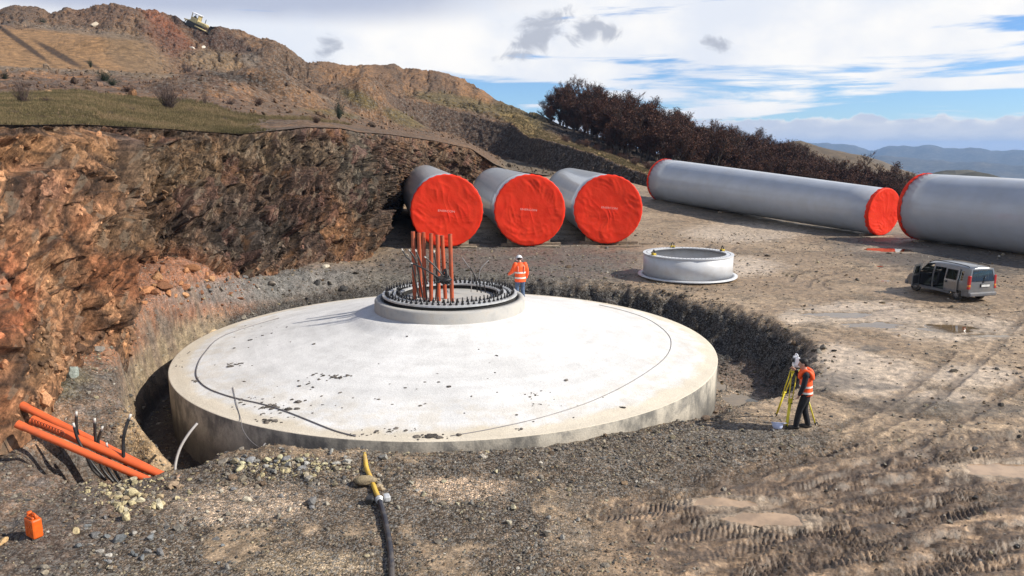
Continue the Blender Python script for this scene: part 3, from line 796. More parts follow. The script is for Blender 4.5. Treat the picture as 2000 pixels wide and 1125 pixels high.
def hill_at(px, t):
    """point of the hillside on picture column px at strip position t"""
    i = int(np.clip(np.interp(t, HT, np.arange(HV)), 0, HV - 1)); u = int(np.clip(np.interp(px, pxs, np.arange(HU)), 0, HU - 1))
    return Vector(HP[u, i])
def hill_px(px, py, tmin=0.0, tmax=5.0):
    u = int(np.clip(np.interp(px, pxs, np.arange(HU)), 0, HU - 1))
    ok = (HT >= tmin) & (HT <= tmax)
    j = np.where(ok)[0][np.argmin(np.abs(HPY[u][ok] - py))]
    return Vector(HP[u, j])

# ================================================================== CLIFF
FOOT = [(-420, 830, 1.2), (-60, 775, 1.1), (60, 745, 17.0), (130, 690, 19.0), (178, 625, 21.0), (192, 602, 22.2), (201, 590, 26.0), (330, 556, 1.15), (480, 538, .7), (620, 516, .5), (715, 492, .35), (733, 470, .2), (746, 456, .1), (752, 441, 60.), (757, 424, 66.), (775, 408, 74.), (860, 393, 84.), (990, 378, 93.)]
TOPX = [(-420, 233, 13.5), (-60, 243, 17.5), (50, 244, 18.8), (120, 243, 20.4), (168, 243, 21.8), (184, 244, 23.2), (200, 245, 27.2), (330, 252, 31), (470, 262, 35), (600, 248, 39), (665, 250, 42), (700, 258, 47), (730, 260, 52), (760, 262, 57), (790, 267, 64), (850, 275, 77), (920, 290, 84), (985, 335, 92)]
NCU, NCV = 880, 290
fw = np.array([(at_z(*f) if f[2] < 10 else at_D(*f))[:] for f in FOOT]); tw = np.array([at_D(*f)[:] for f in TOPX])
tw[:, 2] -= .03
key = np.array([0, 1, 1.9, 2.6, 3.2, 3.6, 4.1, 5.6, 7.2, 8.8, 10, 10.8, 11.6, 12.4, 13.2, 14, 14.8, 15.6])
u = np.interp(np.linspace(0, 1, NCU), [0, .05, .78, 1], [0, 1.0, 10.3, 15.6])
def lerpk(a): return np.stack([np.interp(u, key, a[:, i]) for i in range(3)], -1)
F_, T_ = lerpk(fw), lerpk(tw)
for _ in range(6):
    F_[1:-1] = .25 * F_[:-2] + .5 * F_[1:-1] + .25 * F_[2:]
for _ in range(2): T_[1:-1] = .25 * T_[:-2] + .5 * T_[1:-1] + .25 * T_[2:]
v = np.linspace(-.22, 1, NCV)
CPt = F_[:, None, :] * (1 - v)[None, :, None] + T_[:, None, :] * v[None, :, None]
# steeper above, talus-like toe below
tx = np.gradient(CPt, axis=0); tv = np.gradient(CPt, axis=1)
nrm = np.cross(tx, tv); nrm /= np.linalg.norm(nrm, axis=2)[..., None] + 1e-9
flip = np.where((nrm[..., 0] * (0 - CPt[..., 0]) + nrm[..., 1] * (20 - CPt[..., 1])) < 0, -1, 1)
nrm = nrm * flip[..., None]
V2 = np.broadcast_to(v[None, :], CPt.shape[:2]); U2 = np.broadcast_to(u[:, None], CPt.shape[:2])
x, y, z = CPt[..., 0], CPt[..., 1], CPt[..., 2]
ang = RAD(-40)
sx = x * .55 + y * .83                                       # along the face
a1 = sx * math.cos(ang) + z * math.sin(ang); a2 = -sx * math.sin(ang) + z * math.cos(ang); a3 = x * .83 - y * .55
def blocks(s1, s2, s3, seed):
    f1, f2, c, off = worley(a1 * s1, a2 * s2, a3 * s3, seed)
    return ((c[..., 3] - .5) + off[0] * (c[..., 4] - .5) * 1.8 + off[1] * (c[..., 5] - .5) * 1.8) * S(.0, .10, f2 - f1), f2 - f1, c[..., 6]
wx = .22 * pn3(x * .4, y * .4, z * .4, 451); a1 = a1 + wx; a2 = a2 + .25 * pn3(x * .4, y * .4, z * .4, 452)
b1, e1, c1 = blocks(.85, .30, .5, 1)
b2, e2, c2 = blocks(2.2, .75, 1.2, 2)
b3, e3, c3 = blocks(5.5, 1.9, 3.0, 3)
pl_ = np.abs(fbm3(a1 * 4.5, a2 * .7, a3 * 1.0, 3, 441, .6)) * 2
lowf = fbm3(x * .16, y * .16, z * .16, 3, 401); mf = fbm3(x * .6, y * .6, z * .6, 4, 411, .6); ff = fbm3(x * 2.2, y * 2.2, z * 2.2, 4, 416, .65)
env = S(1.0, .93, V2) * S(-.1, .12, V2)
buttress = .35 * np.exp(-((U2 - 2.4) / .9) ** 2) * S(-.1, .25, V2) * S(1.0, .7, V2)
bulge = .55 * np.sin(np.clip(V2, 0, 1) * np.pi)
toe = 1.1 * S(.38, -.05, V2) * (.6 + .8 * np.clip(lowf + .3, 0, 1)) * S(10.5, 9, U2)
rocky = S(1.0, 4.2, U2) * .6 + .4
cd = env * (1.0 * lowf + rocky * (1.0 * b1 + .45 * b2) + .18 * b3 * rocky + .10 * pl_ + .55 * mf + .12 * ff) + buttress + bulge + toe
lipm = S(7.4, 6.6, U2)
cd = cd - .22 * lipm * np.clip(.35 + 1.8 * fbm2(U2 * 2.7, U2 * 0, 5, 461, .7), 0, 1) * S(.965, .98, V2) * S(1.0, .985, V2)
CPt[..., 2] -= (.10 * np.clip(fbm2(U2 * 3.3, U2 * 0 + 3, 5, 462, .7) + .15, 0, 1) * 1.6 * S(.9, 1.0, V2))           # undercut beneath the turf
CPt = CPt + nrm * cd[..., None]
x, y, z = CPt[..., 0], CPt[..., 1], CPt[..., 2]
sx = x * .55 + y * .83
a1 = sx * math.cos(ang) + z * math.sin(ang); a2 = -sx * math.sin(ang) + z * math.cos(ang); a3 = x * .83 - y * .55
wx = .22 * pn3(x * .4, y * .4, z * .4, 451); a1 = a1 + wx; a2 = a2 + .25 * pn3(x * .4, y * .4, z * .4, 452)
QX, QY = to_px(x, y, z)
m1 = fbm3(x * .3, y * .3, z * .3, 5, 421, .6); m2 = fbm3(a1 * 1.2, a2 * .5, a3 * 1.1, 5, 431, .65); m3 = fbm3(a1 * 3.2, a2 * 1.4, a3 * 3, 4, 437, .65)
cc = np.zeros(x.shape + (3,)) + np.array((.155, .10, .066))
cc = paint(cc, S(-.05, .3, m2), (.235, .135, .075), .8)
cc = paint(cc, S(.05, .35, m3 - .3 * m2), (.085, .068, .06), .8)
cc = paint(cc, S(.1, .35, m1), (.135, .10, .085), .6)
cc = paint(cc, S(.6, .9, c2) * S(.0, .2, m2 + .2), (.34, .19, .095), .7)
cc = paint(cc, S(.72, .95, c1), (.10, .085, .085), .55)
org = blob(QX, QY, (60, 520), 165, 330, .12, .55 * m1 + .2 * m2)
cc = paint(cc, org, (.335, .188, .108), .85)
cc = paint(cc, org * S(.05, .3, m2), (.43, .265, .155), .75)
cc = paint(cc, org * S(.05, .35, -m2 + .4 * m3), (.20, .085, .04), .75)
cc = paint(cc, org * S(.15, .4, m1 - .5 * m2), (.185, .135, .085), .6)
for (a, b, rx, ry, c, kk) in ((110, 290, 110, 34, (.34, .205, .11), .7), (70, 380, 60, 60, (.17, .10, .075), .7), (20, 620, 60, 120, (.33, .115, .055), .7),
                              (450, 330, 230, 60, (.17, .125, .075), .6), (470, 420, 120, 60, (.105, .085, .075), .7), (610, 350, 60, 110, (.10, .065, .058), .75), (670, 420, 22, 100, (.30, .165, .085), .7),
                              (500, 470, 90, 50, (.085, .082, .078), .7), (560, 290, 120, 30, (.165, .135, .095), .7), (250, 470, 60, 60, (.12, .09, .06), .6), (300, 540, 150, 45, (.25, .105, .052), .7),
                              (700, 330, 40, 90, (.105, .105, .09), .85), (850, 300, 90, 30, (.15, .10, .06), .5), (750, 400, 50, 90, (.05, .046, .04), .6), (840, 330, 100, 40, (.07, .055, .042), .6), (60, 700, 70, 60, (.18, .12, .07), .6), (300, 700, 30, 40, (.3, .2, .1), .3)):
    cc = paint(cc, blob(QX, QY, (a, b), rx, ry, 0, .6 * m1 + .3 * m2), c, kk)
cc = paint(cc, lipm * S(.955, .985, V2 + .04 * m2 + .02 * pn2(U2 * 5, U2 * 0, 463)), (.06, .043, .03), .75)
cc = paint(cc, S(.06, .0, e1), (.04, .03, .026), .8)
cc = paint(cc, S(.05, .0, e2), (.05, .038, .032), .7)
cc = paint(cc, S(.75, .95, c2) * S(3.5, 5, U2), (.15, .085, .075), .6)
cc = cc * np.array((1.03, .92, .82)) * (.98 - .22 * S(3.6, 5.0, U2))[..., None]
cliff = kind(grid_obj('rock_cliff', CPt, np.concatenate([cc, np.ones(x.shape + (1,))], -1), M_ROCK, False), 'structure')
_at = cliff.data.attributes.new('strata', 'FLOAT_VECTOR', 'POINT')
_at.data.foreach_set('vector', np.stack([a1, a2, a3], -1).reshape(-1).astype(np.float32))

# ================================================================== FAR LAND
FA, FRR = 420, 150
fa = np.radians(np.linspace(-62, 62, FA)); frr = np.exp(np.linspace(math.log(150), math.log(9500), FRR))
A2, R2_ = np.meshgrid(fa, frr, indexing='ij')
pxa = 1000 + FPX * np.tan(A2) / CP
FX, FY = R2_ * np.sin(A2), R2_ * np.cos(A2)
base = -25 - 240 * S(170, 1500, R2_) + 25 * fbm2(FX * .002, FY * .002, 4, 501) * S(150, 600, R2_)
def crest(pys, R0, jag, seed):
    pp = np.array(pys, float)
    py = np.interp(pxa, pp[:, 0], pp[:, 1])
    yy = (562.5 - py) / FPX
    zc = CAM_H + R0 * np.cos(A2) * (-SP + yy * CP) / (CP + yy * SP)
    return zc + jag * fbm2(A2 * 26, A2 * 0 + seed, 4, seed)
def ridge(b, zc, R0, wd):
    g = np.exp(-(np.abs(R2_ - R0) / wd) ** 1.6)
    return np.maximum(b, b + (zc - b) * g)
FZ = base
FZ = ridge(FZ, crest([(-1500, 320), (1300, 300), (1540, 283), (1610, 279), (1700, 288), (1790, 284), (1900, 290), (2000, 298), (2300, 290), (3000, 300)], 7600, 55, 511), 7600, 1500)
FZ = ridge(FZ, crest([(-1500, 340), (1300, 310), (1560, 301), (1690, 308), (1750, 302), (1850, 314), (1920, 318), (2000, 323), (2400, 315), (3000, 320)], 5200, 34, 521), 5200, 900)
FZ = ridge(FZ, crest([(-1500, 420), (1500, 420), (1780, 345), (1850, 331), (1900, 328), (1940, 337), (1990, 350), (2080, 356), (2600, 380)], 900, 2, 531), 900, 170)
FZ = ridge(FZ, crest([(-1500, 420), (1400, 300), (1560, 272), (1600, 284), (1660, 297), (1720, 312), (1780, 334), (1830, 350), (2000, 385), (2600, 420)], 520, 1.5, 541), 520, 110)
fc = np.zeros(FX.shape + (3,)) + np.array((.055, .05, .032))
fn = fbm2(FX * .006, FY * .006, 5, 551)
fc = paint(fc, S(.0, .3, fn), (.10, .082, .045), .8)
fc = paint(fc, S(1200, 400, R2_) * S(-.3, .2, fn), (.135, .095, .06), .8)
far = kind(grid_obj('valley_and_mountains', np.stack([FX, FY, FZ], -1), np.concatenate([fc, np.full(FX.shape + (1,), .3)], -1), M_FAR, True), 'structure')
# ================================================================== MATERIALS OF THE THINGS
M_CONC = bpy.data.materials.new('pale_concrete'); M_CONC.use_nodes = True
def _conc():
    t = NT(M_CONC.node_tree)
    g = t.n('ShaderNodeTexCoord'); P = (g, 'Object')
    sp = t.n('ShaderNodeSeparateXYZ', {0: P})
    r = t.math('SQRT', t.math('ADD', t.math('MULTIPLY', (sp, 0), (sp, 0)), t.math('MULTIPLY', (sp, 1), (sp, 1))))
    nb = t.n('ShaderNodeTexNoise', {'Vector': P, 'Scale': .55, 'Detail': 7.0, 'Roughness': .6})
    nm = t.n('ShaderNodeTexNoise', {'Vector': P, 'Scale': 2.6, 'Detail': 8.0, 'Roughness': .65})
    nf = t.n('ShaderNodeTexNoise', {'Vector': P, 'Scale': 26.0, 'Detail': 5.0, 'Roughness': .7})
    base = t.mix(t.ramp((nb, 0), ((.35, .65), (0, 1))), (.68, .675, .665, 1), (.60, .595, .585, 1))
    base = t.mix(t.ramp((nm, 0), ((.5, .75), (0, .30))), MX(base), (.40, .385, .37, 1))
    # rim band, stained cream by run-off from the formwork
    rr = t.math('ADD', r, t.math('MULTIPLY', t.math('SUBTRACT', (nb, 0), .5), 1.4))
    base = t.mix(t.ramp(rr, ((7.9, 8.2), (0, .75))), MX(base), (.60, .52, .39, 1))
    base = t.mix(t.math('MULTIPLY', t.ramp(rr, ((6.2, 7.4), (0, .35))), t.ramp((nm, 0), ((.4, .6), (0, 1)))), MX(base), (.58, .51, .40, 1))
    # side of the slab: grey, streaked
    mp = t.n('ShaderNodeMapping', {'Vector': P, 'Scale': (1.1, 1.1, .7)})
    ns = t.n('ShaderNodeTexNoise', {'Vector': (mp, 0), 'Scale': 1.0, 'Detail': 9.0, 'Roughness': .68})
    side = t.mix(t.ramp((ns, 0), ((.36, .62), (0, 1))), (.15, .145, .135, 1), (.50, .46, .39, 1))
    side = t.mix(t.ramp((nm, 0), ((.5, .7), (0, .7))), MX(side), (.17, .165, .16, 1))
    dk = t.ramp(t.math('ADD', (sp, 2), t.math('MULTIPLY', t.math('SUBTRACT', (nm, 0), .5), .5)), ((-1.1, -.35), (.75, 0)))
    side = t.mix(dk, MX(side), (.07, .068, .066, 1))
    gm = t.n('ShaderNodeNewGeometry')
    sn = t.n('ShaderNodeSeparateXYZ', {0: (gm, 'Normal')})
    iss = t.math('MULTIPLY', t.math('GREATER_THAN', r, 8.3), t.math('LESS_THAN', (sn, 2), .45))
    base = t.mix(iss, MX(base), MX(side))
    ang_ = t.math('ARCTAN2', (sp, 1), (sp, 0))
    pol = t.n('ShaderNodeCombineXYZ', {0: t.math('MULTIPLY', ang_, 2.2), 1: t.math('MULTIPLY', r, 2.6), 2: 0.0})
    npz = t.n('ShaderNodeTexNoise', {'Vector': (pol, 0), 'Scale': 1.0, 'Detail': 6.0, 'Roughness': .6})
    pol2 = t.n('ShaderNodeCombineXYZ', {0: t.math('MULTIPLY', ang_, 9.0), 1: t.math('MULTIPLY', r, .5), 2: 3.0})
    nrz = t.n('ShaderNodeTexNoise', {'Vector': (pol2, 0), 'Scale': 1.0, 'Detail': 6.0, 'Roughness': .65})
    kk = t.math('MULTIPLY', t.ramp((npz, 0), ((.35, .65), (.93, 1.04))), t.ramp((nrz, 0), ((.3, .6), (.94, 1.03))))
    k = t.math('MULTIPLY', t.ramp((nf, 0), ((.3, .7), (.90, 1.10))), kk)
    base = t.mix(1.0, MX(base), t.n('ShaderNodeCombineColor', {0: k, 1: k, 2: k}), 'MULTIPLY')
    hb = t.math('ADD', (nf, 0), t.math('MULTIPLY', (nm, 0), 1.5))
    b = t.n('ShaderNodeBsdfPrincipled', {'Base Color': MX(base), 'Roughness': .85, 'Specular IOR Level': .3,
            'Normal': t.n('ShaderNodeBump', {'Height': hb, 'Strength': .7, 'Distance': .015})})
    t.n('ShaderNodeOutputMaterial', {'Surface': b})
_conc()
M_PED = mat_simple('pedestal_concrete', (.42, .41, .39), .85, var=.18, scale=2.5, bump=.01, dirt=(.30, .25, .19), dirt_amt=.45)
M_STEEL = mat_simple('galvanised_steel', (.56, .57, .58), .45, .35, var=.12, scale=9, dirt=(.33, .30, .27), dirt_amt=.4)
M_DKSTEEL = mat_simple('dark_steel', (.035, .035, .038), .5, .6, var=.3, scale=20)
M_GAP = mat_simple('shade_fill', (.02, .02, .02), .9)  # near-black fill, stands in for shade in gaps and hollows
M_PVC = mat_simple('orange_pvc', (.62, .105, .025), .42, var=.10, scale=3, dirt=(.28, .10, .05), dirt_amt=.5)
M_PVCD = mat_simple('pipe_inside', (.12, .03, .015), .7)
M_PVC2 = mat_simple('conduit_pvc', (.42, .082, .03), .45, var=.12, scale=4, dirt=(.22, .085, .05), dirt_amt=.6)
M_CABLE = mat_simple('black_cable', (.012, .012, .014), .45, var=.3, dirt=(.10, .085, .07), dirt_amt=.35)
M_CTIP = mat_simple('cable_tip', (.50, .48, .45), .6)
M_WIRE = mat_simple('grey_wire', (.22, .21, .21), .5, .3)
M_TOWER = mat_simple('tower_paint', (.40, .43, .48), .35, var=.05, scale=.8, coat=.5, dirt=(.33, .31, .28), dirt_amt=.22, dscale=.9)
M_SEAM = mat_simple('seam_band', (.30, .31, .33), .4)
def mat_cover():
    m = bpy.data.materials.new('red_tarpaulin'); m.use_nodes = True
    t = NT(m.node_tree)
    g = t.n('ShaderNodeTexCoord')
    n = t.n('ShaderNodeTexNoise', {'Vector': (g, 'Object'), 'Scale': 1.3, 'Detail': 6.0, 'Roughness': .6})
    n2 = t.n('ShaderNodeTexNoise', {'Vector': (g, 'Object'), 'Scale': 7.0, 'Detail': 4.0})
    c = t.mix(t.ramp((n, 0), ((.35, .65), (0, 1))), (.97, .060, .022, 1), (.95, .045, .017, 1))
    b = t.n('ShaderNodeBsdfPrincipled', {'Base Color': MX(c), 'Roughness': .5, 'Specular IOR Level': .18, 'Normal': t.n('ShaderNodeBump', {'Height': (n2, 0), 'Strength': .6, 'Distance': .02})})
    tr = t.n('ShaderNodeBsdfTranslucent', {'Color': MX(c)})
    s = t.n('ShaderNodeMixShader', {0: .25, 1: b, 2: tr})
    t.n('ShaderNodeOutputMaterial', {'Surface': s})
    return m
M_COVER = mat_cover()
M_PRINT = mat_simple('pale_print', (.85, .42, .38), .5, var=.05)
M_WOOD = mat_simple('weathered_timber', (.20, .155, .115), .85, var=.3, scale=5, bump=.01)
M_WOOD2 = mat_simple('pale_timber', (.36, .30, .22), .85, var=.3, scale=5, bump=.01)
M_RINGW = mat_simple('white_primer', (.55, .57, .60), .4, var=.05, scale=2, dirt=(.42, .38, .33), dirt_amt=.3)
M_YEL = mat_simple('yellow_paint', (.62, .43, .02), .45, var=.15, dirt=(.25, .20, .10), dirt_amt=.4)
M_YHOSE = mat_simple('yellow_hose', (.66, .42, .06), .45, var=.12, scale=5, dirt=(.34, .24, .12), dirt_amt=.7, dscale=4)
M_BHOSE = mat_simple('black_hose', (.018, .019, .03), .38, var=.25, scale=5, dirt=(.17, .14, .11), dirt_amt=.55, dscale=4)
M_JERRY = mat_simple('orange_plastic', (.72, .115, .012), .38, var=.12, scale=6, dirt=(.25, .07, .02), dirt_amt=.5, dscale=7)
M_WHITEP = mat_simple('white_plastic', (.72, .73, .76), .35)
M_BLUEP = mat_simple('pale_blue_plastic', (.52, .58, .80), .35)
M_SKIN = mat_simple('skin', (.48, .27, .19), .5, var=.08, scale=20)
M_HAIR = mat_simple('dark_hair', (.012, .009, .008), .55, bump=.01, bscale=60)
M_NAVY = mat_simple('dark_navy_cloth', (.012, .014, .022), .85, var=.3, scale=12, bump=.01)
M_BLACKC = mat_simple('black_cloth', (.010, .010, .013), .85, var=.3, scale=12, bump=.01)
M_JEAN = mat_simple('blue_denim', (.07, .11, .19), .85, var=.25, scale=14, bump=.008)
M_HIVIS = mat_simple('orange_hi_vis', (.95, .10, .012), .6, var=.10, scale=8, bump=.012, bscale=14)
M_REFL = mat_simple('reflective_tape', (.72, .66, .60), .35, var=.08)
M_BOOT = mat_simple('boot_leather', (.02, .019, .018), .6, dirt=(.16, .13, .10), dirt_amt=.6, dscale=9)
M_TRIPY = mat_simple('tripod_yellow', (.68, .56, .03), .45, var=.12)
M_VAN = mat_simple('silver_paint', (.20, .21, .225), .28, .5, var=.04, coat=.5, dirt=(.30, .26, .21), dirt_amt=.35, dscale=1.5)
M_BUMP = mat_simple('grey_bumper_plastic', (.13, .135, .15), .55, var=.12, dirt=(.24, .20, .16), dirt_amt=.4)
M_TRIM = mat_simple('black_trim', (.015, .015, .017), .5)
M_INT = mat_simple('dark_upholstery', (.022, .022, .027), .85, var=.3, scale=15)
M_TYRE = mat_simple('tyre_rubber', (.02, .02, .02), .8, dirt=(.17, .135, .10), dirt_amt=.6, dscale=6)
M_RIM = mat_simple('wheel_rim', (.30, .30, .31), .4, .5, dirt=(.17, .14, .11), dirt_amt=.5)
M_RED = mat_simple('red_lens', (.45, .012, .015), .2, coat=.5)
M_AMBER = mat_simple('amber_lens', (.70, .24, .03), .2, coat=.5)
M_PLATE = mat_simple('plate_white', (.70, .70, .68), .4)
M_CREAM = mat_simple('cream_yellow_paint', (.55, .45, .22), .5, var=.2, dirt=(.2, .15, .1), dirt_amt=.5)
def mat_glass(name, tint, tr=.5):
    m = bpy.data.materials.new(name); m.use_nodes = True
    t = NT(m.node_tree)
    a = t.n('ShaderNodeBsdfTransparent', {'Color': (*tint, 1)})
    b = t.n('ShaderNodeBsdfGlossy', {'Color': (.9, .95, .95, 1), 'Roughness': .03})
    f = t.n('ShaderNodeFresnel', {'IOR': 1.55})
    k = t.math('ADD', t.math('MULTIPLY', (f, 0), .9), .04)
    t.n('ShaderNodeOutputMaterial', {'Surface': t.n('ShaderNodeMixShader', {0: k, 1: a, 2: b})})
    return m
M_GLASS = mat_glass('tinted_glass', (.33, .42, .40))
def mat_water(name, col):
    m = bpy.data.materials.new(name); m.use_nodes = True
    t = NT(m.node_tree)
    gm = t.n('ShaderNodeNewGeometry')
    n = t.n('ShaderNodeTexNoise', {'Vector': (gm, 'Position'), 'Scale': 5.0, 'Detail': 3.0})
    n2 = t.n('ShaderNodeTexNoise', {'Vector': (gm, 'Position'), 'Scale': 2.2, 'Detail': 6.0, 'Roughness': .65})
    c = t.mix(t.ramp((n2, 0), ((.35, .65), (0, 1))), (*col, 1), (*[q * .62 for q in col], 1))
    b = t.n('ShaderNodeBsdfPrincipled', {'Base Color': MX(c), 'Roughness': .03, 'Specular IOR Level': 1.0, 'IOR': 1.33,
            'Normal': t.n('ShaderNodeBump', {'Height': (n, 0), 'Strength': .25, 'Distance': .006})})
    t.n('ShaderNodeOutputMaterial', {'Surface': b})
    return m
M_WATER = mat_water('muddy_water', (.17, .115, .06))
M_WATER2 = mat_water('pale_muddy_water', (.42, .285, .18))
def mat_stone(name, attr_type='INSTANCER'):
    m = bpy.data.materials.new(name); m.use_nodes = True
    t = NT(m.node_tree)
    at = t.n('ShaderNodeAttribute', attribute_name='tint', attribute_type=attr_type)
    g = t.n('ShaderNodeTexCoord')
    gm = t.n('ShaderNodeNewGeometry')
    n = t.n('ShaderNodeTexNoise', {'Vector': (gm, 'Position'), 'Scale': 22.0, 'Detail': 6.0, 'Roughness': .7})
    k = t.ramp((n, 0), ((.28, .72), (.6, 1.4)))
    c = t.mix(1.0, (at, 'Color'), t.n('ShaderNodeCombineColor', {0: k, 1: k, 2: k}), 'MULTIPLY')
    b = t.n('ShaderNodeBsdfPrincipled', {'Base Color': MX(c), 'Roughness': .85, 'Specular IOR Level': .3,
            'Normal': t.n('ShaderNodeBump', {'Height': (n, 0), 'Strength': .6, 'Distance': .02})})
    t.n('ShaderNodeOutputMaterial', {'Surface': b})
    return m
M_STONE_I = mat_stone('loose_stone')
M_STONE_O = mat_stone('single_stone', 'OBJECT')

# ================================================================== FOUNDATION
RP, ZP = 2.45, 1.52
def cone_z(r):
    r = np.asarray(r, float)
    t = np.clip((FR - r) / (FR - RP), 0, 1)
    return 1.06 * t + .05 * np.sin(np.pi * t) * -1 + .10 * S(3.35, 2.75, r)
def zcone(x, y):
    r = np.hypot(x - CX, y - CY)
    return np.where(r < FR, cone_z(r), -1.5)
found = thing('turbine_foundation', 'round pale concrete turbine foundation with a raised ring pedestal at its centre', 'foundation', (CX, CY, 0))
slab = MB()
prof = [(8.50, -1.9), (8.52, -.9), (8.52, -.012)] + [(float(r), float(cone_z(r))) for r in np.concatenate([np.linspace(8.515, 8.49, 2), np.linspace(8.40, 3.4, 34), np.linspace(3.3, 2.4, 12)])]
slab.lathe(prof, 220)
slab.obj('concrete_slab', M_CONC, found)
ped = MB()
ped.lathe([(RP + .03, .95), (RP, 1.02), (RP - .01, 1.47), (RP - .05, 1.52), (2.24, 1.53), (2.235, 1.40), (1.53, 1.40), (1.525, 1.50), (1.2, 1.47), (.0, 1.46)], 140)
ped.obj('pedestal', M_PED, found)
rng = MB()
rng.lathe([(2.19, 1.61), (2.19, 1.665), (1.94, 1.665), (1.94, 1.61)], 140, closed=True, smooth=False)
rng.lathe([(1.84, 1.61), (1.84, 1.665), (1.58, 1.665), (1.58, 1.61)], 140, closed=True, smooth=False)
ring_o = rng.obj('anchor_ring', M_STEEL, found)
gp = MB(); gp.lathe([(2.14, 1.40), (2.14, 1.609), (1.63, 1.609), (1.63, 1.40)], 100, smooth=False); gp.obj('shade_fill', M_GAP, found)  # dark body that paints the shade under the anchor ring
bolt = MB()
bolt.tube([(0, 0, 0), (0, 0, .05)], .044, 6, smooth=False); bolt.tube([(0, 0, .05), (0, 0, .16)], .020, 8)
bolt_me = bolt.mesh('bolt'); bolt_me.materials.append(M_DKSTEEL)
for row, (rb, nb_) in enumerate(((2.065, 72), (1.71, 72))):
    for i in range(nb_):
        a = 2 * math.pi * (i + .5 * row) / nb_
        o = bpy.data.objects.new('bolt', bolt_me); COL.objects.link(o); o.parent = found
        o.location = (rb * math.cos(a), rb * math.sin(a), 1.665); o.rotation_euler = (0, 0, rnd.random())
        o.scale = (1, 1, rnd.uniform(.8, 1.15))

# conduits standing in the pedestal
names = ['tallest orange conduit pipe, leftmost of the row standing in the pedestal', 'second orange conduit pipe from the left, half behind its neighbour',
         'third orange conduit pipe from the left in the pedestal', 'middle orange conduit pipe standing in the pedestal alone between two gaps',
         'orange conduit pipe just right of the middle one in the pedestal', 'dull orange conduit pipe second from the right, behind the cable knot', 'rightmost orange conduit pipe of the pedestal row, in front of the knot']
for (tx, ty, bx, by, nm, dd) in ((806.5, 452, 810, 583, 0, -.12), (818, 455, 822, 583, 1, .35), (827, 454, 830, 585, 2, .0), (842, 456, 842, 586, 3, -.05), (854.5, 459, 857, 587, 4, .05), (863.5, 460, 870, 587, 5, .4), (879, 457, 883, 588, 6, -.25)):
    b = at_z(bx, by, 1.48); b.y += dd; b.x *= b.y / (b.y - dd)
    # top: same distance plus a slight lean
    tp = at_D(tx, ty, b.y)
    p = MB()
    L = (tp - b)
    p.tube([b - L.normalized() * .05, tp], .064, 16, 0, caps=False)
    p.tube([tp, tp - L.normalized() * .5], .055, 16, 1, caps=True)
    p.lathe([(.064, 0), (.055, 0)], 16, 0, c=tp)
    o = p.obj('conduit_pipe', [M_PVC2, M_PVCD])
    tag(o, names[nm], 'pipe', 'orange conduit pipes standing in the pedestal')
# cables at the pedestal
def cable(pts, r, label, name='cable', mat=M_CABLE, tip=True, group=None, n=8):
    w_ = smooth_path(pts, 8)
    m = MB(); m.tube(w_, r, n)
    if tip:
        d = (w_[-1] - w_[-2]).normalized(); m.tube([w_[-1] - d * .004, w_[-1] + d * r * 3.0], r * .8, n, 1)
    o = m.obj(name, [mat, M_CTIP])
    tag(o, label, 'cable', group)
    return o
Dp = 23.4
def P_(px, py, D=Dp): return at_D(px, py, D)
GRPC = 'black cables rising from the pedestal'
cable([P_(818, 582, 23.0), P_(811, 545, 22.9), P_(803, 512, 22.8), P_(794, 502, 22.8), P_(787, 490, 22.8)], .026, 'black cable bent furthest left out of the pedestal, tip at the left', group=GRPC)
cable([P_(826, 583, 22.9), P_(820, 548, 22.8), P_(812, 510, 22.7), P_(801, 491, 22.7)], .026, 'black cable leaning left across the first two conduit pipes', group=GRPC)
cable([P_(834, 585, 22.8), P_(830, 550, 22.7), P_(822, 515, 22.6), P_(813, 492, 22.6)], .026, 'black cable curving up left across the third conduit pipe', group=GRPC)
cable([P_(851, 586, 22.7), P_(853, 550, 22.6), P_(852, 520, 22.6), P_(848, 494, 22.6)], .024, 'black cable standing nearly upright beside the middle conduit pipe', group=GRPC)
cable([P_(880, 556, 22.5), P_(866, 540, 22.45), P_(850, 521, 22.45), P_(836, 508, 22.45), P_(832, 504, 22.45)], .024, 'black cable slanting from the knot up to the left, short', group=GRPC)
cable([P_(872, 552, 22.5), P_(853, 540, 22.4), P_(830, 526, 22.4), P_(812, 517, 22.4), P_(806, 515, 22.4)], .024, 'black cable slanting from the knot far to the left, low', group=GRPC)
kn = MB()
for i in range(9):
    c0 = P_(866 + rnd.uniform(-8, 8), 543 + rnd.uniform(-6, 6), 22.42 + rnd.uniform(-.06, .06))
    ax = [Vector((rnd.uniform(-1, 1), rnd.uniform(-.4, .4), rnd.uniform(-1, 1))).normalized() for _ in range(2)]
    pts = [c0 + ax[0] * (.17 * math.cos(k * .7)) + ax[1] * (.12 * math.sin(k * .7)) for k in range(10)]
    kn.tube(pts, .028, 8)
tag(kn.obj('cable_knot', M_CABLE), 'tangled black knot of cable wrapped round the right conduit pipes', 'cable knot')
GRPR = 'cables on the right inside the anchor ring'
cable([P_(932, 570, 23.6), P_(931, 552, 23.6), P_(927, 538, 23.6), P_(918, 522, 23.6)], .02, 'black cable on the right inside the ring, left one of three', group=GRPR, tip=False)
cable([P_(940, 572, 23.6), P_(937, 556, 23.6), P_(933, 543, 23.6)], .02, 'short black cable on the right inside the ring, middle of three', group=GRPR, tip=False)
cable([P_(948, 572, 23.6), P_(946, 558, 23.6), P_(942, 545, 23.6)], .02, 'short black cable on the right inside the ring, right one of three', group=GRPR, tip=False)
cable([P_(930, 540, 24.5), P_(916, 522, 24.6), P_(906, 508, 24.7), P_(902, 503, 24.7)], .016, 'grey wire sticking up left behind the anchor ring', 'wire', M_WIRE, False, 'grey wires behind the ring')
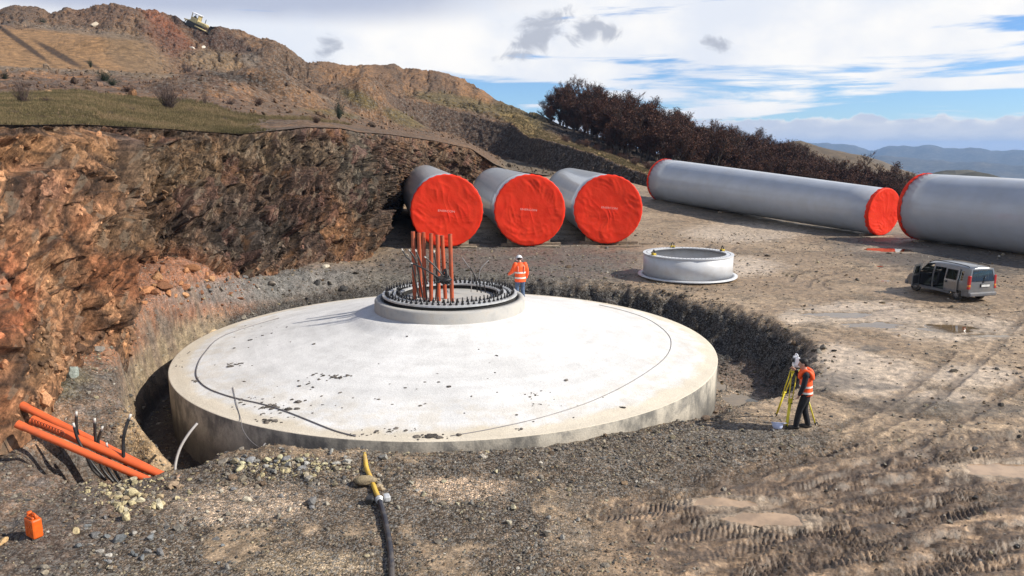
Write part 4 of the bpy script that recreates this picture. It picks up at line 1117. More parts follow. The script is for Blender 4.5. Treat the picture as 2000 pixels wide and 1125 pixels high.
cable([P_(935, 545, 24.5), P_(938, 527, 24.6), P_(946, 516, 24.7), P_(954, 509, 24.8)], .016, 'grey wire bent to the right behind the anchor ring', 'wire', M_WIRE, False, 'grey wires behind the ring')
cable([P_(920, 570, 24.4), P_(921, 550, 24.5), P_(919, 530, 24.5)], .014, 'thin grey wire standing upright behind the anchor ring', 'wire', M_WIRE, False, 'grey wires behind the ring')

# cable lying on the cone, thin wire over the edge
cpts = [(545, 622), (440, 655), (400, 690), (385, 718), (386, 740), (408, 760), (455, 777), (512, 790), (560, 805), (625, 831), (660, 844), (695, 853)]
def on_cone(px, py, up=.02):
    p = at_surf(px, py, zcone, 10, 45); p.z += up; return p
def on_cone_list(l): return [on_cone(a, b) for a, b in l]
w_ = smooth_path(on_cone_list([(a, min(b, 856)) for a, b in cpts]), 6)
for p in w_: p.z = float(zcone(np.array([p.x]), np.array([p.y]))[0]) + .015 if math.hypot(p.x - CX, p.y - CY) < FR - .01 else p.z
m = MB(); m.tube(w_, .017, 6)
tag(m.obj('cable', M_WIRE), 'dark thin cable lying in an arc on the left of the concrete cone', 'cable')
w_ = smooth_path(on_cone_list([(880, 852), (960, 838), (1060, 815), (1160, 782), (1240, 742), (1296, 702), (1311, 672), (1300, 648), (1262, 622), (1210, 605), (1170, 596)]), 6)
for p in w_: p.z = float(zcone(np.array([p.x]), np.array([p.y]))[0]) + .006
m = MB(); m.tube(w_, .012, 6)
tag(m.obj('cable', M_WIRE), 'very thin dark line lying in an arc on the right of the concrete cone', 'cable')
rimf = at_z(508, 822, 0.0)
m = MB(); m.tube(smooth_path([on_cone(455, 757), on_cone(462, 790), on_cone(470, 818), at_D(474, 838, 15.75), at_D(485, 856, 15.5), at_D(500, 870, 15.3), at_D(513, 876, 15.0)], 6), .008, 5)
tag(m.obj('wire', M_WIRE), 'thin grey wire hanging over the front left edge of the concrete', 'wire')
# curl of wire on the right behind the slab
m = MB(); m.tube(smooth_path([on_cone(1172, 588), at_D(1185, 586, 31.2), at_D(1200, 589, 31.0), at_D(1206, 597, 30.6), at_D(1196, 599, 30.6)], 6), .012, 5)
tag(m.obj('wire', M_WIRE), 'loose loop of wire on the back right edge of the concrete', 'wire')

# ================================================================== TOWER SECTIONS
def cover_mesh(R0, seed, skirt=.30, wr=.62):
    """tarpaulin stretched over a tube end: local +z looks outwards"""
    rs_ = np.concatenate([np.linspace(.02, .97, 34), [.99]]) * R0
    n = 120
    an = np.linspace(0, 2 * np.pi, n, endpoint=False)
    Rg, Ag = np.meshgrid(rs_, an, indexing='ij')
    x = Rg * np.cos(Ag); y = Rg * np.sin(Ag); q = Rg / R0
    rad = np.abs(pn2(Ag * 5.5 / np.pi * 2 + 2.0 * pn2(x * .6, y * .6, seed), q * 1.3 + seed, seed + 1))
    # long folds hanging from the top and sweeping round below
    fold = np.abs(pn2(x * 2.2 + .9 * y + 1.4 * pn2(x * .5, y * .5, seed + 4), y * .55 + seed, seed + 2))
    sw = np.abs(pn2(np.hypot(x, y - .8) * 2.6 + pn2(x * .8, y * .8, seed + 7), Ag * 1.1, seed + 3))
    low = S(.2, -.9, y / R0)
    g1 = .5 + .5 * np.clip(2 * pn2(x * .7, y * .7, seed + 11), -1, 1)
    z = -.06 * (1 - q ** 2) + wr * (.045 * (1 - rad) ** 6 * S(.30, .8, q) * S(1.0, .96, q) * (.4 + g1) + .05 * (1 - fold) ** 7 * S(1.0, .85, q) * (1 - .6 * low) * g1 + .06 * (1 - sw) ** 6 * low * S(1, .9, q) * (.3 + g1)) + .022 * pn2(x * 1.4, y * 1.4, seed + 5)
    mb = MB()
    V = [(0, 0, float(z[0].mean()))] + [(float(x[i, k]), float(y[i, k]), float(z[i, k])) for i in range(len(rs_)) for k in range(n)]
    F = [(0, 1 + k, 1 + (k + 1) % n) for k in range(n)]
    for i in range(len(rs_) - 1):
        for k in range(n):
            a, b = 1 + i * n + k, 1 + i * n + (k + 1) % n
            F.append((a, a + n, b + n, b))
    # skirt wraps over the rim
    base = 1 + (len(rs_) - 1) * n
    for j, (rr, zz) in enumerate(((1.012, -.02), (1.018, -.10), (1.014, -.6 * skirt), (1.012, -skirt))):
        for k in range(n):
            ruff = .010 * math.sin(k * 2 * math.pi / n * 30 + seed) * (j > 0)
            V.append(((rr + ruff) * R0 * math.cos(an[k]), (rr + ruff) * R0 * math.sin(an[k]), zz + (.06 * math.sin(k * 1.1 + seed) * math.sin(k * .37) if j == 3 else 0)))
        for k in range(n):
            a, b = base + k, base + (k + 1) % n
            F.append((a, a + n, b + n, b))
        base += n
    mb.add(V, F)
    return mb
def text_mesh(txt, size):
    cu = bpy.data.curves.new('print', 'FONT'); cu.body = txt; cu.size = size; cu.align_x = 'CENTER'; cu.align_y = 'CENTER'; cu.extrude = .002
    o = bpy.data.objects.new('print_tmp', cu); COL.objects.link(o)
    dg = bpy.context.evaluated_depsgraph_get()
    me = bpy.data.meshes.new_from_object(o.evaluated_get(dg))
    bpy.data.objects.remove(o); bpy.data.curves.remove(cu)
    return me
def tower_section(near, far, rn, rf_, label, seed, printed=True, seam=None, far_cover=False, near_cover=True, lettercov=(0, 0)):
    """near, far: centres of the two ends"""
    ax = (far - near); L = ax.length
    zq = -ax.normalized()                                    # local +z looks out of the near end
    yq = (Vector((0, 0, 1)) - zq * zq.z).normalized(); xq = yq.cross(zq)
    M = Matrix((xq, yq, zq)).transposed().to_4x4(); M.translation = near
    t = bpy.data.objects.new('tower_section', None); t.empty_display_size = .5; COL.objects.link(t)
    t.matrix_world = M
    tag(t, label, 'tower section', 'steel tower sections lying on timbers')
    sh = MB()
    n = 96; prof = []
    zs = np.linspace(0, -L, 12)
    prof = [(rn - .06, -.3), (rn - .06, 0.0)] + [(rn + (rf_ - rn) * (-z_ / L), float(z_)) for z_ in zs] + [(rf_ - .06, -L), (rf_ - .06, -L + .3)]
    sh.lathe(prof, n)
    sh.obj('shell', M_TOWER, t)
    for s_ in (seam or ()):
        r_ = rn + (rf_ - rn) * s_
        b = MB(); b.lathe([(r_ + .004, -L * s_ + .05), (r_ + .016, -L * s_ + .045), (r_ + .016, -L * s_ - .045), (r_ + .004, -L * s_ - .05)], n)
        b.obj('weld_seam', M_SEAM, t)
    if near_cover:
        c = cover_mesh(rn, seed); co = c.obj('end_cover', M_COVER, t); co.location = (0, 0, .03)
        if printed:
            me = text_mesh('ENERCON', .235)
            me.materials.append(M_PRINT)
            po = bpy.data.objects.new('lettering', me); COL.objects.link(po); po.parent = co
            po.location = (lettercov[0], lettercov[1], .115); po.rotation_euler = (0, 0, RAD(-5)); po.scale = (.98, .75, 1)
    if far_cover:
        c = cover_mesh(rf_, seed + 9); c.xf(Matrix.Rotation(math.pi, 4, 'Y')); co = c.obj('end_cover', M_COVER, t); co.location = (0, 0, -L - .03)
    return t, M
def sec(pn, Dn, rn, pf, Df, rf_, label, seed, **k):
    a = at_D(*pn, Dn); b = at_D(*pf, Df)
    t, M = tower_section(a, b, rn, rf_, label, seed, **k)
    return a, b
RT = 2.24
secA = sec((873, 412), 46.6, RT, (828, 368.5), 71, RT, 'grey steel tower section with red end cover, left one of the row of three', 3, lettercov=(-.05, .0))
secB = sec((1035, 411), 47.3, RT, (969, 374), 71, RT, 'grey steel tower section with red end cover, middle of the row of three', 13, seam=(.13,), lettercov=(-.1, .05))
secC = sec((1188, 409), 48.6, RT - .03, (1112, 374), 72, RT, 'grey steel tower section with red end cover, right one of the row of three', 23, lettercov=(.05, .1))
secE = sec((1727, 414), 54.0, 1.70, (1297, 352), 77, 2.15, 'long grey tower section before the dark wood, small red cover at its right end', 33, printed=False, far_cover=True)
F0 = at_D(1800, 403, 51.5)
F1 = F0 + Vector((.37, -.93, .0)).normalized() * 21
F1.z -= .3
tower_section(F1, F0, 2.24, 2.24, 'big grey tower section cut off by the right picture edge', 43, printed=False, far_cover=True)
def timber(c, L, w, h, rz, label, mat=M_WOOD):
    m = MB(); m.box((0, 0, 0), (L, w, h), bev=.015)
    o = m.obj('timber_beam', mat); o.location = c; o.rotation_euler = (0, 0, rz)
    tag(o, label, 'timber', 'timber beams under the tower sections')
    return o
for (a, b, lab) in ((secA, 0, 'left'), (secB, 0, 'middle'), (secC, 0, 'right')):
    p0, p1 = a
    d = (p1 - p0); d.normalize(); an = math.atan2(d.y, d.x) + math.pi / 2
    for (s_, pos) in ((.55, 'near'), (22.0, 'far')):
        p = p0 + d * s_
        zz = zg(p.x, p.y) + .09
        timber((p.x + .15, p.y, max(zz, p.z - RT - .11)), 3.9, .28, .2, an, 'dark timber beam under the %s end of the %s red-covered tower section' % (pos, lab), M_WOOD)
    for sgn, side in ((-1, 'left'), (1, 'right')):
        p = p0 + d * .6 + Vector((math.cos(an), math.sin(an), 0)) * sgn * 1.15 * -1
        m = MB(); m.add([(-.25, -.12, 0), (.25, -.12, 0), (.25, .12, 0), (-.25, .12, 0), (-.25, -.12, .34), (-.25, .12, .34)], [(3, 2, 1, 0), (0, 1, 4), (3, 5, 2), (1, 2, 5, 4), (0, 4, 5, 3)], 0, False)
        o = m.obj('timber_wedge', M_WOOD2); o.location = (p.x, p.y, max(zg(p.x, p.y) + .16, p0.z - RT + .0)); o.rotation_euler = (0, 0, an + (math.pi if sgn < 0 else 0))
        tag(o, 'pale timber wedge chocking the %s side of the %s red-covered tower section' % (side, lab), 'wedge', 'timber wedges chocking the tower sections')
for (p0, p1, r0, r1, nm, L) in ((secE[0], secE[1], 1.70, 2.15, 'long tower section before the wood', 0), (F0, F1, 2.24, 2.24, 'big tower section on the right', 0)):
    d = (p1 - p0); LL = d.length; d.normalize(); an = math.atan2(d.y, d.x) + math.pi / 2
    for (s_, pos) in ((.8, 'near the red cover of'), (LL * .62, 'halfway along'), (LL - 1.2, 'at the other end of')):
        p = p0 + d * s_; r = r0 + (r1 - r0) * s_ / LL
        g = zg(p.x, p.y); h = max(.12, p.z - r - g + .06)
        timber((p.x, p.y, g + h / 2 - .02), 2.4, .4, h, an, 'thick timber block %s the %s' % (pos, nm), M_WOOD)
# odd boards left on the ground by the covers
for (px, py, L, rz, nm) in ((1213, 482, 2.6, .05, 'long dark board lying on the ground right of the right-hand timber'), (1262, 477, .9, .05, 'short dark plank end lying on the ground beside the right tower section'),
                            (1068, 483, 1.6, .0, 'pale board on the ground at the foot of the middle red cover'), (905, 485, 1.7, -.05, 'reddish board on the ground at the foot of the left red cover'), (1715, 462, 2.6, .3, 'pale plank on the ground before the small red cover')):
    p = at_z(px, py, 0.0)
    m = MB(); m.box((0, 0, 0), (L, .22, .08), bev=.01)
    o = m.obj('board', M_WOOD if 'dark' in nm else M_WOOD2); o.location = (p.x, p.y, zg(p.x, p.y) + .05); o.rotation_euler = (0, .0, rz)
    tag(o, nm, 'board', 'loose boards by the tower sections')

# ================================================================== STEEL BASE RING
rc = at_z(1340, 541, 0.0); 
RC = Vector((rc.x + .05, 36.3, zg(rc.x, 36.3) + .06))
br = thing('tower_base_ring', 'white steel tower base ring with wide bottom flange, standing on the ground', 'steel ring', RC)
m = MB(); m.lathe([(2.16, .06), (2.16, 1.04), (2.12, 1.04), (2.12, .06)], 120, closed=True); m.obj('shell', M_RINGW, br)
m = MB(); m.lathe([(2.40, 0), (2.40, .055), (2.162, .06), (2.162, .005), (2.40, 0)], 120); m.lathe([(2.118, .005), (2.118, .06), (1.9, .06), (1.9, .005)], 120); m.obj('bottom_flange', M_RINGW, br)
m = MB(); m.lathe([(2.19, 1.045), (2.19, 1.10), (1.83, 1.10), (1.83, 1.045)], 120, closed=True, smooth=False); tf = m.obj('top_flange', M_RINGW, br)
hole = MB(); hole.tube([(0, 0, 0), (0, 0, .012)], .028, 8, smooth=False); hme = hole.mesh('bolt_hole'); hme.materials.append(M_DKSTEEL)
for k in range(72):
    a = 2 * math.pi * k / 72
    o = bpy.data.objects.new('bolt_hole', hme); COL.objects.link(o); o.parent = tf; o.location = (2.01 * math.cos(a), 2.01 * math.sin(a), 1.094)
for k, a in enumerate((RAD(203), RAD(20), RAD(100))):
    m = MB(); m.box((0, 0, .05), (.22, .16, .10), bev=.02); m.tube(smooth_path([(-.07, 0, .1), (-.06, 0, .2), (0, 0, .25), (.06, 0, .2), (.07, 0, .1)], 4), .025, 8, 1)
    m.box((.0, .07, .0), (.12, .10, .14), m=1, bev=.02)
    o = m.obj('lifting_lug', [M_YEL, M_TRIM], br); o.location = (2.0 * math.cos(a), 2.0 * math.sin(a), 1.10); o.rotation_euler = (0, 0, a + math.pi / 2)

# ================================================================== PIPES, CABLES, CAN AND HOSE AT THE FRONT LEFT
def pipe(a, b, r, label):
    m = MB(); d = (b - a).normalized()
    m.tube([a, a + (b - a) * .33, a + (b - a) * .66, b], r, 20, 0, caps=False)
    m.tube([a + d * .002, a + d * .6], r * .9, 20, 1)
    V = []; 
    m.tube([a - d * .0, a + d * .16], r * 1.10, 20, 0, caps=False)
    q = d.to_track_quat('Z', 'Y').to_matrix().to_4x4(); q.translation = a
    k = MB(); k.lathe([(r * 1.10, 0), (r * .9, 0)], 20); k.xf(q); m.add(k.v, k.f, 0)
    o = m.obj('drain_pipe', [M_PVC, M_PVCD])
    tag(o, label, 'pipe', 'orange pipes sticking out of the pit')
    return o
pipe(at_D(41, 791, 14.9), at_D(310, 925, 14.8), .080, 'orange pipe sticking highest out of the pit, behind the other two')
pipe(at_D(62, 820, 14.3), at_D(322, 931, 14.2), .086, 'middle orange pipe with a wavy wire along its upper end')
pipe(at_D(33, 828, 13.85), at_D(300, 942, 13.9), .074, 'lowest orange pipe, nearest of the three slanting out of the pit')
sq = []
for k in range(60):
    t_ = k / 59
    p = at_D(66 + 66 * t_, 821 + 27 * t_, 14.22 - .06 * t_)
    sq.append(p + Vector((.03 * math.sin(k * 1.25), -.1, .075 * math.cos(k * 1.25) + .03)))
m = MB(); m.tube(sq, .007, 5)
tag(m.obj('tie_wire', M_PVCD), 'dark red wavy tie wire curling along the middle orange pipe', 'wire')
GP2 = 'black cables standing in the pit at the front left'
for (l, r, lab) in (([(207, 938, 14.3), (182, 918, 14.2), (166, 885, 14.15), (152, 858, 14.15), (145, 834, 14.15)], .036, 'short black cable leaning left out of the pit, leftmost'),
                    ([(205, 935, 14.6), (180, 905, 14.6), (160, 870, 14.6), (150, 840, 14.6), (149, 812, 14.6)], .038, 'tall black cable standing behind the leftmost one in the pit'),
                    ([(222, 942, 14.5), (200, 915, 14.5), (190, 880, 14.5), (186, 850, 14.5), (185, 825, 14.5)], .038, 'tall black cable in the middle of the pit, upright'),
                    ([(232, 945, 14.6), (214, 920, 14.6), (196, 880, 14.6), (192, 860, 14.6), (198, 840, 14.6)], .036, 'shorter black cable just right of the middle upright one'),
                    ([(236, 940, 14.3), (222, 915, 14.3), (212, 890, 14.3), (209, 872, 14.3)], .034, 'black cable mostly hidden behind the pipes in the pit'),
                    ([(265, 946, 14.2), (250, 925, 14.2), (242, 895, 14.2), (241, 860, 14.25), (246, 835, 14.3), (252, 818, 14.35)], .042, 'thick black cable curving right at its top, right side of the pit')):
    cable([at_D(*q) for q in l], r * .8, lab, group=GP2, n=10)
cable([at_D(342, 930, 14.6), at_D(343, 905, 14.8), at_D(352, 875, 15.0), at_D(368, 848, 15.2), at_D(385, 827, 15.4)], .03, 'grey bent cable standing alone between the pit and the concrete', 'cable', mat_simple('grey_sheath', (.36, .34, .33), .5, dirt=(.2, .17, .14), dirt_amt=.5), False, n=10)
# drain stub and rods in the gravel against the slab
dp = at_D(567, 896, 14.35)
m = MB(); m.tube([dp + Vector((0, -.12, -.02)), dp + Vector((0, .35, .02))], .085, 16, 0, caps=False); m.tube([dp + Vector((0, .05, 0)), dp + Vector((0, .07, 0))], .08, 16, 1)
tag(m.obj('drain_stub', [M_BHOSE, M_GAP]), 'open black pipe end poking out of the gravel by the slab', 'pipe')
m = MB(); m.tube(smooth_path([at_D(552, 884, 14.6), at_D(560, 881, 14.6), at_D(574, 880, 14.6), at_D(575, 890, 14.6)], 4), .008, 5)
tag(m.obj('bent_rod', M_WIRE), 'thin bent steel rod above the open black pipe end', 'rod')
m = MB(); m.tube(smooth_path([at_D(512, 884, 14.7), at_D(514, 872, 14.8), at_D(518, 866, 14.9)], 4), .018, 6)
tag(m.obj('cable_stub', M_WIRE), 'short grey cable stub in the gravel at the slab edge', 'cable')

# fuel can
jc = on_ground(68, 1046, t0=6)
can = thing('fuel_can', 'orange plastic fuel can standing on stony ground', 'fuel can', (jc.x, jc.y, jc.z - .01), (0, 0, RAD(-32)))
can.scale = (1.0, 1.0, 1.0)
m = MB(); m.box((0, 0, .165), (.27, .165, .33), bev=.03); 
m.box((0, 0, .345), (.20, .11, .045), bev=.02)
body_o = m.obj('body', M_JERRY, can)
m = MB()
for sx_ in (-1, 1):
    m.box((0, sx_ * .084, .165), (.035, .012, .25), rot=(0, RAD(38), 0), bev=.004); m.box((0, sx_ * .084, .165), (.035, .012, .25), rot=(0, RAD(-38), 0), bev=.004)
m.obj('side_rib', M_JERRY, can)
m = MB(); m.tube(smooth_path([(-.02, 0, .35), (-.015, 0, .395), (.05, 0, .405), (.105, 0, .395), (.11, 0, .345)], 4), .018, 8); m.obj('handle', M_JERRY, can)
m = MB(); m.lathe([(.038, 0), (.04, .045), (.034, .055), (0, .055)], 14, c=(-.09, 0, .355)); m.obj('cap', M_JERRY, can)

# hose
hs = thing('hose', 'yellow hose joined to a thick black hose lying on the ground in front', 'hose')
hy = [on_ground(711, 891), on_ground(716, 918), on_ground(724, 938), on_ground(731, 957), on_ground(741, 981)]
hb = [on_ground(742, 984), on_ground(751, 1015), on_ground(759, 1055), on_ground(764, 1095), on_ground(766, 1150), on_ground(760, 1230)]
for p in hy + hb: p.z += .055
hy[0] = at_D(712, 891, hy[0].y + .12); hy[0].z += .05
m = MB(); m.tube(smooth_path(hy, 6), .044, 14); m.obj('yellow_hose', M_YHOSE, hs)
m = MB(); m.tube(smooth_path(hb, 8), .050, 14); m.obj('black_hose', M_BHOSE, hs)
d = (hb[1] - hy[-1]).normalized()
cpl = thing('coupling', 'x', 'x'); del cpl['label'], cpl['category']; cpl.parent = hs
m = MB(); c0 = hy[-1] - d * .02; m.tube([c0 - d * .03, c0 + d * .10], .062, 14); m.tube([c0 + d * .0, c0 + d * .035], .078, 14); m.obj('sleeve', M_STEEL, cpl)
m = MB(); m.tube([c0 + Vector((-.22, -.04, -.02)), c0 + Vector((-.1, 0, .0))], .06, 10); m.box(c0 + Vector((-.17, -.02, .0)), (.13, .16, .1), bev=.02); m.obj('lever', M_TRIM, cpl)
m = MB(); m.box(c0 + Vector((.13, .05, .0)), (.12, .16, .12), bev=.03, rot=(0, 0, .4)); m.obj('clamp', M_STEEL, cpl)
# muddy rag heaped on the yellow hose
rgp = on_ground(722, 944)
m = MB()
bm = bmesh.new(); bmesh.ops.create_icosphere(bm, subdivisions=3, radius=1)
for v_ in bm.verts:
    n_ = float(fbm3(np.array([v_.co.x * 1.6]), np.array([v_.co.y * 1.6]), np.array([v_.co.z * 1.6 + 4]), 3, 71)[0])
    v_.co *= (1 + .6 * n_); v_.co.x *= .22; v_.co.y *= .13; v_.co.z *= .075
m.bm(bm); o = m.obj('sack', mat_simple('muddy_sacking', (.30, .235, .14), .9, var=.3, scale=9, bump=.02, dirt=(.12, .09, .06), dirt_amt=.7)); o.location = rgp + Vector((-.07, -.05, .09))
tag(o, 'crumpled muddy sack lying over the yellow hose', 'sack')
# ================================================================== PUDDLES
for i, (cx, cy, a, b, z) in enumerate(PUDS):
    m = MB(); n = 64; wl = z - .02
    qs_ = np.linspace(.05, 1.7, 60); V = [(cx, cy, wl)]
    for k in range(n):
        an = 2 * math.pi * k / n
        hx = cx + qs_ * a * math.cos(an); hy = cy + qs_ * b * math.sin(an)
        up_ = zground(hx, hy) > wl + .004
        q = qs_[int(np.argmax(up_))] if up_.any() else 1.2
        q = min(q + .06, 1.5)
        V.append((cx + q * a * math.cos(an), cy + q * b * math.sin(an), wl))
    m.add(V, [(0, 1 + k, 1 + (k + 1) % n) for k in range(n)])
    kind(m.obj('puddle', M_WATER2 if i >= 9 else M_WATER), 'structure')

# ================================================================== VAN  (local: +y forward, x to the right, z up)
VD = 1.0
pr = at_z(1868, 586, 0.0); pf_ = at_z(1783, 566, 0.0)
VS_ = .83
hd = Vector((pf_.x - pr.x, pf_.y - pr.y, 0)).normalized()
vr = Vector((hd.y, -hd.x, 0))
van_c = Vector((pr.x, pr.y, 0)) + vr * .70 * VS_ + hd * 1.25 * VS_
van = thing('van', 'silver grey van with its front and sliding side doors open', 'van', (van_c.x, van_c.y, zg(van_c.x, van_c.y) - .01), (0, 0, math.atan2(-hd.x, hd.y)))
van.scale = (VS_, VS_, VS_)
def van_w(z, y):
    """half width of the body"""
    w_ = .835 if z < .95 else .835 - .16 * ((z - .95) / .82) ** 1.25
    w_ -= .05 * S(1.1, 2.0, np.array(y)) + .02 * S(-1.7, -2.0, np.array(y))
    if z < .45: w_ -= .03
    return float(w_)
def top_z(y):
    return float(np.interp(y, [-1.98, -1.9, -1.6, -.8, .1, .62, .75, 1.28, 1.5, 1.86, 1.97, 2.02], [1.66, 1.735, 1.78, 1.81, 1.80, 1.735, 1.69, 1.10, 1.03, .88, .74, .6]))
def rear_y(z): return -1.99 + .10 * max(0, z - 1.0) ** 1.5 / .7
FRONT_OPEN = (.30, 1.16); SLIDE_OPEN = (-.60, .20)
ys = [-1.99, -1.9, -1.72, -1.58, -1.25, -.92, -.60, -.2, .20, .30, .62, .75, 1.0, 1.16, 1.28, 1.42, 1.68, 1.86, 1.97, 2.02]
zfs = [.30, .42, .55, .75, .98, 1.06]
m = MB()
def side_pt(s_, y, z): return (s_ * van_w(z, y), y, z)
def zlist(y):
    tz = top_z(y)
    lows = [min(q, tz - .02 * (6 - i)) for i, q in enumerate(zfs)]
    if tz > 1.2:
        ups = [1.06 + (tz - .09 - 1.06) * f for f in (.25, .5, .75, 1.0)]
    else:
        ups = [min(1.06, tz - .02) + .001 * f for f in (1, 2, 3, 4)]
    return lows + ups
ZL = [zlist(y) for y in ys]
nz_ = len(ZL[0])
for s_ in (-1, 1):
    V = [side_pt(s_, y if j > 1 else y, ZL[i][j]) for i, y in enumerate(ys) for j in range(nz_)]
    V = [(a, max(b, rear_y(c)) if b < -1.85 else b, c) for a, b, c in V]
    F = []
    for i in range(len(ys) - 1):
        yc = .5 * (ys[i] + ys[i + 1])
        for j in range(nz_ - 1):
            zc = .5 * (ZL[i][j] + ZL[i][j + 1]); tz = top_z(yc)
            if s_ < 0:
                if FRONT_OPEN[0] < yc < FRONT_OPEN[1] and zc > .42: continue
                if SLIDE_OPEN[0] < yc < SLIDE_OPEN[1] and .40 < zc < tz - .22: continue
            # wheel arches
            if any(abs(yc - wy) < .34 and zc < .55 for wy in (-1.25, 1.42)): continue
            # window holes on the right side and rear left quarter
            if 1.06 < zc < tz - .2 and tz > 1.2:
                if s_ > 0 and (-1.58 < yc < -.62 or -.55 < yc < .20 or .30 < yc < 1.0): continue
                if s_ < 0 and -1.58 < yc < -.92: continue
            q = (i * nz_ + j, (i + 1) * nz_ + j, (i + 1) * nz_ + j + 1, i * nz_ + j + 1)
            F.append(q if s_ > 0 else q[::-1])
    m.add(V, F, 0, True)
# roof, bonnet and front across the car, windscreen opening left out
xs = [-1, -.88, -.5, 0, .5, .88, 1]
V = []; F = []
for i, y in enumerate(ys):
    tz = top_z(y); ez = ZL[i][-1]; w_ = van_w(ez, y)
    for q in xs:
        zz = tz + .015 * (1 - q * q) - (tz - ez) * abs(q) ** 5
        V.append((q * w_, max(y, rear_y(zz)) if y < -1.85 else y, zz))
nx = len(xs)
for i in range(len(ys) - 1):
    yc = .5 * (ys[i] + ys[i + 1])
    for j in range(nx - 1):
        if .75 < yc < 1.28 and 1 <= j <= nx - 3 + 0: continue
        F.append((i * nx + j, i * nx + j + 1, (i + 1) * nx + j + 1, (i + 1) * nx + j))
m.add(V, F, 0, True)
# nose
V = [(q * van_w(z, 2.0), 2.02 + .05 * (1 - q * q) - .02 * abs(q), z) for z in (.30, .45, .6) for q in xs]
m.add(V, [(r_ * nx + j, r_ * nx + j + 1, (r_ + 1) * nx + j + 1, (r_ + 1) * nx + j) for r_ in range(2) for j in range(nx - 1)], 1)
m.obj('body', [M_VAN, M_BUMP], van)
# tailgate with its window
tg = MB(); zz_ = [.45, .62, .8, .98, 1.08, 1.30, 1.52, 1.62, 1.70]; qs = [-1, -.84, -.4, 0, .4, .84, 1]
V = [(q * (van_w(z, -1.99) - .004), rear_y(z) - .012 - .03 * (1 - q * q), z) for z in zz_ for q in qs]
F = []
for i in range(len(zz_) - 1):
    for j in range(len(qs) - 1):
        zc = .5 * (zz_[i] + zz_[i + 1])
        if 1.08 < zc < 1.62 and 1 <= j <= len(qs) - 3: continue
        F.append((i * 7 + j, i * 7 + j + 1, (i + 1) * 7 + j + 1, (i + 1) * 7 + j))
tg.add(V, F)
tgo = tg.obj('tailgate', M_VAN, van)
g = MB(); V = [(q * (van_w(z, -1.99) - .004) * .998, rear_y(z) - .010 - .03 * (1 - q * q), z) for z in (1.075, 1.3, 1.52, 1.625) for q in (-.85, -.4, 0, .4, .85)]
g.add(V, [(i * 5 + j, i * 5 + j + 1, (i + 1) * 5 + j + 1, (i + 1) * 5 + j) for i in range(3) for j in range(4)]); g.obj('rear_window', M_GLASS, tgo)
f_ = MB()
for (za, zb, qa, qb) in ((1.06, 1.085, -.86, .86), (1.615, 1.64, -.86, .86), (1.06, 1.64, -.87, -.835), (1.06, 1.64, .835, .87)):
    V = [(q * van_w(z, -1.99), rear_y(z) - .018 - .03 * (1 - q * q), z) for z in np.linspace(za, zb, 4) for q in np.linspace(qa, qb, 8)]
    f_.add(V, [(i * 8 + j, i * 8 + j + 1, (i + 1) * 8 + j + 1, (i + 1) * 8 + j) for i in range(3) for j in range(7)])
f_.obj('window_seal', M_TRIM, tgo)
wm = MB(); wm.tube([(.05, -2.045, 1.03), (.0, -2.05, 1.10), (.14, -2.03, 1.33)], .013, 6); wm.box((.0, -2.04, 1.02), (.08, .03, .05)); wm.obj('wiper', M_TRIM, tgo)
pl = MB(); pl.box((.12, -2.045, .86), (.56, .03, .17), bev=.01); pl.obj('plate_recess', M_TRIM, tgo)
pl = MB(); pl.box((.14, -2.064, .855), (.50, .012, .11)); pl.obj('number_plate', M_PLATE, tgo)
b_ = MB(); b_.box((0, -2.03, .43), (1.66, .20, .20), bev=.05); b_.box((-.80, -1.86, .43), (.06, .34, .2), bev=.02); b_.box((.80, -1.86, .43), (.06, .34, .2), bev=.02); b_.obj('rear_bumper', M_BUMP, van)
b_ = MB(); b_.box((0, 2.05, .40), (1.6, .22, .24), bev=.06); b_.obj('front_bumper', M_BUMP, van)
for s_ in (-1, 1):
    t_ = MB(); t_.box((s_ * .775, -1.955, 1.14), (.13, .13, .46), bev=.03); tl = t_.obj('tail_light', M_RED, van)
    t_ = MB(); t_.box((s_ * .792, -1.975, .86), (.13, .12, .10), bev=.02); t_.obj('indicator_lens', M_AMBER, tl)
    t_ = MB(); t_.box((s_ * .800, -1.97, .75), (.13, .12, .11), bev=.02); t_.obj('reverse_lens', M_RED, tl)
    h_ = MB(); h_.ball((s_ * .62, 1.93, .72), (.17, .12, .10)); h_.obj('headlight', M_WHITEP, van)
    r_ = MB(); r_.tube(smooth_path([(s_ * .63, -1.72, 1.74), (s_ * .63, -1.62, 1.80), (s_ * .63, -.6, 1.845), (s_ * .63, .35, 1.815), (s_ * .63, .5, 1.765)], 4), .020, 8); r_.obj('roof_rail', M_TRIM, van)
    # lower cladding
    q_ = MB()
    for (ya, yb) in ((-.88, 1.06),):
        q_.box((s_ * .826, (ya + yb) / 2, .36), (.05, yb - ya, .13), bev=.015)
    q_.obj('sill_cladding', M_BUMP, van)
at_ = MB(); at_.tube([(0, -1.6, 1.8), (0, -1.95, 2.1)], .007, 5); at_.obj('antenna', M_TRIM, van)
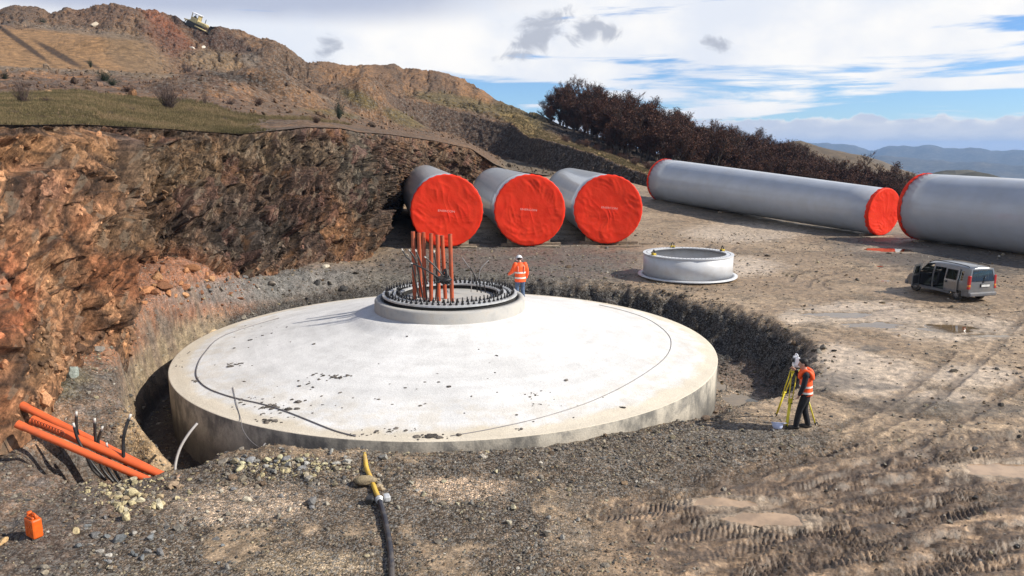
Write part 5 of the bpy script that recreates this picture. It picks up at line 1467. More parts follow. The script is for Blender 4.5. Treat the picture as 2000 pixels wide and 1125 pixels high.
# glass: windscreen, right side, rear left quarter
g = MB(); V = [(q * van_w(z, 1.0) * .87, y, z + .012) for (y, z) in ((.75, 1.69), (1.0, 1.40), (1.28, 1.10)) for q in (-1, 0, 1)]
g.add(V, [(0, 1, 4, 3), (1, 2, 5, 4), (3, 4, 7, 6), (4, 5, 8, 7)]); g.obj('windscreen', M_GLASS, van)
for (ya, yb, s_) in ((-1.58, -.6, 1), (-.6, .20, 1), (.30, 1.16, 1), (-1.58, -.92, -1)):
    g = MB(); V = [(s_ * (van_w(z, y) - .008), y, z) for z in (1.05, 1.3, 1.62) for y in (ya, (ya + yb) / 2, yb)]
    g.add(V, [(0, 1, 4, 3), (1, 2, 5, 4), (3, 4, 7, 6), (4, 5, 8, 7)]); g.obj('side_window', M_GLASS, van)
# inside
i_m = MB(); i_m.box((0, -.3, .40), (1.5, 3.1, .06)); i_m.box((0, 1.22, .72), (1.5, .25, .62), bev=.05); i_m.obj('cabin_floor', M_INT, van)
def seat(x, y, w_):
    s_ = MB(); s_.box((x, y, .60), (w_, .5, .22), bev=.05); s_.box((x, y - .27, .98), (w_, .14, .68), rot=(RAD(12), 0, 0), bev=.05)
    for hx in ((x,) if w_ < .8 else (x - .35, x + .35)): s_.box((hx, y - .36, 1.40), (.26, .10, .18), bev=.04)
    s_.obj('seat', M_INT, van)
seat(-.36, .42, .5); seat(.36, .42, .5); seat(0, -.72, 1.3)
sw_ = MB(); sw_.lathe([(.175 + .015 * math.cos(a), .015 * math.sin(a)) for a in np.linspace(0, 2 * np.pi, 7)], 24); sw_.xf(Matrix.Translation((-.36, .92, 1.0)) @ Matrix.Rotation(RAD(65), 4, 'X')); sw_.obj('steering_wheel', M_TRIM, van)
# wheels
for (x, y) in ((-.70, -1.25), (.70, -1.25), (-.70, 1.42), (.70, 1.42)):
    s_ = 1 if x > 0 else -1
    wo = MB(); wo.lathe([(.17, -.09), (.27, -.095), (.305, -.07), (.315, 0), (.305, .07), (.27, .095), (.17, .09)], 36)
    wo.xf(Matrix.Translation((x, y, .315)) @ Matrix.Rotation(RAD(90), 4, 'Y')); who = wo.obj('wheel', M_TYRE, van)
    ri = MB(); ri.lathe([(.205, .06), (.19, .085), (.12, .065), (.06, .085), (0, .085)], 24); ri.xf(Matrix.Translation((x, y, .315)) @ Matrix.Rotation(RAD(90) * s_, 4, 'Y')); ri.obj('rim', M_RIM, who)
    ho = MB()
    for k in range(7): a = k * 2 * math.pi / 7; ho.ball((.09, .135 * math.cos(a), .135 * math.sin(a)), (.012, .032, .032), seg=8, rings=6)
    ho.xf(Matrix.Translation((x, y, .315)) @ Matrix.Rotation(0 if s_ > 0 else math.pi, 4, 'Z')); ho.obj('vent_slot', M_TRIM, who)
# sliding door pushed back along the outside
def door_panel(yA, yB, zA, zB, off, win, name):
    d_ = MB(); yy = sorted(set([yA, win[0], win[1], yB])); zz = sorted(set([zA, .45, .7, .95, win[2], (win[2] + win[3]) / 2, win[3], zB]))
    V = [(-(van_w(z, -.5) + off), y, z) for y in yy for z in zz] + [(-(van_w(z, -.5) + off - .045), y, z) for y in yy for z in zz]
    n_ = len(zz); b0 = len(yy) * n_; F = []
    for i in range(len(yy) - 1):
        for j in range(n_ - 1):
            yc = .5 * (yy[i] + yy[i + 1]); zc = .5 * (zz[j] + zz[j + 1])
            if win[0] < yc < win[1] and win[2] < zc < win[3]: continue
            q = (i * n_ + j, i * n_ + j + 1, (i + 1) * n_ + j + 1, (i + 1) * n_ + j)
            F.append(q); F.append(tuple(b0 + k for k in q[::-1]))
    for j in range(n_ - 1):
        for i in (0, len(yy) - 1):
            F.append((i * n_ + j, i * n_ + j + 1, b0 + i * n_ + j + 1, b0 + i * n_ + j))
    d_.add(V, F, 0, False)
    o = d_.obj(name, M_VAN, None)
    g = MB(); V = [(-(van_w(z, -.5) + off - .006), y, z) for y in (win[0], win[1]) for z in (win[2], (win[2] + win[3]) / 2, win[3])]
    g.add(V, [(0, 1, 4, 3), (1, 2, 5, 4)]); g.obj('door_window', M_GLASS, o)
    t_ = MB()
    for (a, b) in (((win[0], win[2]), (win[1], win[2])), ((win[1], win[2]), (win[1], win[3])), ((win[1], win[3]), (win[0], win[3])), ((win[0], win[3]), (win[0], win[2]))):
        t_.tube([(-(van_w(z, -.5) + off + .004), y, z) for (y, z) in (a, ((a[0] + b[0]) / 2, (a[1] + b[1]) / 2), b)], .018, 6)
    t_.obj('window_seal', M_TRIM, o)
    return o
sl = door_panel(-1.36, -.56, .42, 1.62, .075, (-1.27, -.66, 1.06, 1.53), 'sliding_door'); sl.parent = van
h_ = MB(); h_.tube([(-.912, -.70, .90), (-.93, -.70, .90)], .06, 16); h_.obj('handle', M_TRIM, sl)
h_ = MB(); h_.box((-.912, -.96, .50), (.03, .80, .12), bev=.01); h_.obj('cladding', M_BUMP, sl)
# front door, hinged at its front edge and swung wide open
fd = door_panel(.30, 1.16, .42, 1.56, .0, (.40, .95, 1.06, 1.47), 'front_door')
fd.parent = van
piv = Vector((-.82, 1.16, 0))
fd.matrix_local = Matrix.Translation(piv) @ Matrix.Rotation(RAD(-66), 4, 'Z') @ Matrix.Translation(-piv)
h_ = MB(); h_.box((-.79, .72, .72), (.05, .62, .42), bev=.03); h_.obj('door_lining', M_INT, fd)
h_ = MB(); h_.box((-.97, .96, 1.08), (.20, .09, .15), bev=.04); h_.obj('wing_mirror', M_TRIM, fd)
h_ = MB(); h_.box((-.855, .42, .93), (.03, .16, .04), bev=.01); h_.obj('handle', M_TRIM, fd)

# ================================================================== PEOPLE
def remeshed(mb, name, mat, parent, vox=.012, sm=3):
    o = mb.obj(name, mat, parent)
    r_ = o.modifiers.new('weld', 'REMESH'); r_.mode = 'VOXEL'; r_.voxel_size = vox; r_.use_smooth_shade = True
    s_ = o.modifiers.new('smooth', 'SMOOTH'); s_.factor = .5; s_.iterations = sm
    return o
def limb(mb, pts, rads, n=12):
    mb.tube(smooth_path(pts, 3), [tuple(v_) if isinstance(v_, (list, tuple)) else v_ for v_ in np.interp(np.linspace(0, len(pts) - 1, (len(pts) - 1) * 3 + 1), range(len(pts)), rads)], n)
    mb.ball(pts[0], rads[0] * .99, seg=10, rings=8); mb.ball(pts[-1], rads[-1] * .99, seg=10, rings=8)
def torso(mb, secs):
    """secs: (centre, half width x, half depth y) — elliptical rings"""
    n = 20; V = []; F = []
    for c, a, b in secs:
        for k in range(n):
            an = 2 * math.pi * k / n
            V.append((c[0] + a * math.cos(an), c[1] + b * math.sin(an), c[2]))
    for i in range(len(secs) - 1):
        for k in range(n):
            F.append((i * n + k, i * n + (k + 1) % n, (i + 1) * n + (k + 1) % n, (i + 1) * n + k))
    F.append(tuple(range(n - 1, -1, -1))); F.append(tuple((len(secs) - 1) * n + k for k in range(n)))
    mb.add(V, F)
def hand(mb, wrist, direc, palm_n, side, curl=.5):
    """palm, four unequal bent fingers and a thumb leaving the side near the wrist"""
    d = Vector(direc).normalized(); nrm_ = Vector(palm_n); nrm_ = (nrm_ - d * nrm_.dot(d)).normalized(); s_ = d.cross(nrm_) * side
    w0 = Vector(wrist)
    for q in (-.022, 0, .022): limb(mb, [w0 + s_ * q * .6, w0 + d * .05 + s_ * q, w0 + d * .088 + s_ * q * 1.25], [.020, .018, .014], 8)
    for i, (q, L) in enumerate(((-.032, .062), (-.011, .076), (.011, .080), (.032, .070))):
        b0 = w0 + d * .085 + s_ * q; c = curl * (1 + .1 * i)
        p1 = b0 + (d * math.cos(c * .6) + nrm_ * math.sin(c * .6)) * L * .45
        p2 = p1 + (d * math.cos(c * 1.5) + nrm_ * math.sin(c * 1.5)) * L * .32
        p3 = p2 + (d * math.cos(c * 2.2) + nrm_ * math.sin(c * 2.2)) * L * .25
        limb(mb, [b0, p1, p2, p3], [.0098, .0092, .0085, .0075], 8)
    b0 = w0 + d * .025 + s_ * .034
    limb(mb, [b0, b0 + (d * .5 + s_ * .6 + nrm_ * .4).normalized() * .038, b0 + (d * .5 + s_ * .6 + nrm_ * .4).normalized() * .038 + (d * .85 + nrm_ * .5).normalized() * .034], [.0135, .0115, .0095], 8)
def head(mb, c, Mh):
    """face looks along local +y"""
    h = MB()
    h.ball((0, -.008, .045), (.077, .096, .088), seg=20, rings=14)
    h.ball((0, .022, -.03), (.060, .070, .085), seg=18, rings=12)
    h.ball((0, .060, -.085), (.034, .030, .026), seg=12, rings=8)
    h.tube([(0, .088, .025), (0, .108, -.012), (0, .112, -.022), (0, .092, -.034)], [.011, .014, .016, .010], 8)
    for s_ in (-1, 1):
        h.ball((s_ * .078, -.008, -.002), (.012, .024, .034), seg=10, rings=8)
        h.ball((s_ * .034, .080, .030), (.024, .014, .010), seg=10, rings=6)
    h.ball((0, .086, -.053), (.024, .012, .008), seg=10, rings=6)
    h.tube([(0, -.02, -.15), (0, -.012, -.03)], [.062, .056], 12)
    h.xf(Matrix.Translation(c) @ Mh)
    mb.add(h.v, h.f)
def eyes(c, Mh, parent):
    e = MB()
    for s_ in (-1, 1): e.ball((s_ * .033, .0905, .016), (.012, .006, .007), seg=8, rings=6)
    e.xf(Matrix.Translation(c) @ Mh)
    e.obj('eyes', M_HAIR, parent)

# ---- surveyor at the tripod: faces local +y
fL, fR = at_z(1557, 833, 0.0), at_z(1575, 846, 0.0)
sp_ = Vector(((fL.x + fR.x) / 2 + .02, (fL.y + fR.y) / 2, 0))
fw_dir = Vector((-.93, .37, 0)).normalized()
rz1 = math.atan2(-fw_dir.x, fw_dir.y)
p1 = thing('person', 'person in orange vest and dark clothes looking into the instrument on the yellow tripod', 'person', (sp_.x, sp_.y, zg(sp_.x, sp_.y)), (0, 0, rz1))
p1.scale = (.94, .94, .925)
hc_ = Vector((0, .10, 1.63)); Mh = Matrix.Rotation(RAD(-8), 4, 'X')
footL, footR = Vector((-.10, .17, .08)), Vector((.10, -.10, .08))
hipL, hipR = Vector((-.095, -.02, .93)), Vector((.095, -.03, .93))
knL, knR = Vector((-.105, .10, .50)), Vector((.10, -.01, .50))
shL, shR = Vector((-.185, .01, 1.42)), Vector((.185, .0, 1.42))
elL, wrL = Vector((-.21, .06, 1.13)), Vector((-.17, .14, .90))
elR, wrR = Vector((.25, .15, 1.23)), Vector((.11, .27, 1.43))
bd = MB()
head(bd, hc_, Mh)
limb(bd, [(0, .06, 1.52), (0, .03, 1.44)], [.055, .06])
torso(bd, [((0, -.02, .90), .155, .105), ((0, -.01, 1.05), .145, .10), ((0, .0, 1.22), .16, .115), ((0, .01, 1.36), .175, .115), ((0, .02, 1.44), .13, .09), ((0, .03, 1.49), .065, .06)])
for (h, k_, f) in ((hipL, knL, footL), (hipR, knR, footR)):
    limb(bd, [h, h.lerp(k_, .5), k_, k_.lerp(f, .35), f], [.085, .078, .055, .055, .038]); limb(bd, [f + Vector((0, -.04, -.035)), f + Vector((0, .14, -.045))], [.035, .03])
limb(bd, [shL, elL, wrL], [.055, .042, .028]); limb(bd, [shR, elR, wrR], [.055, .042, .028])
hand(bd, wrL, (.05, .25, -1), (.5, .8, 0), 1, .6); hand(bd, wrR, (-.25, .75, .6), (-.8, .2, -.3), -1, .5)
remeshed(bd, 'body', M_SKIN, p1, .0075, 2)
tr = MB()
torso(tr, [((0, -.02, .86), .165, .118), ((0, -.02, .95), .168, .12), ((0, -.015, 1.03), .158, .115)])
for (h, k_, f) in ((hipL, knL, footL), (hipR, knR, footR)):
    limb(tr, [h, h.lerp(k_, .5) + Vector((0, .0, 0)), k_, k_.lerp(f, .4), f + Vector((0, -.01, .02))], [.102, .094, .076, .074, .066])
remeshed(tr, 'trousers', M_BLACKC, p1)
sv = MB()
torso(sv, [((0, -.01, .98), .165, .118), ((0, .0, 1.22), .172, .126), ((0, .01, 1.36), .185, .124), ((0, .02, 1.44), .14, .10), ((0, .03, 1.50), .078, .075)])
limb(sv, [shL, elL, wrL + Vector((0, -.005, .01))], [.072, .062, .045]); limb(sv, [shR, elR, wrR - Vector((-.01, .02, .01))], [.072, .062, .045])
remeshed(sv, 'jacket', M_NAVY, p1)
def vest_part(mb, secs, d=.0):
    n = 40; V = []; F = []
    for c, a, b in secs:
        for k in range(n):
            an = 2 * math.pi * k / n
            V.append((c[0] + (a + d) * math.cos(an), c[1] + (b + d) * math.sin(an), c[2]))
    for i in range(len(secs) - 1):
        for k in range(n):
            F.append((i * n + k, i * n + (k + 1) % n, (i + 1) * n + (k + 1) % n, (i + 1) * n + k))
    mb.add(V, F)
VS = [((0, -.02, .88), .192, .150), ((0, -.01, 1.0), .186, .142), ((0, .0, 1.12), .186, .140), ((0, .005, 1.24), .190, .142), ((0, .01, 1.34), .196, .140)]
ve = MB(); vest_part(ve, VS)
for s_ in (-1, 1):                                            # shoulder straps
    limb(ve, [(s_ * .10, .145, 1.33), (s_ * .115, .115, 1.44), (s_ * .12, .02, 1.495), (s_ * .115, -.09, 1.44), (s_ * .11, -.125, 1.33)], [.055, .05, .045, .05, .055], 8)
veo = ve.obj('safety_vest', M_HIVIS, p1)
sol = veo.modifiers.new('thick', 'SOLIDIFY'); sol.thickness = .012
rt = MB()
def ring_at(z): 
    a = float(np.interp(z, [s[0][2] for s in VS], [s[1] for s in VS])); b = float(np.interp(z, [s[0][2] for s in VS], [s[2] for s in VS])); y0 = float(np.interp(z, [s[0][2] for s in VS], [s[0][1] for s in VS]))
    return ((0, y0, z), a, b)
for (za, zb) in ((.93, .98), (1.08, 1.13)): vest_part(rt, [ring_at(za), ring_at(zb)], .011)
rt.obj('reflective_band', M_REFL, veo)
bo = MB()
for f in (footL, footR):
    limb(bo, [f + Vector((0, -.05, -.03)), f + Vector((0, .06, -.035)), f + Vector((0, .17, -.045))], [.05, .048, .038]); limb(bo, [f + Vector((0, -.01, .06)), f + Vector((0, -.02, -.02))], [.055, .052])
remeshed(bo, 'boots', M_BOOT, p1)
hr = MB(); hr.ball((0, -.022, .058), (.086, .100, .090), seg=20, rings=14); hr.ball((0, -.06, .0), (.074, .060, .075), seg=16, rings=10); hr.ball((0, .05, .105), (.06, .04, .032))
for i in range(40):
    a = rnd.uniform(0, 6.28); h_ = rnd.uniform(.2, 1.0)
    hr.ball((.075 * math.cos(a) * (1 - .4 * h_), -.03 + .085 * math.sin(a) * (1 - .4 * h_), .05 + .085 * h_ * .9), .022, seg=6, rings=5)
hr.xf(Matrix.Translation(hc_) @ Mh); remeshed(hr, 'hair', M_HAIR, p1, .010, 1)
eyes(hc_, Mh, p1)

# ---- worker behind the pedestal, back turned
wp_ = Vector((.30, 27.1, 0)); wz = float(zcone(np.array([wp_.x]), np.array([wp_.y]))[0])
p2 = thing('person', 'person in bright orange jacket, jeans and white hard hat behind the pedestal', 'person', (wp_.x, wp_.y, wz), (0, 0, RAD(14)))
p2.scale = (.97, .97, .97)
hc_ = Vector((0, .13, 1.53)); Mh = Matrix.Rotation(RAD(-32), 4, 'X')
hipL, hipR = Vector((-.095, -.04, .86)), Vector((.095, -.04, .86)); knL, knR = Vector((-.11, .03, .47)), Vector((.11, .03, .47)); footL, footR = Vector((-.12, .0, .08)), Vector((.12, .0, .08))
shL, shR = Vector((-.19, .02, 1.36)), Vector((.19, .02, 1.36)); elL, wrL = Vector((-.30, .05, 1.10)), Vector((-.36, .25, .97)); elR, wrR = Vector((.27, .0, 1.09)), Vector((.27, .10, .84))
bd = MB(); head(bd, hc_, Mh); limb(bd, [(0, .08, 1.43), (0, .03, 1.35)], [.055, .06])
torso(bd, [((0, -.03, .84), .155, .105), ((0, -.02, 1.0), .145, .10), ((0, .0, 1.16), .16, .115), ((0, .02, 1.30), .175, .115), ((0, .04, 1.38), .13, .09), ((0, .05, 1.42), .065, .06)])
for (h, k_, f) in ((hipL, knL, footL), (hipR, knR, footR)):
    limb(bd, [h, h.lerp(k_, .5), k_, k_.lerp(f, .35), f], [.085, .078, .055, .055, .038]); limb(bd, [f + Vector((0, -.04, -.035)), f + Vector((0, .14, -.045))], [.035, .03])
limb(bd, [shL, elL, wrL], [.055, .042, .028]); limb(bd, [shR, elR, wrR], [.055, .042, .028])
hand(bd, wrL, (-.1, .9, -.3), (.1, -.3, -1), 1, .6); hand(bd, wrR, (0, .2, -1), (-.9, .2, 0), -1, .6)
remeshed(bd, 'body', M_SKIN, p2, .0085, 2)
tr = MB(); torso(tr, [((0, -.03, .78), .165, .118), ((0, -.03, .9), .168, .12)])
for (h, k_, f) in ((hipL, knL, footL), (hipR, knR, footR)): limb(tr, [h, h.lerp(k_, .5), k_, k_.lerp(f, .4), f + Vector((0, -.01, .02))], [.102, .095, .078, .075, .07])
remeshed(tr, 'jeans', M_JEAN, p2)
JS = [((0, -.03, .70), .215, .165), ((0, -.025, .80), .215, .165), ((0, -.02, .95), .205, .155), ((0, .0, 1.12), .21, .155), ((0, .01, 1.28), .215, .15), ((0, .03, 1.36), .17, .12), ((0, .05, 1.43), .085, .085)]
jk = MB(); torso(jk, JS)
limb(jk, [shL, elL, wrL], [.09, .078, .058]); limb(jk, [shR, elR, wrR], [.09, .078, .058])
jko = remeshed(jk, 'jacket', M_HIVIS, p2)
VS = JS
rt = MB()
for (za, zb) in ((.83, .89), (1.03, 1.09)): vest_part(rt, [ring_at(za), ring_at(zb)], .006)
for s_ in (-1, 1): rt.tube([(s_ * .11, -.155, 1.06), (s_ * .115, -.150, 1.2), (s_ * .12, -.125, 1.33)], [(.006, .026)] * 3, 8)
rt.obj('reflective_band', M_REFL, jko)
bo = MB()
for f in (footL, footR): limb(bo, [f + Vector((0, -.05, -.03)), f + Vector((0, .06, -.035)), f + Vector((0, .16, -.045))], [.05, .048, .038])
remeshed(bo, 'boots', M_BOOT, p2)
hm = MB(); hm.lathe([(.128, .03), (.124, .05), (.116, .10), (.09, .145), (.05, .165), (0, .17)], 28); hm.lathe([(.124, .03), (.142, .022), (.142, .028), (.124, .05)], 28); hm.box((0, .13, .028), (.16, .09, .012), bev=.004)
hm.tube(smooth_path([(0, -.10, .10), (0, -.05, .168), (0, .05, .168), (0, .10, .10)], 4), .014, 8)
hm.xf(Matrix.Translation(hc_ + Vector((0, -.005, .0))) @ Mh); hm.obj('hard_hat', M_WHITEP, p2)
hrr = MB(); hrr.ball((0, -.035, .005), (.080, .075, .065), seg=14, rings=10); hrr.xf(Matrix.Translation(hc_) @ Mh); hrr.obj('hair', M_HAIR, p2)
eyes(hc_, Mh, p2)

# ================================================================== TRIPOD AND INSTRUMENT
feet = [at_z(1515, 813, 0.0), at_z(1535, 841, 0.0), at_z(1594, 831, 0.0)]
tc_ = at_D(1553, 735, 16.4); TZ = 1.27
tcx, tcy = tc_.x, 16.4
tri = thing('tripod', 'yellow surveying tripod with spread legs standing on the gravel', 'tripod', (tcx, tcy, 0))
for f in feet:
    f.z = zg(f.x, f.y) - .02
    a = Vector((0, 0, TZ)); b = Vector((f.x - tcx, f.y - tcy, f.z)); d = (b - a); out = Vector((d.x, d.y, 0)).normalized(); sd_ = Vector((-out.y, out.x, 0))
    a = a + out * .09
    lg = MB()
    for s_ in (-1, 1): lg.tube([a + sd_ * .055 * s_, a.lerp(b, .55) + sd_ * .035 * s_], .013, 8)
    lg.tube([a.lerp(b, .48), a.lerp(b, .93)], [(.018, .036), (.016, .030)], 8, 0, up=out)
    lg.tube([a.lerp(b, .47) - sd_ * .045, a.lerp(b, .47) + sd_ * .045], .022, 8)
    lo = lg.obj('leg', M_TRIPY, tri)
    sh_ = MB(); sh_.tube([a.lerp(b, .91), b], [.024, .010], 8); sh_.box(a.lerp(b, .93) + out * .03, (.05, .05, .02)); sh_.obj('spike_foot', M_TRIM, lo)
    cl_ = MB(); cl_.tube([a.lerp(b, .54) - sd_ * .05, a.lerp(b, .54) + sd_ * .06], .016, 8); cl_.obj('clamp', M_TRIM, lo)
hp = MB(); hp.lathe([(0, TZ - .03), (.10, TZ - .03), (.11, TZ), (.11, TZ + .015), (0, TZ + .015)], 24); hp.obj('head_plate', M_TRIPY, tri)
ins = thing('total_station', 'white and black surveying instrument mounted on top of the yellow tripod', 'instrument', (tcx, tcy, TZ + .016), (0, 0, rz1 + RAD(20)))
m = MB(); m.lathe([(0, 0), (.075, 0), (.075, .025), (.06, .03), (.06, .055), (.075, .06), (.075, .075), (0, .075)], 20); m.obj('tribrach', M_TRIM, ins)
m = MB(); m.box((0, 0, .12), (.17, .13, .09), bev=.02); m.box((-.072, 0, .22), (.04, .11, .20), bev=.015); m.box((.072, 0, .22), (.04, .11, .20), bev=.015); m.obj('housing', M_WHITEP, ins)
m = MB(); m.tube([(0, -.09, .235), (0, .09, .235)], .044, 14); m.tube([(0, -.12, .235), (0, -.09, .235)], .022, 10); m.tube([(0, .09, .235), (0, .1, .235)], .048, 14); m.obj('telescope', M_TRIM, ins)
m = MB(); m.tube(smooth_path([(-.072, 0, .31), (-.07, 0, .36), (0, 0, .375), (.07, 0, .36), (.072, 0, .31)], 4), .016, 8); m.obj('carry_handle', M_WHITEP, ins)
m = MB(); m.box((0, -.068, .12), (.12, .01, .06)); m.obj('keypad', M_TRIM, ins)
# hard hat lying on the gravel, upside down
hp_ = on_ground(1518, 836)
hat = thing('hard_hat', 'pale blue hard hat lying on the gravel beside the tripod', 'hard hat', (hp_.x, hp_.y, hp_.z + .125), (RAD(168), RAD(14), RAD(40)))
m = MB(); m.lathe([(.126, .0), (.124, .03), (.114, .085), (.088, .13), (.05, .15), (0, .155)], 28); m.lathe([(.118, .0), (.112, .05), (.09, .115), (.05, .138), (0, .143)], 28); m.lathe([(.124, .0), (.148, -.010), (.148, -.004), (.126, .012)], 28); m.box((0, .145, -.006), (.17, .10, .012), bev=.004); m.obj('shell', M_BLUEP, hat)
m = MB(); m.tube(smooth_path([(-.10, .03, .01), (0, .1, .03), (.10, .03, .01)], 4), .008, 6); m.tube(smooth_path([(-.10, -.03, .01), (0, 0, .09), (.10, .03, .01)], 4), .008, 6); m.obj('harness', M_TRIM, hat)

# ================================================================== BULLDOZER ON THE SKYLINE
bp_ = hill_px(386, 36, 4.2, 5.4)
dz_ = thing('bulldozer', 'cream yellow tracked bulldozer working on the skyline of the spoil heap', 'bulldozer', (bp_.x, bp_.y - .5, bp_.z - .75), (RAD(0), RAD(24), RAD(-8)))
dz_.scale = (1.05,) * 3
for s_ in (-1, 1):
    m = MB(); pts = []
    for k in range(24):
        a = 2 * math.pi * k / 24; pts.append((1.6 * (1 if math.cos(a) > 0 else -1) * .75 + .5 * math.cos(a), s_ * .95, .5 + .5 * math.sin(a)))
    n = len(pts); V = [(p[0], p[1] - .28, p[2]) for p in pts] + [(p[0], p[1] + .28, p[2]) for p in pts]
    m.add(V, [tuple(range(n)), tuple(range(2 * n - 1, n - 1, -1))] + [(i, i + n, (i + 1) % n + n, (i + 1) % n) for i in range(n)], 0, False)
    for k in range(26):
        a = 2 * math.pi * k / 26; px_ = 1.2 * (1 if math.cos(a) > 0 else -1) + .5 * math.cos(a)
        m.box((px_, s_ * .95, .5 + .52 * math.sin(a)), (.12, .6, .06), rot=(0, -a + math.pi / 2, 0))
    m.obj('track', M_TRIM, dz_)
m = MB(); m.box((.9, 0, 1.15), (2.1, 1.1, .85), bev=.12); m.box((-.9, 0, .95), (1.5, 1.3, .6), bev=.08); m.obj('hood', M_CREAM, dz_)
m = MB()
for (x, y) in ((-1.35, -.6), (-1.35, .6), (.0, -.6), (.0, .6)): m.box((x, y, 1.95), (.12, .12, 1.35))
m.box((-.68, -.62, 1.55), (1.3, .06, .75)); m.box((-.68, .62, 1.55), (1.3, .06, .75)); m.box((0, 0, 1.9), (.06, 1.1, 1.3))
cb_ = m.obj('cab', M_CREAM, dz_)
m = MB(); m.box((-.68, 0, 2.68), (1.75, 1.5, .14), bev=.05); m.obj('cab_roof', M_WHITEP, cb_)
m = MB(); m.box((-.68, 0, 1.45), (1.3, 1.15, .3)); m.box((-1.0, 0, 1.8), (.3, .6, .7), bev=.05); m.obj('operator_seat', M_INT, cb_)
m = MB(); m.tube([(1.1, .3, 1.5), (1.1, .3, 2.4)], .07, 8); m.obj('exhaust', M_TRIM, dz_)
m = MB()
V = []; F = []
for j in range(9):
    a = RAD(-50 + 100 * j / 8)
    for y in (-1.7, 1.7): V += [(3.25 - .5 * math.cos(a) + .5, y, 1.0 + 1.0 * math.sin(a)), (3.36 - .5 * math.cos(a) + .5, y, 1.0 + 1.0 * math.sin(a))]
for j in range(8):
    b = j * 4; F += [(b, b + 2, b + 6, b + 4), (b + 1, b + 5, b + 7, b + 3), (b, b + 4, b + 5, b + 1), (b + 2, b + 3, b + 7, b + 6)]
m.add(V, F); m.obj('blade', M_DKSTEEL, dz_)
m = MB()
for s_ in (-1, 1): m.tube([(.2, s_ * 1.3, .5), (3.2, s_ * 1.3, .45)], .12, 8); m.tube([(1.6, s_ * .5, 1.4), (3.2, s_ * .6, .9)], .07, 8)
m.obj('push_arm', M_CREAM, dz_)
m = MB(); m.box((-2.2, 0, .9), (.9, 1.4, .25)); m.tube([(-2.6, 0, 1.0), (-2.8, 0, .1)], [.12, .06], 8); m.obj('ripper', M_CREAM, dz_)
# ================================================================== SCATTER (geometry nodes, one object of "stuff" each)
def scatter_group(name, proto, mat):
    ng = bpy.data.node_groups.new(name, 'GeometryNodeTree')
    ng.interface.new_socket('Geometry', in_out='INPUT', socket_type='NodeSocketGeometry')
    ng.interface.new_socket('Geometry', in_out='OUTPUT', socket_type='NodeSocketGeometry')
    L = ng.links
    gi = ng.nodes.new('NodeGroupInput'); go = ng.nodes.new('NodeGroupOutput')
    m2p = ng.nodes.new('GeometryNodeMeshToPoints'); L.new(gi.outputs[0], m2p.inputs['Mesh'])
    join = ng.nodes.new('GeometryNodeGeometryToInstance')
    if proto == 'rock':
        for k in range(4):
            ico = ng.nodes.new('GeometryNodeMeshIcoSphere'); ico.inputs['Radius'].default_value = 1.0; ico.inputs['Subdivisions'].default_value = 2
            nz = ng.nodes.new('ShaderNodeTexNoise'); nz.noise_dimensions = '4D'; nz.inputs['W'].default_value = 3.7 * k; nz.inputs['Scale'].default_value = .9; nz.inputs['Detail'].default_value = 2.0
            vm = ng.nodes.new('ShaderNodeVectorMath'); vm.operation = 'SUBTRACT'; vm.inputs[1].default_value = (.5, .5, .5)
            vs = ng.nodes.new('ShaderNodeVectorMath'); vs.operation = 'SCALE'; vs.inputs['Scale'].default_value = 2.2
            sp = ng.nodes.new('GeometryNodeSetPosition')
            L.new(ico.outputs['Mesh'], sp.inputs['Geometry']); L.new(nz.outputs['Color'], vm.inputs[0]); L.new(vm.outputs[0], vs.inputs[0]); L.new(vs.outputs[0], sp.inputs['Offset'])
            ss = ng.nodes.new('GeometryNodeSetShadeSmooth'); ss.inputs['Shade Smooth'].default_value = False
            L.new(sp.outputs[0], ss.inputs['Geometry'])
            sm = ng.nodes.new('GeometryNodeSetMaterial'); sm.inputs['Material'].default_value = mat
            L.new(ss.outputs[0], sm.inputs['Geometry']); L.new(sm.outputs[0], join.inputs[0])
    else:                                                      # a tuft of blades
        for k in range(7):
            cn = ng.nodes.new('GeometryNodeMeshCone'); cn.inputs['Vertices'].default_value = 3; cn.inputs['Radius Bottom'].default_value = .09; cn.inputs['Radius Top'].default_value = .0; cn.inputs['Depth'].default_value = 1.0
            tf = ng.nodes.new('GeometryNodeTransform')
            a = k * 2.4
            tf.inputs['Translation'].default_value = (.25 * math.cos(a), .25 * math.sin(a), 0); tf.inputs['Rotation'].default_value = (.55 * math.sin(a) * -1, .55 * math.cos(a), a)
            L.new(cn.outputs['Mesh'], tf.inputs['Geometry'])
            sm = ng.nodes.new('GeometryNodeSetMaterial'); sm.inputs['Material'].default_value = mat
            L.new(tf.outputs[0], sm.inputs['Geometry'])
            if k == 0: jg = ng.nodes.new('GeometryNodeJoinGeometry')
            L.new(sm.outputs[0], jg.inputs[0])
        L.new(jg.outputs[0], join.inputs[0])
    iop = ng.nodes.new('GeometryNodeInstanceOnPoints')
    L.new(m2p.outputs[0], iop.inputs['Points']); L.new(join.outputs[0], iop.inputs['Instance'])
    iop.inputs['Pick Instance'].default_value = proto == 'rock'
    def na(nm, typ):
        n = ng.nodes.new('GeometryNodeInputNamedAttribute'); n.data_type = typ; n.inputs['Name'].default_value = nm
        return n
    e2r = ng.nodes.new('FunctionNodeEulerToRotation')
    L.new(na('rot', 'FLOAT_VECTOR').outputs['Attribute'], e2r.inputs[0]); L.new(e2r.outputs[0], iop.inputs['Rotation'])
    L.new(na('scl', 'FLOAT_VECTOR').outputs['Attribute'], iop.inputs['Scale'])
    if proto == 'rock': L.new(na('pick', 'INT').outputs['Attribute'], iop.inputs['Instance Index'])
    L.new(iop.outputs[0], go.inputs[0])
    return ng
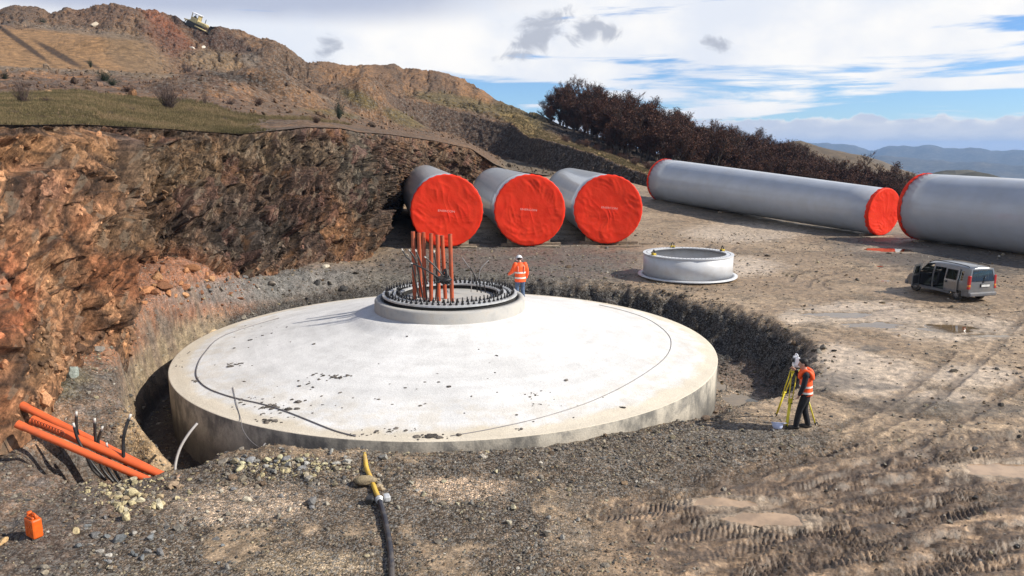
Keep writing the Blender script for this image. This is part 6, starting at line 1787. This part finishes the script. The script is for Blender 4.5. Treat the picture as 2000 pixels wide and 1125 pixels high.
def scatter(name, P, rot, scl, tint, group):
    me = bpy.data.meshes.new(name); n = len(P)
    me.vertices.add(n); me.vertices.foreach_set('co', P.reshape(-1).astype(np.float32))
    for nm, arr in (('rot', rot), ('scl', scl)):
        a = me.attributes.new(nm, 'FLOAT_VECTOR', 'POINT'); a.data.foreach_set('vector', arr.reshape(-1).astype(np.float32))
    a = me.attributes.new('tint', 'FLOAT_COLOR', 'POINT'); a.data.foreach_set('color', np.concatenate([tint, np.ones((n, 1))], 1).reshape(-1).astype(np.float32))
    a = me.attributes.new('pick', 'INT', 'POINT'); a.data.foreach_set('value', (np.arange(n) % 4).astype(np.int32))
    o = link(name, me)
    md = o.modifiers.new('scatter', 'NODES'); md.node_group = group
    return kind(o, 'stuff')
RS = np.random.RandomState(77)
G_ROCK = scatter_group('scatter_rock', 'rock', M_STONE_I)
M_BLADE = mat_stone('grass_blade')
G_TUFT = scatter_group('scatter_tuft', 'tuft', M_BLADE)
STONE_COLS = np.array([(.27, .23, .17), (.21, .185, .15), (.15, .13, .105), (.33, .28, .18), (.36, .33, .28), (.17, .12, .08), (.125, .122, .118), (.24, .165, .10)])
def stone_scl(s, flat=.6):
    n = len(s); q = RS.uniform(.55, 1.15, (n, 3)); q[:, 2] *= flat
    return q * s[:, None]
# ---- loose stones over the site
n0 = 150000
azr = np.radians(RS.uniform(-42, 42, n0)); rr_ = np.exp(RS.uniform(math.log(8.5), math.log(60), n0))
sx_, sy_ = rr_ * np.sin(azr), rr_ * np.cos(azr)
sz_ = zground(sx_, sy_)
spx, spy = to_px(sx_, sy_, sz_)
ok = (np.hypot(sx_ - CX, sy_ - CY) > FR + .06)
nz1 = fbm2(sx_ * .7, sy_ * .9, 4, 601); nz2 = fbm2(sx_ * .25, sy_ * .25, 3, 611)
rS = np.hypot(sx_ - CX, sy_ - CY); thS = np.degrees(np.arctan2(sy_ - CY, sx_ - CX))
dens = .16 + .25 * S(0, .3, nz2)
dens = np.maximum(dens, .85 * S(1150, 1000, spx) * S(870, 900, spy) * S(-.25, .3, nz1))
dens = np.maximum(dens, .8 * blob(spx, spy, (1150, 900), 400, 60, -.08, .3 * nz1))
dens = np.maximum(dens, .9 * blob(spx, spy, (590, 930), 170, 32, 0, .4 * nz1))
dens = np.maximum(dens, .9 * S(-6, -8, sx_) * S(40, 30, sy_) * S(-.4, .2, nz1))
dens = np.maximum(dens, .9 * S(np.interp(thS, TH, R2) + .6, np.interp(thS, TH, R2) - .2, rS))
dens = np.maximum(dens, .6 * blob(spx, spy, (950, 520), 300, 50, 0, .3 * nz1))
for (ba, bb, brx, bry) in ((900, 955, 110, 26), (470, 985, 150, 36), (620, 960, 70, 18), (600, 1100, 130, 22), (700, 1010, 70, 20)): dens = dens * (1 - .85 * blob(spx, spy, (ba, bb), brx, bry, 0, .6 * nz1))
dens *= 1 - .8 * S(1250, 1400, spx) * S(880, 930, spy)
dens *= 1 - .7 * blob(spx, spy, (1700, 660), 300, 150)
for (cx, cy, a, b, zz) in PUDS: dens = dens * S(.9, 1.3, np.hypot((sx_ - cx) / a, (sy_ - cy) / b))
ok &= RS.rand(n0) < dens
sx_, sy_, sz_, rr_, spx, spy, nz1 = [q[ok] for q in (sx_, sy_, sz_, rr_, spx, spy, nz1)]
n_ = len(sx_)
ssz = np.clip(np.exp(RS.normal(math.log(.015), .52, n_)), .006, .09) * np.clip((rr_ / 13) ** .62, .8, 2.0)
ssz *= 1 + .55 * blob(spx, spy, (590, 925), 170, 34) + .5 * blob(spx, spy, (280, 960), 90, 40)
ci = RS.choice(len(STONE_COLS), n_, p=[.2, .2, .2, .08, .06, .12, .1, .04])
tint = STONE_COLS[ci] * RS.uniform(.4, 1.15, (n_, 1))
yl = blob(spx, spy, (270, 955), 100, 40) + blob(spx, spy, (560, 910), 90, 25)
tint = np.where((yl > .3)[:, None] & (RS.rand(n_) < .5)[:, None], np.array((.40, .34, .20)) * RS.uniform(.7, 1.2, (n_, 1)), tint)
rdz = blob(spx, spy, (300, 545), 190, 75)
tint = np.where((rdz > .3)[:, None] & (RS.rand(n_) < .75)[:, None], np.array((.30, .135, .07)) * RS.uniform(.5, 1.3, (n_, 1)), tint)
dkz = blob(spx, spy, (850, 555), 220, 50) + blob(spx, spy, (1450, 640), 200, 110)  # stones match the dark gravel and the trench wall's painted shade
tint = np.where((dkz > .3)[:, None], tint * .42, tint)
scatter('loose_gravel', np.stack([sx_, sy_, sz_ + ssz * .12], 1), RS.uniform(-.5, .5, (n_, 3)) + np.array([0, 0, 1]) * RS.uniform(0, 6.28, (n_, 1)), stone_scl(ssz), tint, G_ROCK)
# ---- rubble on the spoil slopes and cliff ledges
cand = RS.randint(0, HU, 60000), RS.randint(int(HV * .2), int(HV * .93), 60000)
hp_xy = HP[cand]; tt_ = HT[cand[1]]; pp_ = pxs[cand[0]]
gr_ = hcg[cand]
ok = (RS.rand(60000) < np.clip(gr_ - .10, 0, 1) * .26) & (pp_ > -60) & (pp_ < 1290) & (tt_ > .95)
Ph = hp_xy[ok] + RS.uniform(-.15, .15, (ok.sum(), 3)); n_ = len(Ph)
ssz = np.clip(np.exp(RS.normal(math.log(.115), .5, n_)), .05, .6)
tint = hc[cand][ok] * RS.uniform(.5, 1.6, (n_, 1)) + .02 * RS.rand(n_, 1)
scatter('hill_rubble', Ph, RS.uniform(0, 6.28, (n_, 3)), stone_scl(ssz, .75), tint, G_ROCK)
cu_ = RS.randint(2, NCU - 2, 14000), RS.randint(10, int(NCV * .97), 14000)
Pc = CPt[cu_]; ok = (RS.rand(14000) < .10 + .75 * S(.30, .05, v[cu_[1]])); Pc = Pc[ok]; n_ = len(Pc)
ssz = np.clip(np.exp(RS.normal(math.log(.042), .5, n_)), .02, .2)
tint = cc[cu_][ok] * RS.uniform(.6, 1.7, (n_, 1))
scatter('cliff_rubble', Pc, RS.uniform(0, 6.28, (n_, 3)), stone_scl(ssz, .8), tint, G_ROCK)
# ---- grass
def grass_pts(n, t0, t1, p0, p1, mask):
    a = RS.uniform(p0, p1, n); t = RS.uniform(t0, t1, n)
    iu = np.clip(np.interp(a, pxs, np.arange(HU)), 0, HU - 2); iv = np.clip(np.interp(t, HT, np.arange(HV)), 0, HV - 2)
    u0, v0 = iu.astype(int), iv.astype(int); fu, fv = (iu - u0)[:, None], (iv - v0)[:, None]
    P = HP[u0, v0] * (1 - fu) * (1 - fv) + HP[u0 + 1, v0] * fu * (1 - fv) + HP[u0, v0 + 1] * (1 - fu) * fv + HP[u0 + 1, v0 + 1] * fu * fv
    k = mask[u0, v0] > RS.rand(n)
    return P[k]
Pg = np.concatenate([grass_pts(34000, 0.0, 1.08, -380, 690, ter), grass_pts(5000, 0.0, .06, -380, 480, np.maximum(ter, .6)), grass_pts(7000, 2.95, 4.2, 980, 1320, strip)])
n_ = len(Pg)
hh = RS.uniform(.05, .20, n_) * np.clip(Pg[:, 1] / 40, .6, 1.7)
gp = fbm3(Pg[:, 0] * .22, Pg[:, 1] * .22, Pg[:, 2] * .22, 4, 311, .65) + .3 * RS.normal(0, .5, n_)
gt = np.array([(.078, .066, .030), (.12, .096, .045), (.17, .128, .066), (.21, .152, .085)])[np.clip(((gp + .55) * 3.6).astype(int), 0, 3)] * RS.uniform(.7, 1.2, (n_, 1))
scatter('grass', Pg, np.stack([RS.uniform(-.2, .2, n_), RS.uniform(-.2, .2, n_), RS.uniform(0, 6.28, n_)], 1), np.stack([hh * .9, hh * .9, hh], 1), gt, G_TUFT)
# ---- dirt thrown over the concrete
cl_pts = []
for (px, py, rx, ry, n) in ((525, 795, 16, 5, 26), (528, 823, 16, 4, 22), (455, 712, 22, 4, 18), (665, 735, 16, 4, 18), (640, 735, 30, 8, 14), (1040, 770, 16, 6, 12), (1060, 785, 18, 10, 8), (385, 745, 8, 5, 7), (350, 716, 8, 3, 6), (850, 853, 40, 4, 26), (760, 842, 50, 6, 20), (1015, 838, 8, 2, 6),
                            (500, 660, 120, 20, 14), (620, 760, 160, 40, 26), (900, 760, 260, 60, 24), (480, 780, 30, 8, 12), (1080, 790, 120, 40, 10), (495, 640, 40, 4, 10), (360, 695, 14, 14, 8), (700, 850, 60, 4, 10), (540, 800, 60, 14, 20)):
    for _ in range(n): cl_pts.append((px + rnd.gauss(0, rx * .6), py + rnd.gauss(0, ry * .6), .05 if n > 12 else .035))
Pd = []; Sd = []
for (px, py, s0) in cl_pts:
    p = at_surf(px, py, zcone, 10, 40)
    if math.hypot(p.x - CX, p.y - CY) > FR - .05 or math.hypot(p.x - CX, p.y - CY) < RP + .1: continue
    Pd.append((p.x, p.y, p.z + .004)); Sd.append(s0 * math.exp(rnd.gauss(-.65, .5)))
Pd = np.array(Pd); Sd = np.array(Sd); n_ = len(Pd)
q = RS.uniform(.6, 1.6, (n_, 3)) * Sd[:, None]; q[:, 2] *= .35
scatter('dirt_clods', Pd, np.stack([np.zeros(n_), np.zeros(n_), RS.uniform(0, 6.28, n_)], 1), q, np.array([(.075, .066, .057)]) * RS.uniform(.6, 2.2, (n_, 1)), G_ROCK)

# ================================================================== SINGLE STONES
def rock_mesh(seed, sub=2, stretch=(1, .75, .55)):
    bm = bmesh.new(); bmesh.ops.create_icosphere(bm, subdivisions=sub, radius=1.0)
    r_ = random.Random(seed)
    planes = [(Vector((r_.gauss(0, 1), r_.gauss(0, 1), r_.gauss(0, 1))).normalized(), r_.uniform(.45, .8)) for _ in range(11)]
    for v_ in bm.verts:
        for n_, d in planes:
            k = v_.co.dot(n_) - d
            if k > 0: v_.co -= n_ * k
        v_.co = Vector((v_.co.x * stretch[0], v_.co.y * stretch[1], v_.co.z * stretch[2]))
    me = bpy.data.meshes.new('stone'); bm.to_mesh(me); bm.free()
    me.materials.append(M_STONE_O)
    return me
ROCKS = [rock_mesh(s, 2, (1, rnd.uniform(.6, .9), rnd.uniform(.45, .7))) for s in range(8)]
def stone(px, py, size, col, label, group=None, name='stone', zf=None, sink=.25, tilt=.3):
    p = on_ground(px, py, t0=7) if zf is None else zf(px, py)
    o = bpy.data.objects.new(name, ROCKS[rnd.randrange(8)]); COL.objects.link(o)
    s = [size * rnd.uniform(.85, 1.15) for _ in range(3)]
    o.scale = s; o.rotation_euler = (rnd.uniform(-tilt, tilt), rnd.uniform(-tilt, tilt), rnd.uniform(0, 6.28))
    o.location = (p.x, p.y + size * .3, p.z + size * (.5 - sink))
    o['tint'] = tuple(col)
    tag(o, label, 'stone', group)
    return o
def many(pts, size, cols, label, group):
    for (px, py, rx, ry, n) in pts:
        for _ in range(n):
            c = cols[rnd.randrange(len(cols))]; k = rnd.uniform(.75, 1.25)
            stone(px + rnd.gauss(0, rx), py + rnd.gauss(0, ry), size * math.exp(rnd.gauss(0, .35)), [q * k for q in c], label, group)
stone(136, 736, .30, (.25, .28, .25), 'large grey-green boulder on the slope left of the concrete')
stone(78, 759, .27, (.17, .22, .18), 'flat dark green boulder lower left of the grey-green one')
o = stone(112, 769, .16, (.34, .32, .28), 'thin pale stone slab beside the dark green boulder'); o.scale = (.3, .06, .06)
stone(213, 588, .62, (.33, .165, .085), 'biggest orange-brown rock block at the foot of the orange cliff')
stone(148, 690, .2, (.2, .19, .18), 'grey rock standing up on the slope above the grey-green boulder')
stone(128, 702, .15, (.23, .20, .16), 'small brown rock left of the upright grey rock')
stone(635, 524, .22, (.48, .43, .34), 'pale cream stone alone on the dark slope below the cliff')
stone(2, 1064, .11, (.45, .30, .15), 'ochre stone cut off by the left picture edge')
stone(148, 1041, .10, (.42, .34, .20), 'long pale yellow stone right of the orange fuel can')
o = stone(423, 668, .8, (.50, .38, .24), 'pale tan rock slab leaning on the bank behind the concrete', sink=.5); o.scale = (.65, .3, .9)
o = stone(455, 905, .14, (.30, .25, .16), 'brown angular stone at the left end of the gravel heap')
many([(240, 965, 22, 8, 16), (285, 985, 22, 10, 8), (230, 985, 16, 10, 8)], .085, [(.40, .34, .20), (.46, .41, .29), (.34, .26, .16)], 'pale yellow stone in the rubble below the pipe pit', 'yellow stones below the pipe pit')
many([(330, 945, 16, 8, 7)], .10, [(.30, .20, .14), (.34, .25, .17)], 'brown stone at the lower ends of the orange pipes', 'brown stones at the pipe ends')
many([(510, 905, 40, 9, 22), (620, 905, 50, 8, 20)], .075, [(.30, .29, .26), (.22, .22, .22), (.38, .35, .22), (.16, .16, .155)], 'grey angular stone in the gravel heap against the concrete', 'grey stones of the gravel heap')
many([(560, 970, 90, 25, 16), (420, 1000, 80, 25, 12)], .065, [(.28, .25, .20), (.18, .175, .17), (.40, .36, .28)], 'loose stone on the muddy ground left of the hose', 'stones left of the hose')
many([(900, 1000, 130, 30, 22), (850, 960, 70, 15, 8)], .06, [(.34, .31, .24), (.22, .21, .19), (.42, .38, .26)], 'loose stone on the gravel right of the hose', 'stones right of the hose')
many([(735, 952, 16, 6, 5)], .085, [(.34, .27, .18), (.25, .22, .18)], 'flat stone beside the yellow hose', 'flat stones beside the yellow hose')
many([(200, 1060, 60, 25, 18), (330, 1075, 80, 20, 14)], .06, [(.30, .28, .25), (.19, .185, .18), (.14, .15, .155)], 'grey stone in the gravel right of the fuel can', 'grey stones near the fuel can')
many([(300, 575, 60, 12, 24), (230, 560, 40, 25, 12), (360, 530, 70, 20, 14)], .17, [(.34, .16, .075), (.25, .115, .06), (.40, .22, .11)], 'red-brown rock block in the scree under the cliff', 'red-brown blocks under the cliff')
many([(180, 660, 30, 30, 12)], .15, [(.22, .13, .08), (.17, .15, .13)], 'brown rock block at the foot of the orange cliff', 'brown blocks at the orange cliff foot')
many([(430, 560, 60, 14, 12), (600, 545, 90, 12, 12)], .12, [(.16, .155, .15), (.22, .19, .16)], 'grey rock on the gravel bench behind the concrete', 'grey rocks on the bench')
many([(1385, 815, 10, 6, 6)], .13, [(.12, .085, .06), (.17, .12, .08)], 'muddy brown clod at the end of the trench', 'muddy clods at the trench end')
many([(350, 800, 12, 40, 10)], .14, [(.15, .145, .14), (.11, .105, .1)], 'dark rock in the trench left of the concrete', 'dark rocks in the left trench')
many([(1240, 540, 80, 14, 8), (1590, 700, 25, 30, 10)], .12, [(.20, .18, .15), (.14, .125, .105)], 'grey rock along the trench edge', 'rocks along the trench edge')
for (px, py, s, c, l) in ((372, 97, .9, (.55, .50, .43), 'white rock on the spoil slope under the bulldozer'), (395, 92, .7, (.55, .50, .43), 'smaller white rock right of the white rock under the bulldozer'), (185, 52, 1.1, (.42, .36, .28), 'pale rock slab at the top of the sand slope')):
    stone(px, py, s, c, l, zf=lambda a, b: hill_px(a, b, 2.5, 5))
# ================================================================== BARE TREES AND BUSHES
M_BARK = mat_simple('grey_bark', (.06, .05, .046), .9, var=.35, scale=3)
M_TWIG = mat_simple('twig_bark', (.042, .024, .016), .9, var=.3, scale=.5)
M_LEAF = mat_simple('dry_leaf', (.085, .029, .013), .8, var=.45, scale=.35)
M_BTWIG = mat_simple('bush_twig', (.085, .058, .050), .9, var=.3, scale=1.0)
def tree_meshes(seed, H, leafy):
    r_ = random.Random(seed); tk = MB(); tw = MB()
    tips = []
    def grow(p, d, L, rad, lvl):
        pts = [p]; n = 4
        for i in range(n):
            d = (d + Vector((r_.gauss(0, .13), r_.gauss(0, .13), r_.gauss(.05, .08)))).normalized()
            pts.append(pts[-1] + d * L / n)
        rr = [rad * (1 - .6 * i / n) for i in range(n + 1)]
        (tk if lvl < 2 else tw).tube(pts, rr, 5 if lvl == 0 else 3, 0, caps=False)
        if lvl >= 3:
            tips.extend(pts[1:]); return
        nb = (8, 5, 4)[lvl]
        for i in range(nb):
            f = r_.uniform(.16 if lvl == 0 else .2, 1.0); k = min(int(f * n), n - 1); q = pts[k].lerp(pts[k + 1], f * n - k)
            a = r_.uniform(0, 6.28); perp = Vector((math.cos(a), math.sin(a), r_.uniform(.1, .8)))
            grow(q, (d * .75 + perp * .75).normalized(), L * r_.uniform(.45, .68), rad * .5, lvl + 1)
        tips.append(pts[-1])
    grow(Vector((0, 0, -.3)), Vector((r_.gauss(0, .05), r_.gauss(0, .05), 1)).normalized(), H * .62, H * .018, 0)
    for p in tips:
        for _ in range(4):
            d = Vector((r_.gauss(0, .6), r_.gauss(0, .6), r_.uniform(.1, 1.2))).normalized(); L = r_.uniform(.35, .9); s_ = d.cross(Vector((r_.gauss(0, 1), r_.gauss(0, 1), r_.gauss(0, 1)))).normalized() * .022
            tw.add([p - s_, p + s_, p + d * L], [(0, 1, 2)], 0, False)
            if r_.random() < leafy:
                for _ in range(2):
                    q = p + d * L * r_.uniform(.2, 1) + Vector((r_.gauss(0, .12), r_.gauss(0, .12), r_.gauss(0, .12))); a = Vector((r_.gauss(0, 1), r_.gauss(0, 1), r_.gauss(0, 1))).normalized() * r_.uniform(.08, .17); b = a.cross(Vector((r_.gauss(0, 1), r_.gauss(0, 1), 1))).normalized() * r_.uniform(.06, .12)
                    tw.add([q - a, q + b, q + a, q - b], [(0, 1, 2, 3)], 1, False)
    a = tk.mesh('trunk'); a.materials.append(M_BARK)
    b = tw.mesh('crown'); b.materials.append(M_TWIG); b.materials.append(M_LEAF)
    return a, b
TREES = [tree_meshes(100 + i, h, lf) for i, (h, lf) in enumerate(((10, .12), (9, .45), (8.5, .65), (10, .3), (9, .5)))]
def tree(p, s, k, label, group, name='bare_tree'):
    t = thing(name, label, 'tree', p, (0, 0, rnd.uniform(0, 6.28)), group)
    t.scale = (s * rnd.uniform(.9, 1.15), s * rnd.uniform(.9, 1.15), s)
    for nm, me in zip(('trunk', 'crown'), TREES[k]):
        o = bpy.data.objects.new(nm, me); COL.objects.link(o); o.parent = t
    return t
LBL_D, GRP = 'bare dark autumn tree in the wood behind the tower sections', 'trees of the dark wood'
wood = []
for row, (t0, n) in enumerate(((4.16, 34), (4.26, 36), (4.38, 38), (4.55, 40), (4.75, 42), (4.95, 44), (5.2, 44))):
    for i in range(n):
        px = 1085 + (1800 - 1085) * (i + rnd.uniform(.1, .9)) / n
        if px < 1190 - row * 22: continue
        wood.append((px, t0 + rnd.uniform(-.1, .1)))
for px, t in wood:
    u_ = int(np.interp(px, pxs, np.arange(HU))); p = HP[u_, int(np.interp(t, HT, np.arange(HV)))]
    s = rnd.uniform(.80, 1.02) * (.62 if t < 4.15 else .8 if t < 4.3 else 1.0)
    tree(Vector((p[0] + rnd.uniform(-.8, .8), p[1], p[2])), s, rnd.randrange(5), LBL_D, GRP)
for px, t, s, k, l in ((1078, 4.75, .62, 1, 'small dark tree at the left end of the wood by the grass knoll'), (1100, 4.9, .98, 0, 'tallest bare tree at the left end of the wood, against the sky')):
    p = hill_at(px, t); tree(p, s, k, l, None)
for i in range(34):
    px = 1068 + i * 7.5 + rnd.uniform(-4, 4)
    p = hill_at(px, rnd.uniform(4.35, 5.0) if px > 1110 else rnd.uniform(4.5, 5.0)); tree(p, rnd.uniform(.30, .45), rnd.choice((1, 2, 4)), 'low dark undergrowth tree at the foot of the wood by the grass knoll', 'undergrowth of the dark wood', 'young_tree')
def bush_mesh(seed, n, mat, leaf=None, h=1.0):
    r_ = random.Random(seed); m = MB()
    for i in range(n):
        a = r_.uniform(0, 6.28); b = r_.uniform(0, .95)
        d = Vector((math.cos(a) * b, math.sin(a) * b, 1)).normalized(); p = Vector((math.cos(a) * .12 * r_.random(), math.sin(a) * .12 * r_.random(), -.05))
        L = h * r_.uniform(.6, 1.05); pts = [p]
        for k in range(4):
            d = (d + Vector((r_.gauss(0, .16), r_.gauss(0, .16), r_.gauss(.03, .1)))).normalized(); pts.append(pts[-1] + d * L / 4)
        m.tube(pts, [.012 * h, .010 * h, .008 * h, .005 * h, .003 * h], 3, 0, caps=False)
        for q in pts[1:]:
            for _ in range(4):
                e = Vector((r_.gauss(0, .7), r_.gauss(0, .7), r_.uniform(-.2, 1))).normalized(); s_ = e.cross(Vector((0, .3, 1))).normalized() * .006 * h
                m.add([q - s_, q + s_, q + e * r_.uniform(.10, .28) * h], [(0, 1, 2)], 0, False)
                if leaf and r_.random() < .6:
                    c = q + e * .15 * h; a_ = e * .035 * h; b_ = e.cross(Vector((1, 0, .2))).normalized() * .025 * h
                    m.add([c - a_, c + b_, c + a_, c - b_], [(0, 1, 2, 3)], 1, False)
    me = m.mesh('bush'); me.materials.append(mat)
    if leaf: me.materials.append(leaf)
    return me
M_EVER = mat_simple('evergreen_leaf', (.022, .035, .018), .7, var=.4, scale=2)
BU = [bush_mesh(1, 90, M_BTWIG), bush_mesh(2, 60, M_BTWIG), bush_mesh(3, 60, M_EVER, M_EVER), bush_mesh(4, 70, M_BTWIG, M_LEAF)]
def bush(px, py, w_, h, k, label, tmin=0., tmax=5., group=None):
    p = hill_px(px, py, tmin, tmax)
    o = bpy.data.objects.new('bush', BU[k]); COL.objects.link(o)
    s = float(p.y) / FPX
    o.location = p; o.scale = (w_ * s * .62, w_ * s * .62, h * s); o.rotation_euler = (0, 0, rnd.uniform(0, 6.28))
    return tag(o, label, 'bush', group)
bush(330, 213, 66, 56, 0, 'large bare purple-brown bush on the grass terrace', 0, 1.1)
bush(46, 200, 52, 50, 1, 'bare grey bush at the left end of the grass terrace', 0, 1.1)
bush(90, 200, 30, 12, 1, 'low straggling twigs right of the left bare bush', 0, 1.1)
bush(178, 131, 12, 16, 2, 'tiny dark shrub alone at the foot of the sand slope', 2.5, 3.6)
bush(85, 47, 18, 10, 2, 'dark shrub at the top of the sand slope', 3.5, 5)
bush(8, 155, 26, 14, 2, 'dark green shrub on the rubble at the left picture edge', .9, 2.2)
bush(208, 158, 40, 20, 2, 'dark green shrub in the middle of the rubble below the gravel track', .9, 2.2)
bush(222, 166, 30, 14, 2, 'dark green shrub just below the middle one on the rubble', .9, 2.2)
bush(250, 180, 34, 10, 3, 'low brown scrub at the back edge of the grass', .9, 1.4)
bush(400, 205, 16, 26, 1, 'thin bare sapling on the right part of the grass terrace', 0, 1.2)
bush(450, 205, 30, 14, 1, 'bare low bush at the right end of the grass', .0, 1.4)
bush(505, 205, 30, 14, 3, 'low brown bush on the rubble right of the grass', .0, 1.6)
bush(664, 232, 26, 36, 2, 'dark evergreen shrub on the brown slope above the cliff end', .2, 2.0)
bush(620, 240, 30, 16, 3, 'brown scrub on top of the cliff', 0, 1.2)
bush(1045, 232, 14, 10, 2, 'small dark shrub on the grass knoll', 3.8, 5)
bush(365, 147, 36, 26, 1, 'pale bare bush at the foot of the grey spoil mound', 2.6, 3.8)
for i in range(9):
    bush(1110 + i * 19 + rnd.uniform(-5, 5), 283 + i * 6.0, 26, 16, 3, 'brown scrub along the edge of the wood above the cut bank', 3.9, 4.6, 'scrub along the edge of the wood')
for i in range(8):
    px = 40 + i * 55 + rnd.uniform(-15, 15)
    bush(px, float(np.interp(px, [0, 150, 300, 450], [245, 245, 252, 262])) - rnd.uniform(12, 40), 22, 7, 1, 'low tuft of dry stalks on the grass terrace', 0, 1.0, 'dry stalks on the grass terrace')

# ================================================================== HAZE
hz = MB(); hz.box((0, 2600, -190), (22000, 16000, 560))
M_HAZE = bpy.data.materials.new('haze_air'); M_HAZE.use_nodes = True
t = NT(M_HAZE.node_tree)
pv = t.n('ShaderNodeVolumePrincipled', {'Color': (.34, .58, 1.0, 1), 'Density': HAZE_D, 'Anisotropy': .0})
t.n('ShaderNodeOutputMaterial', {'Volume': pv})
kind(hz.obj('haze', M_HAZE), 'stuff')
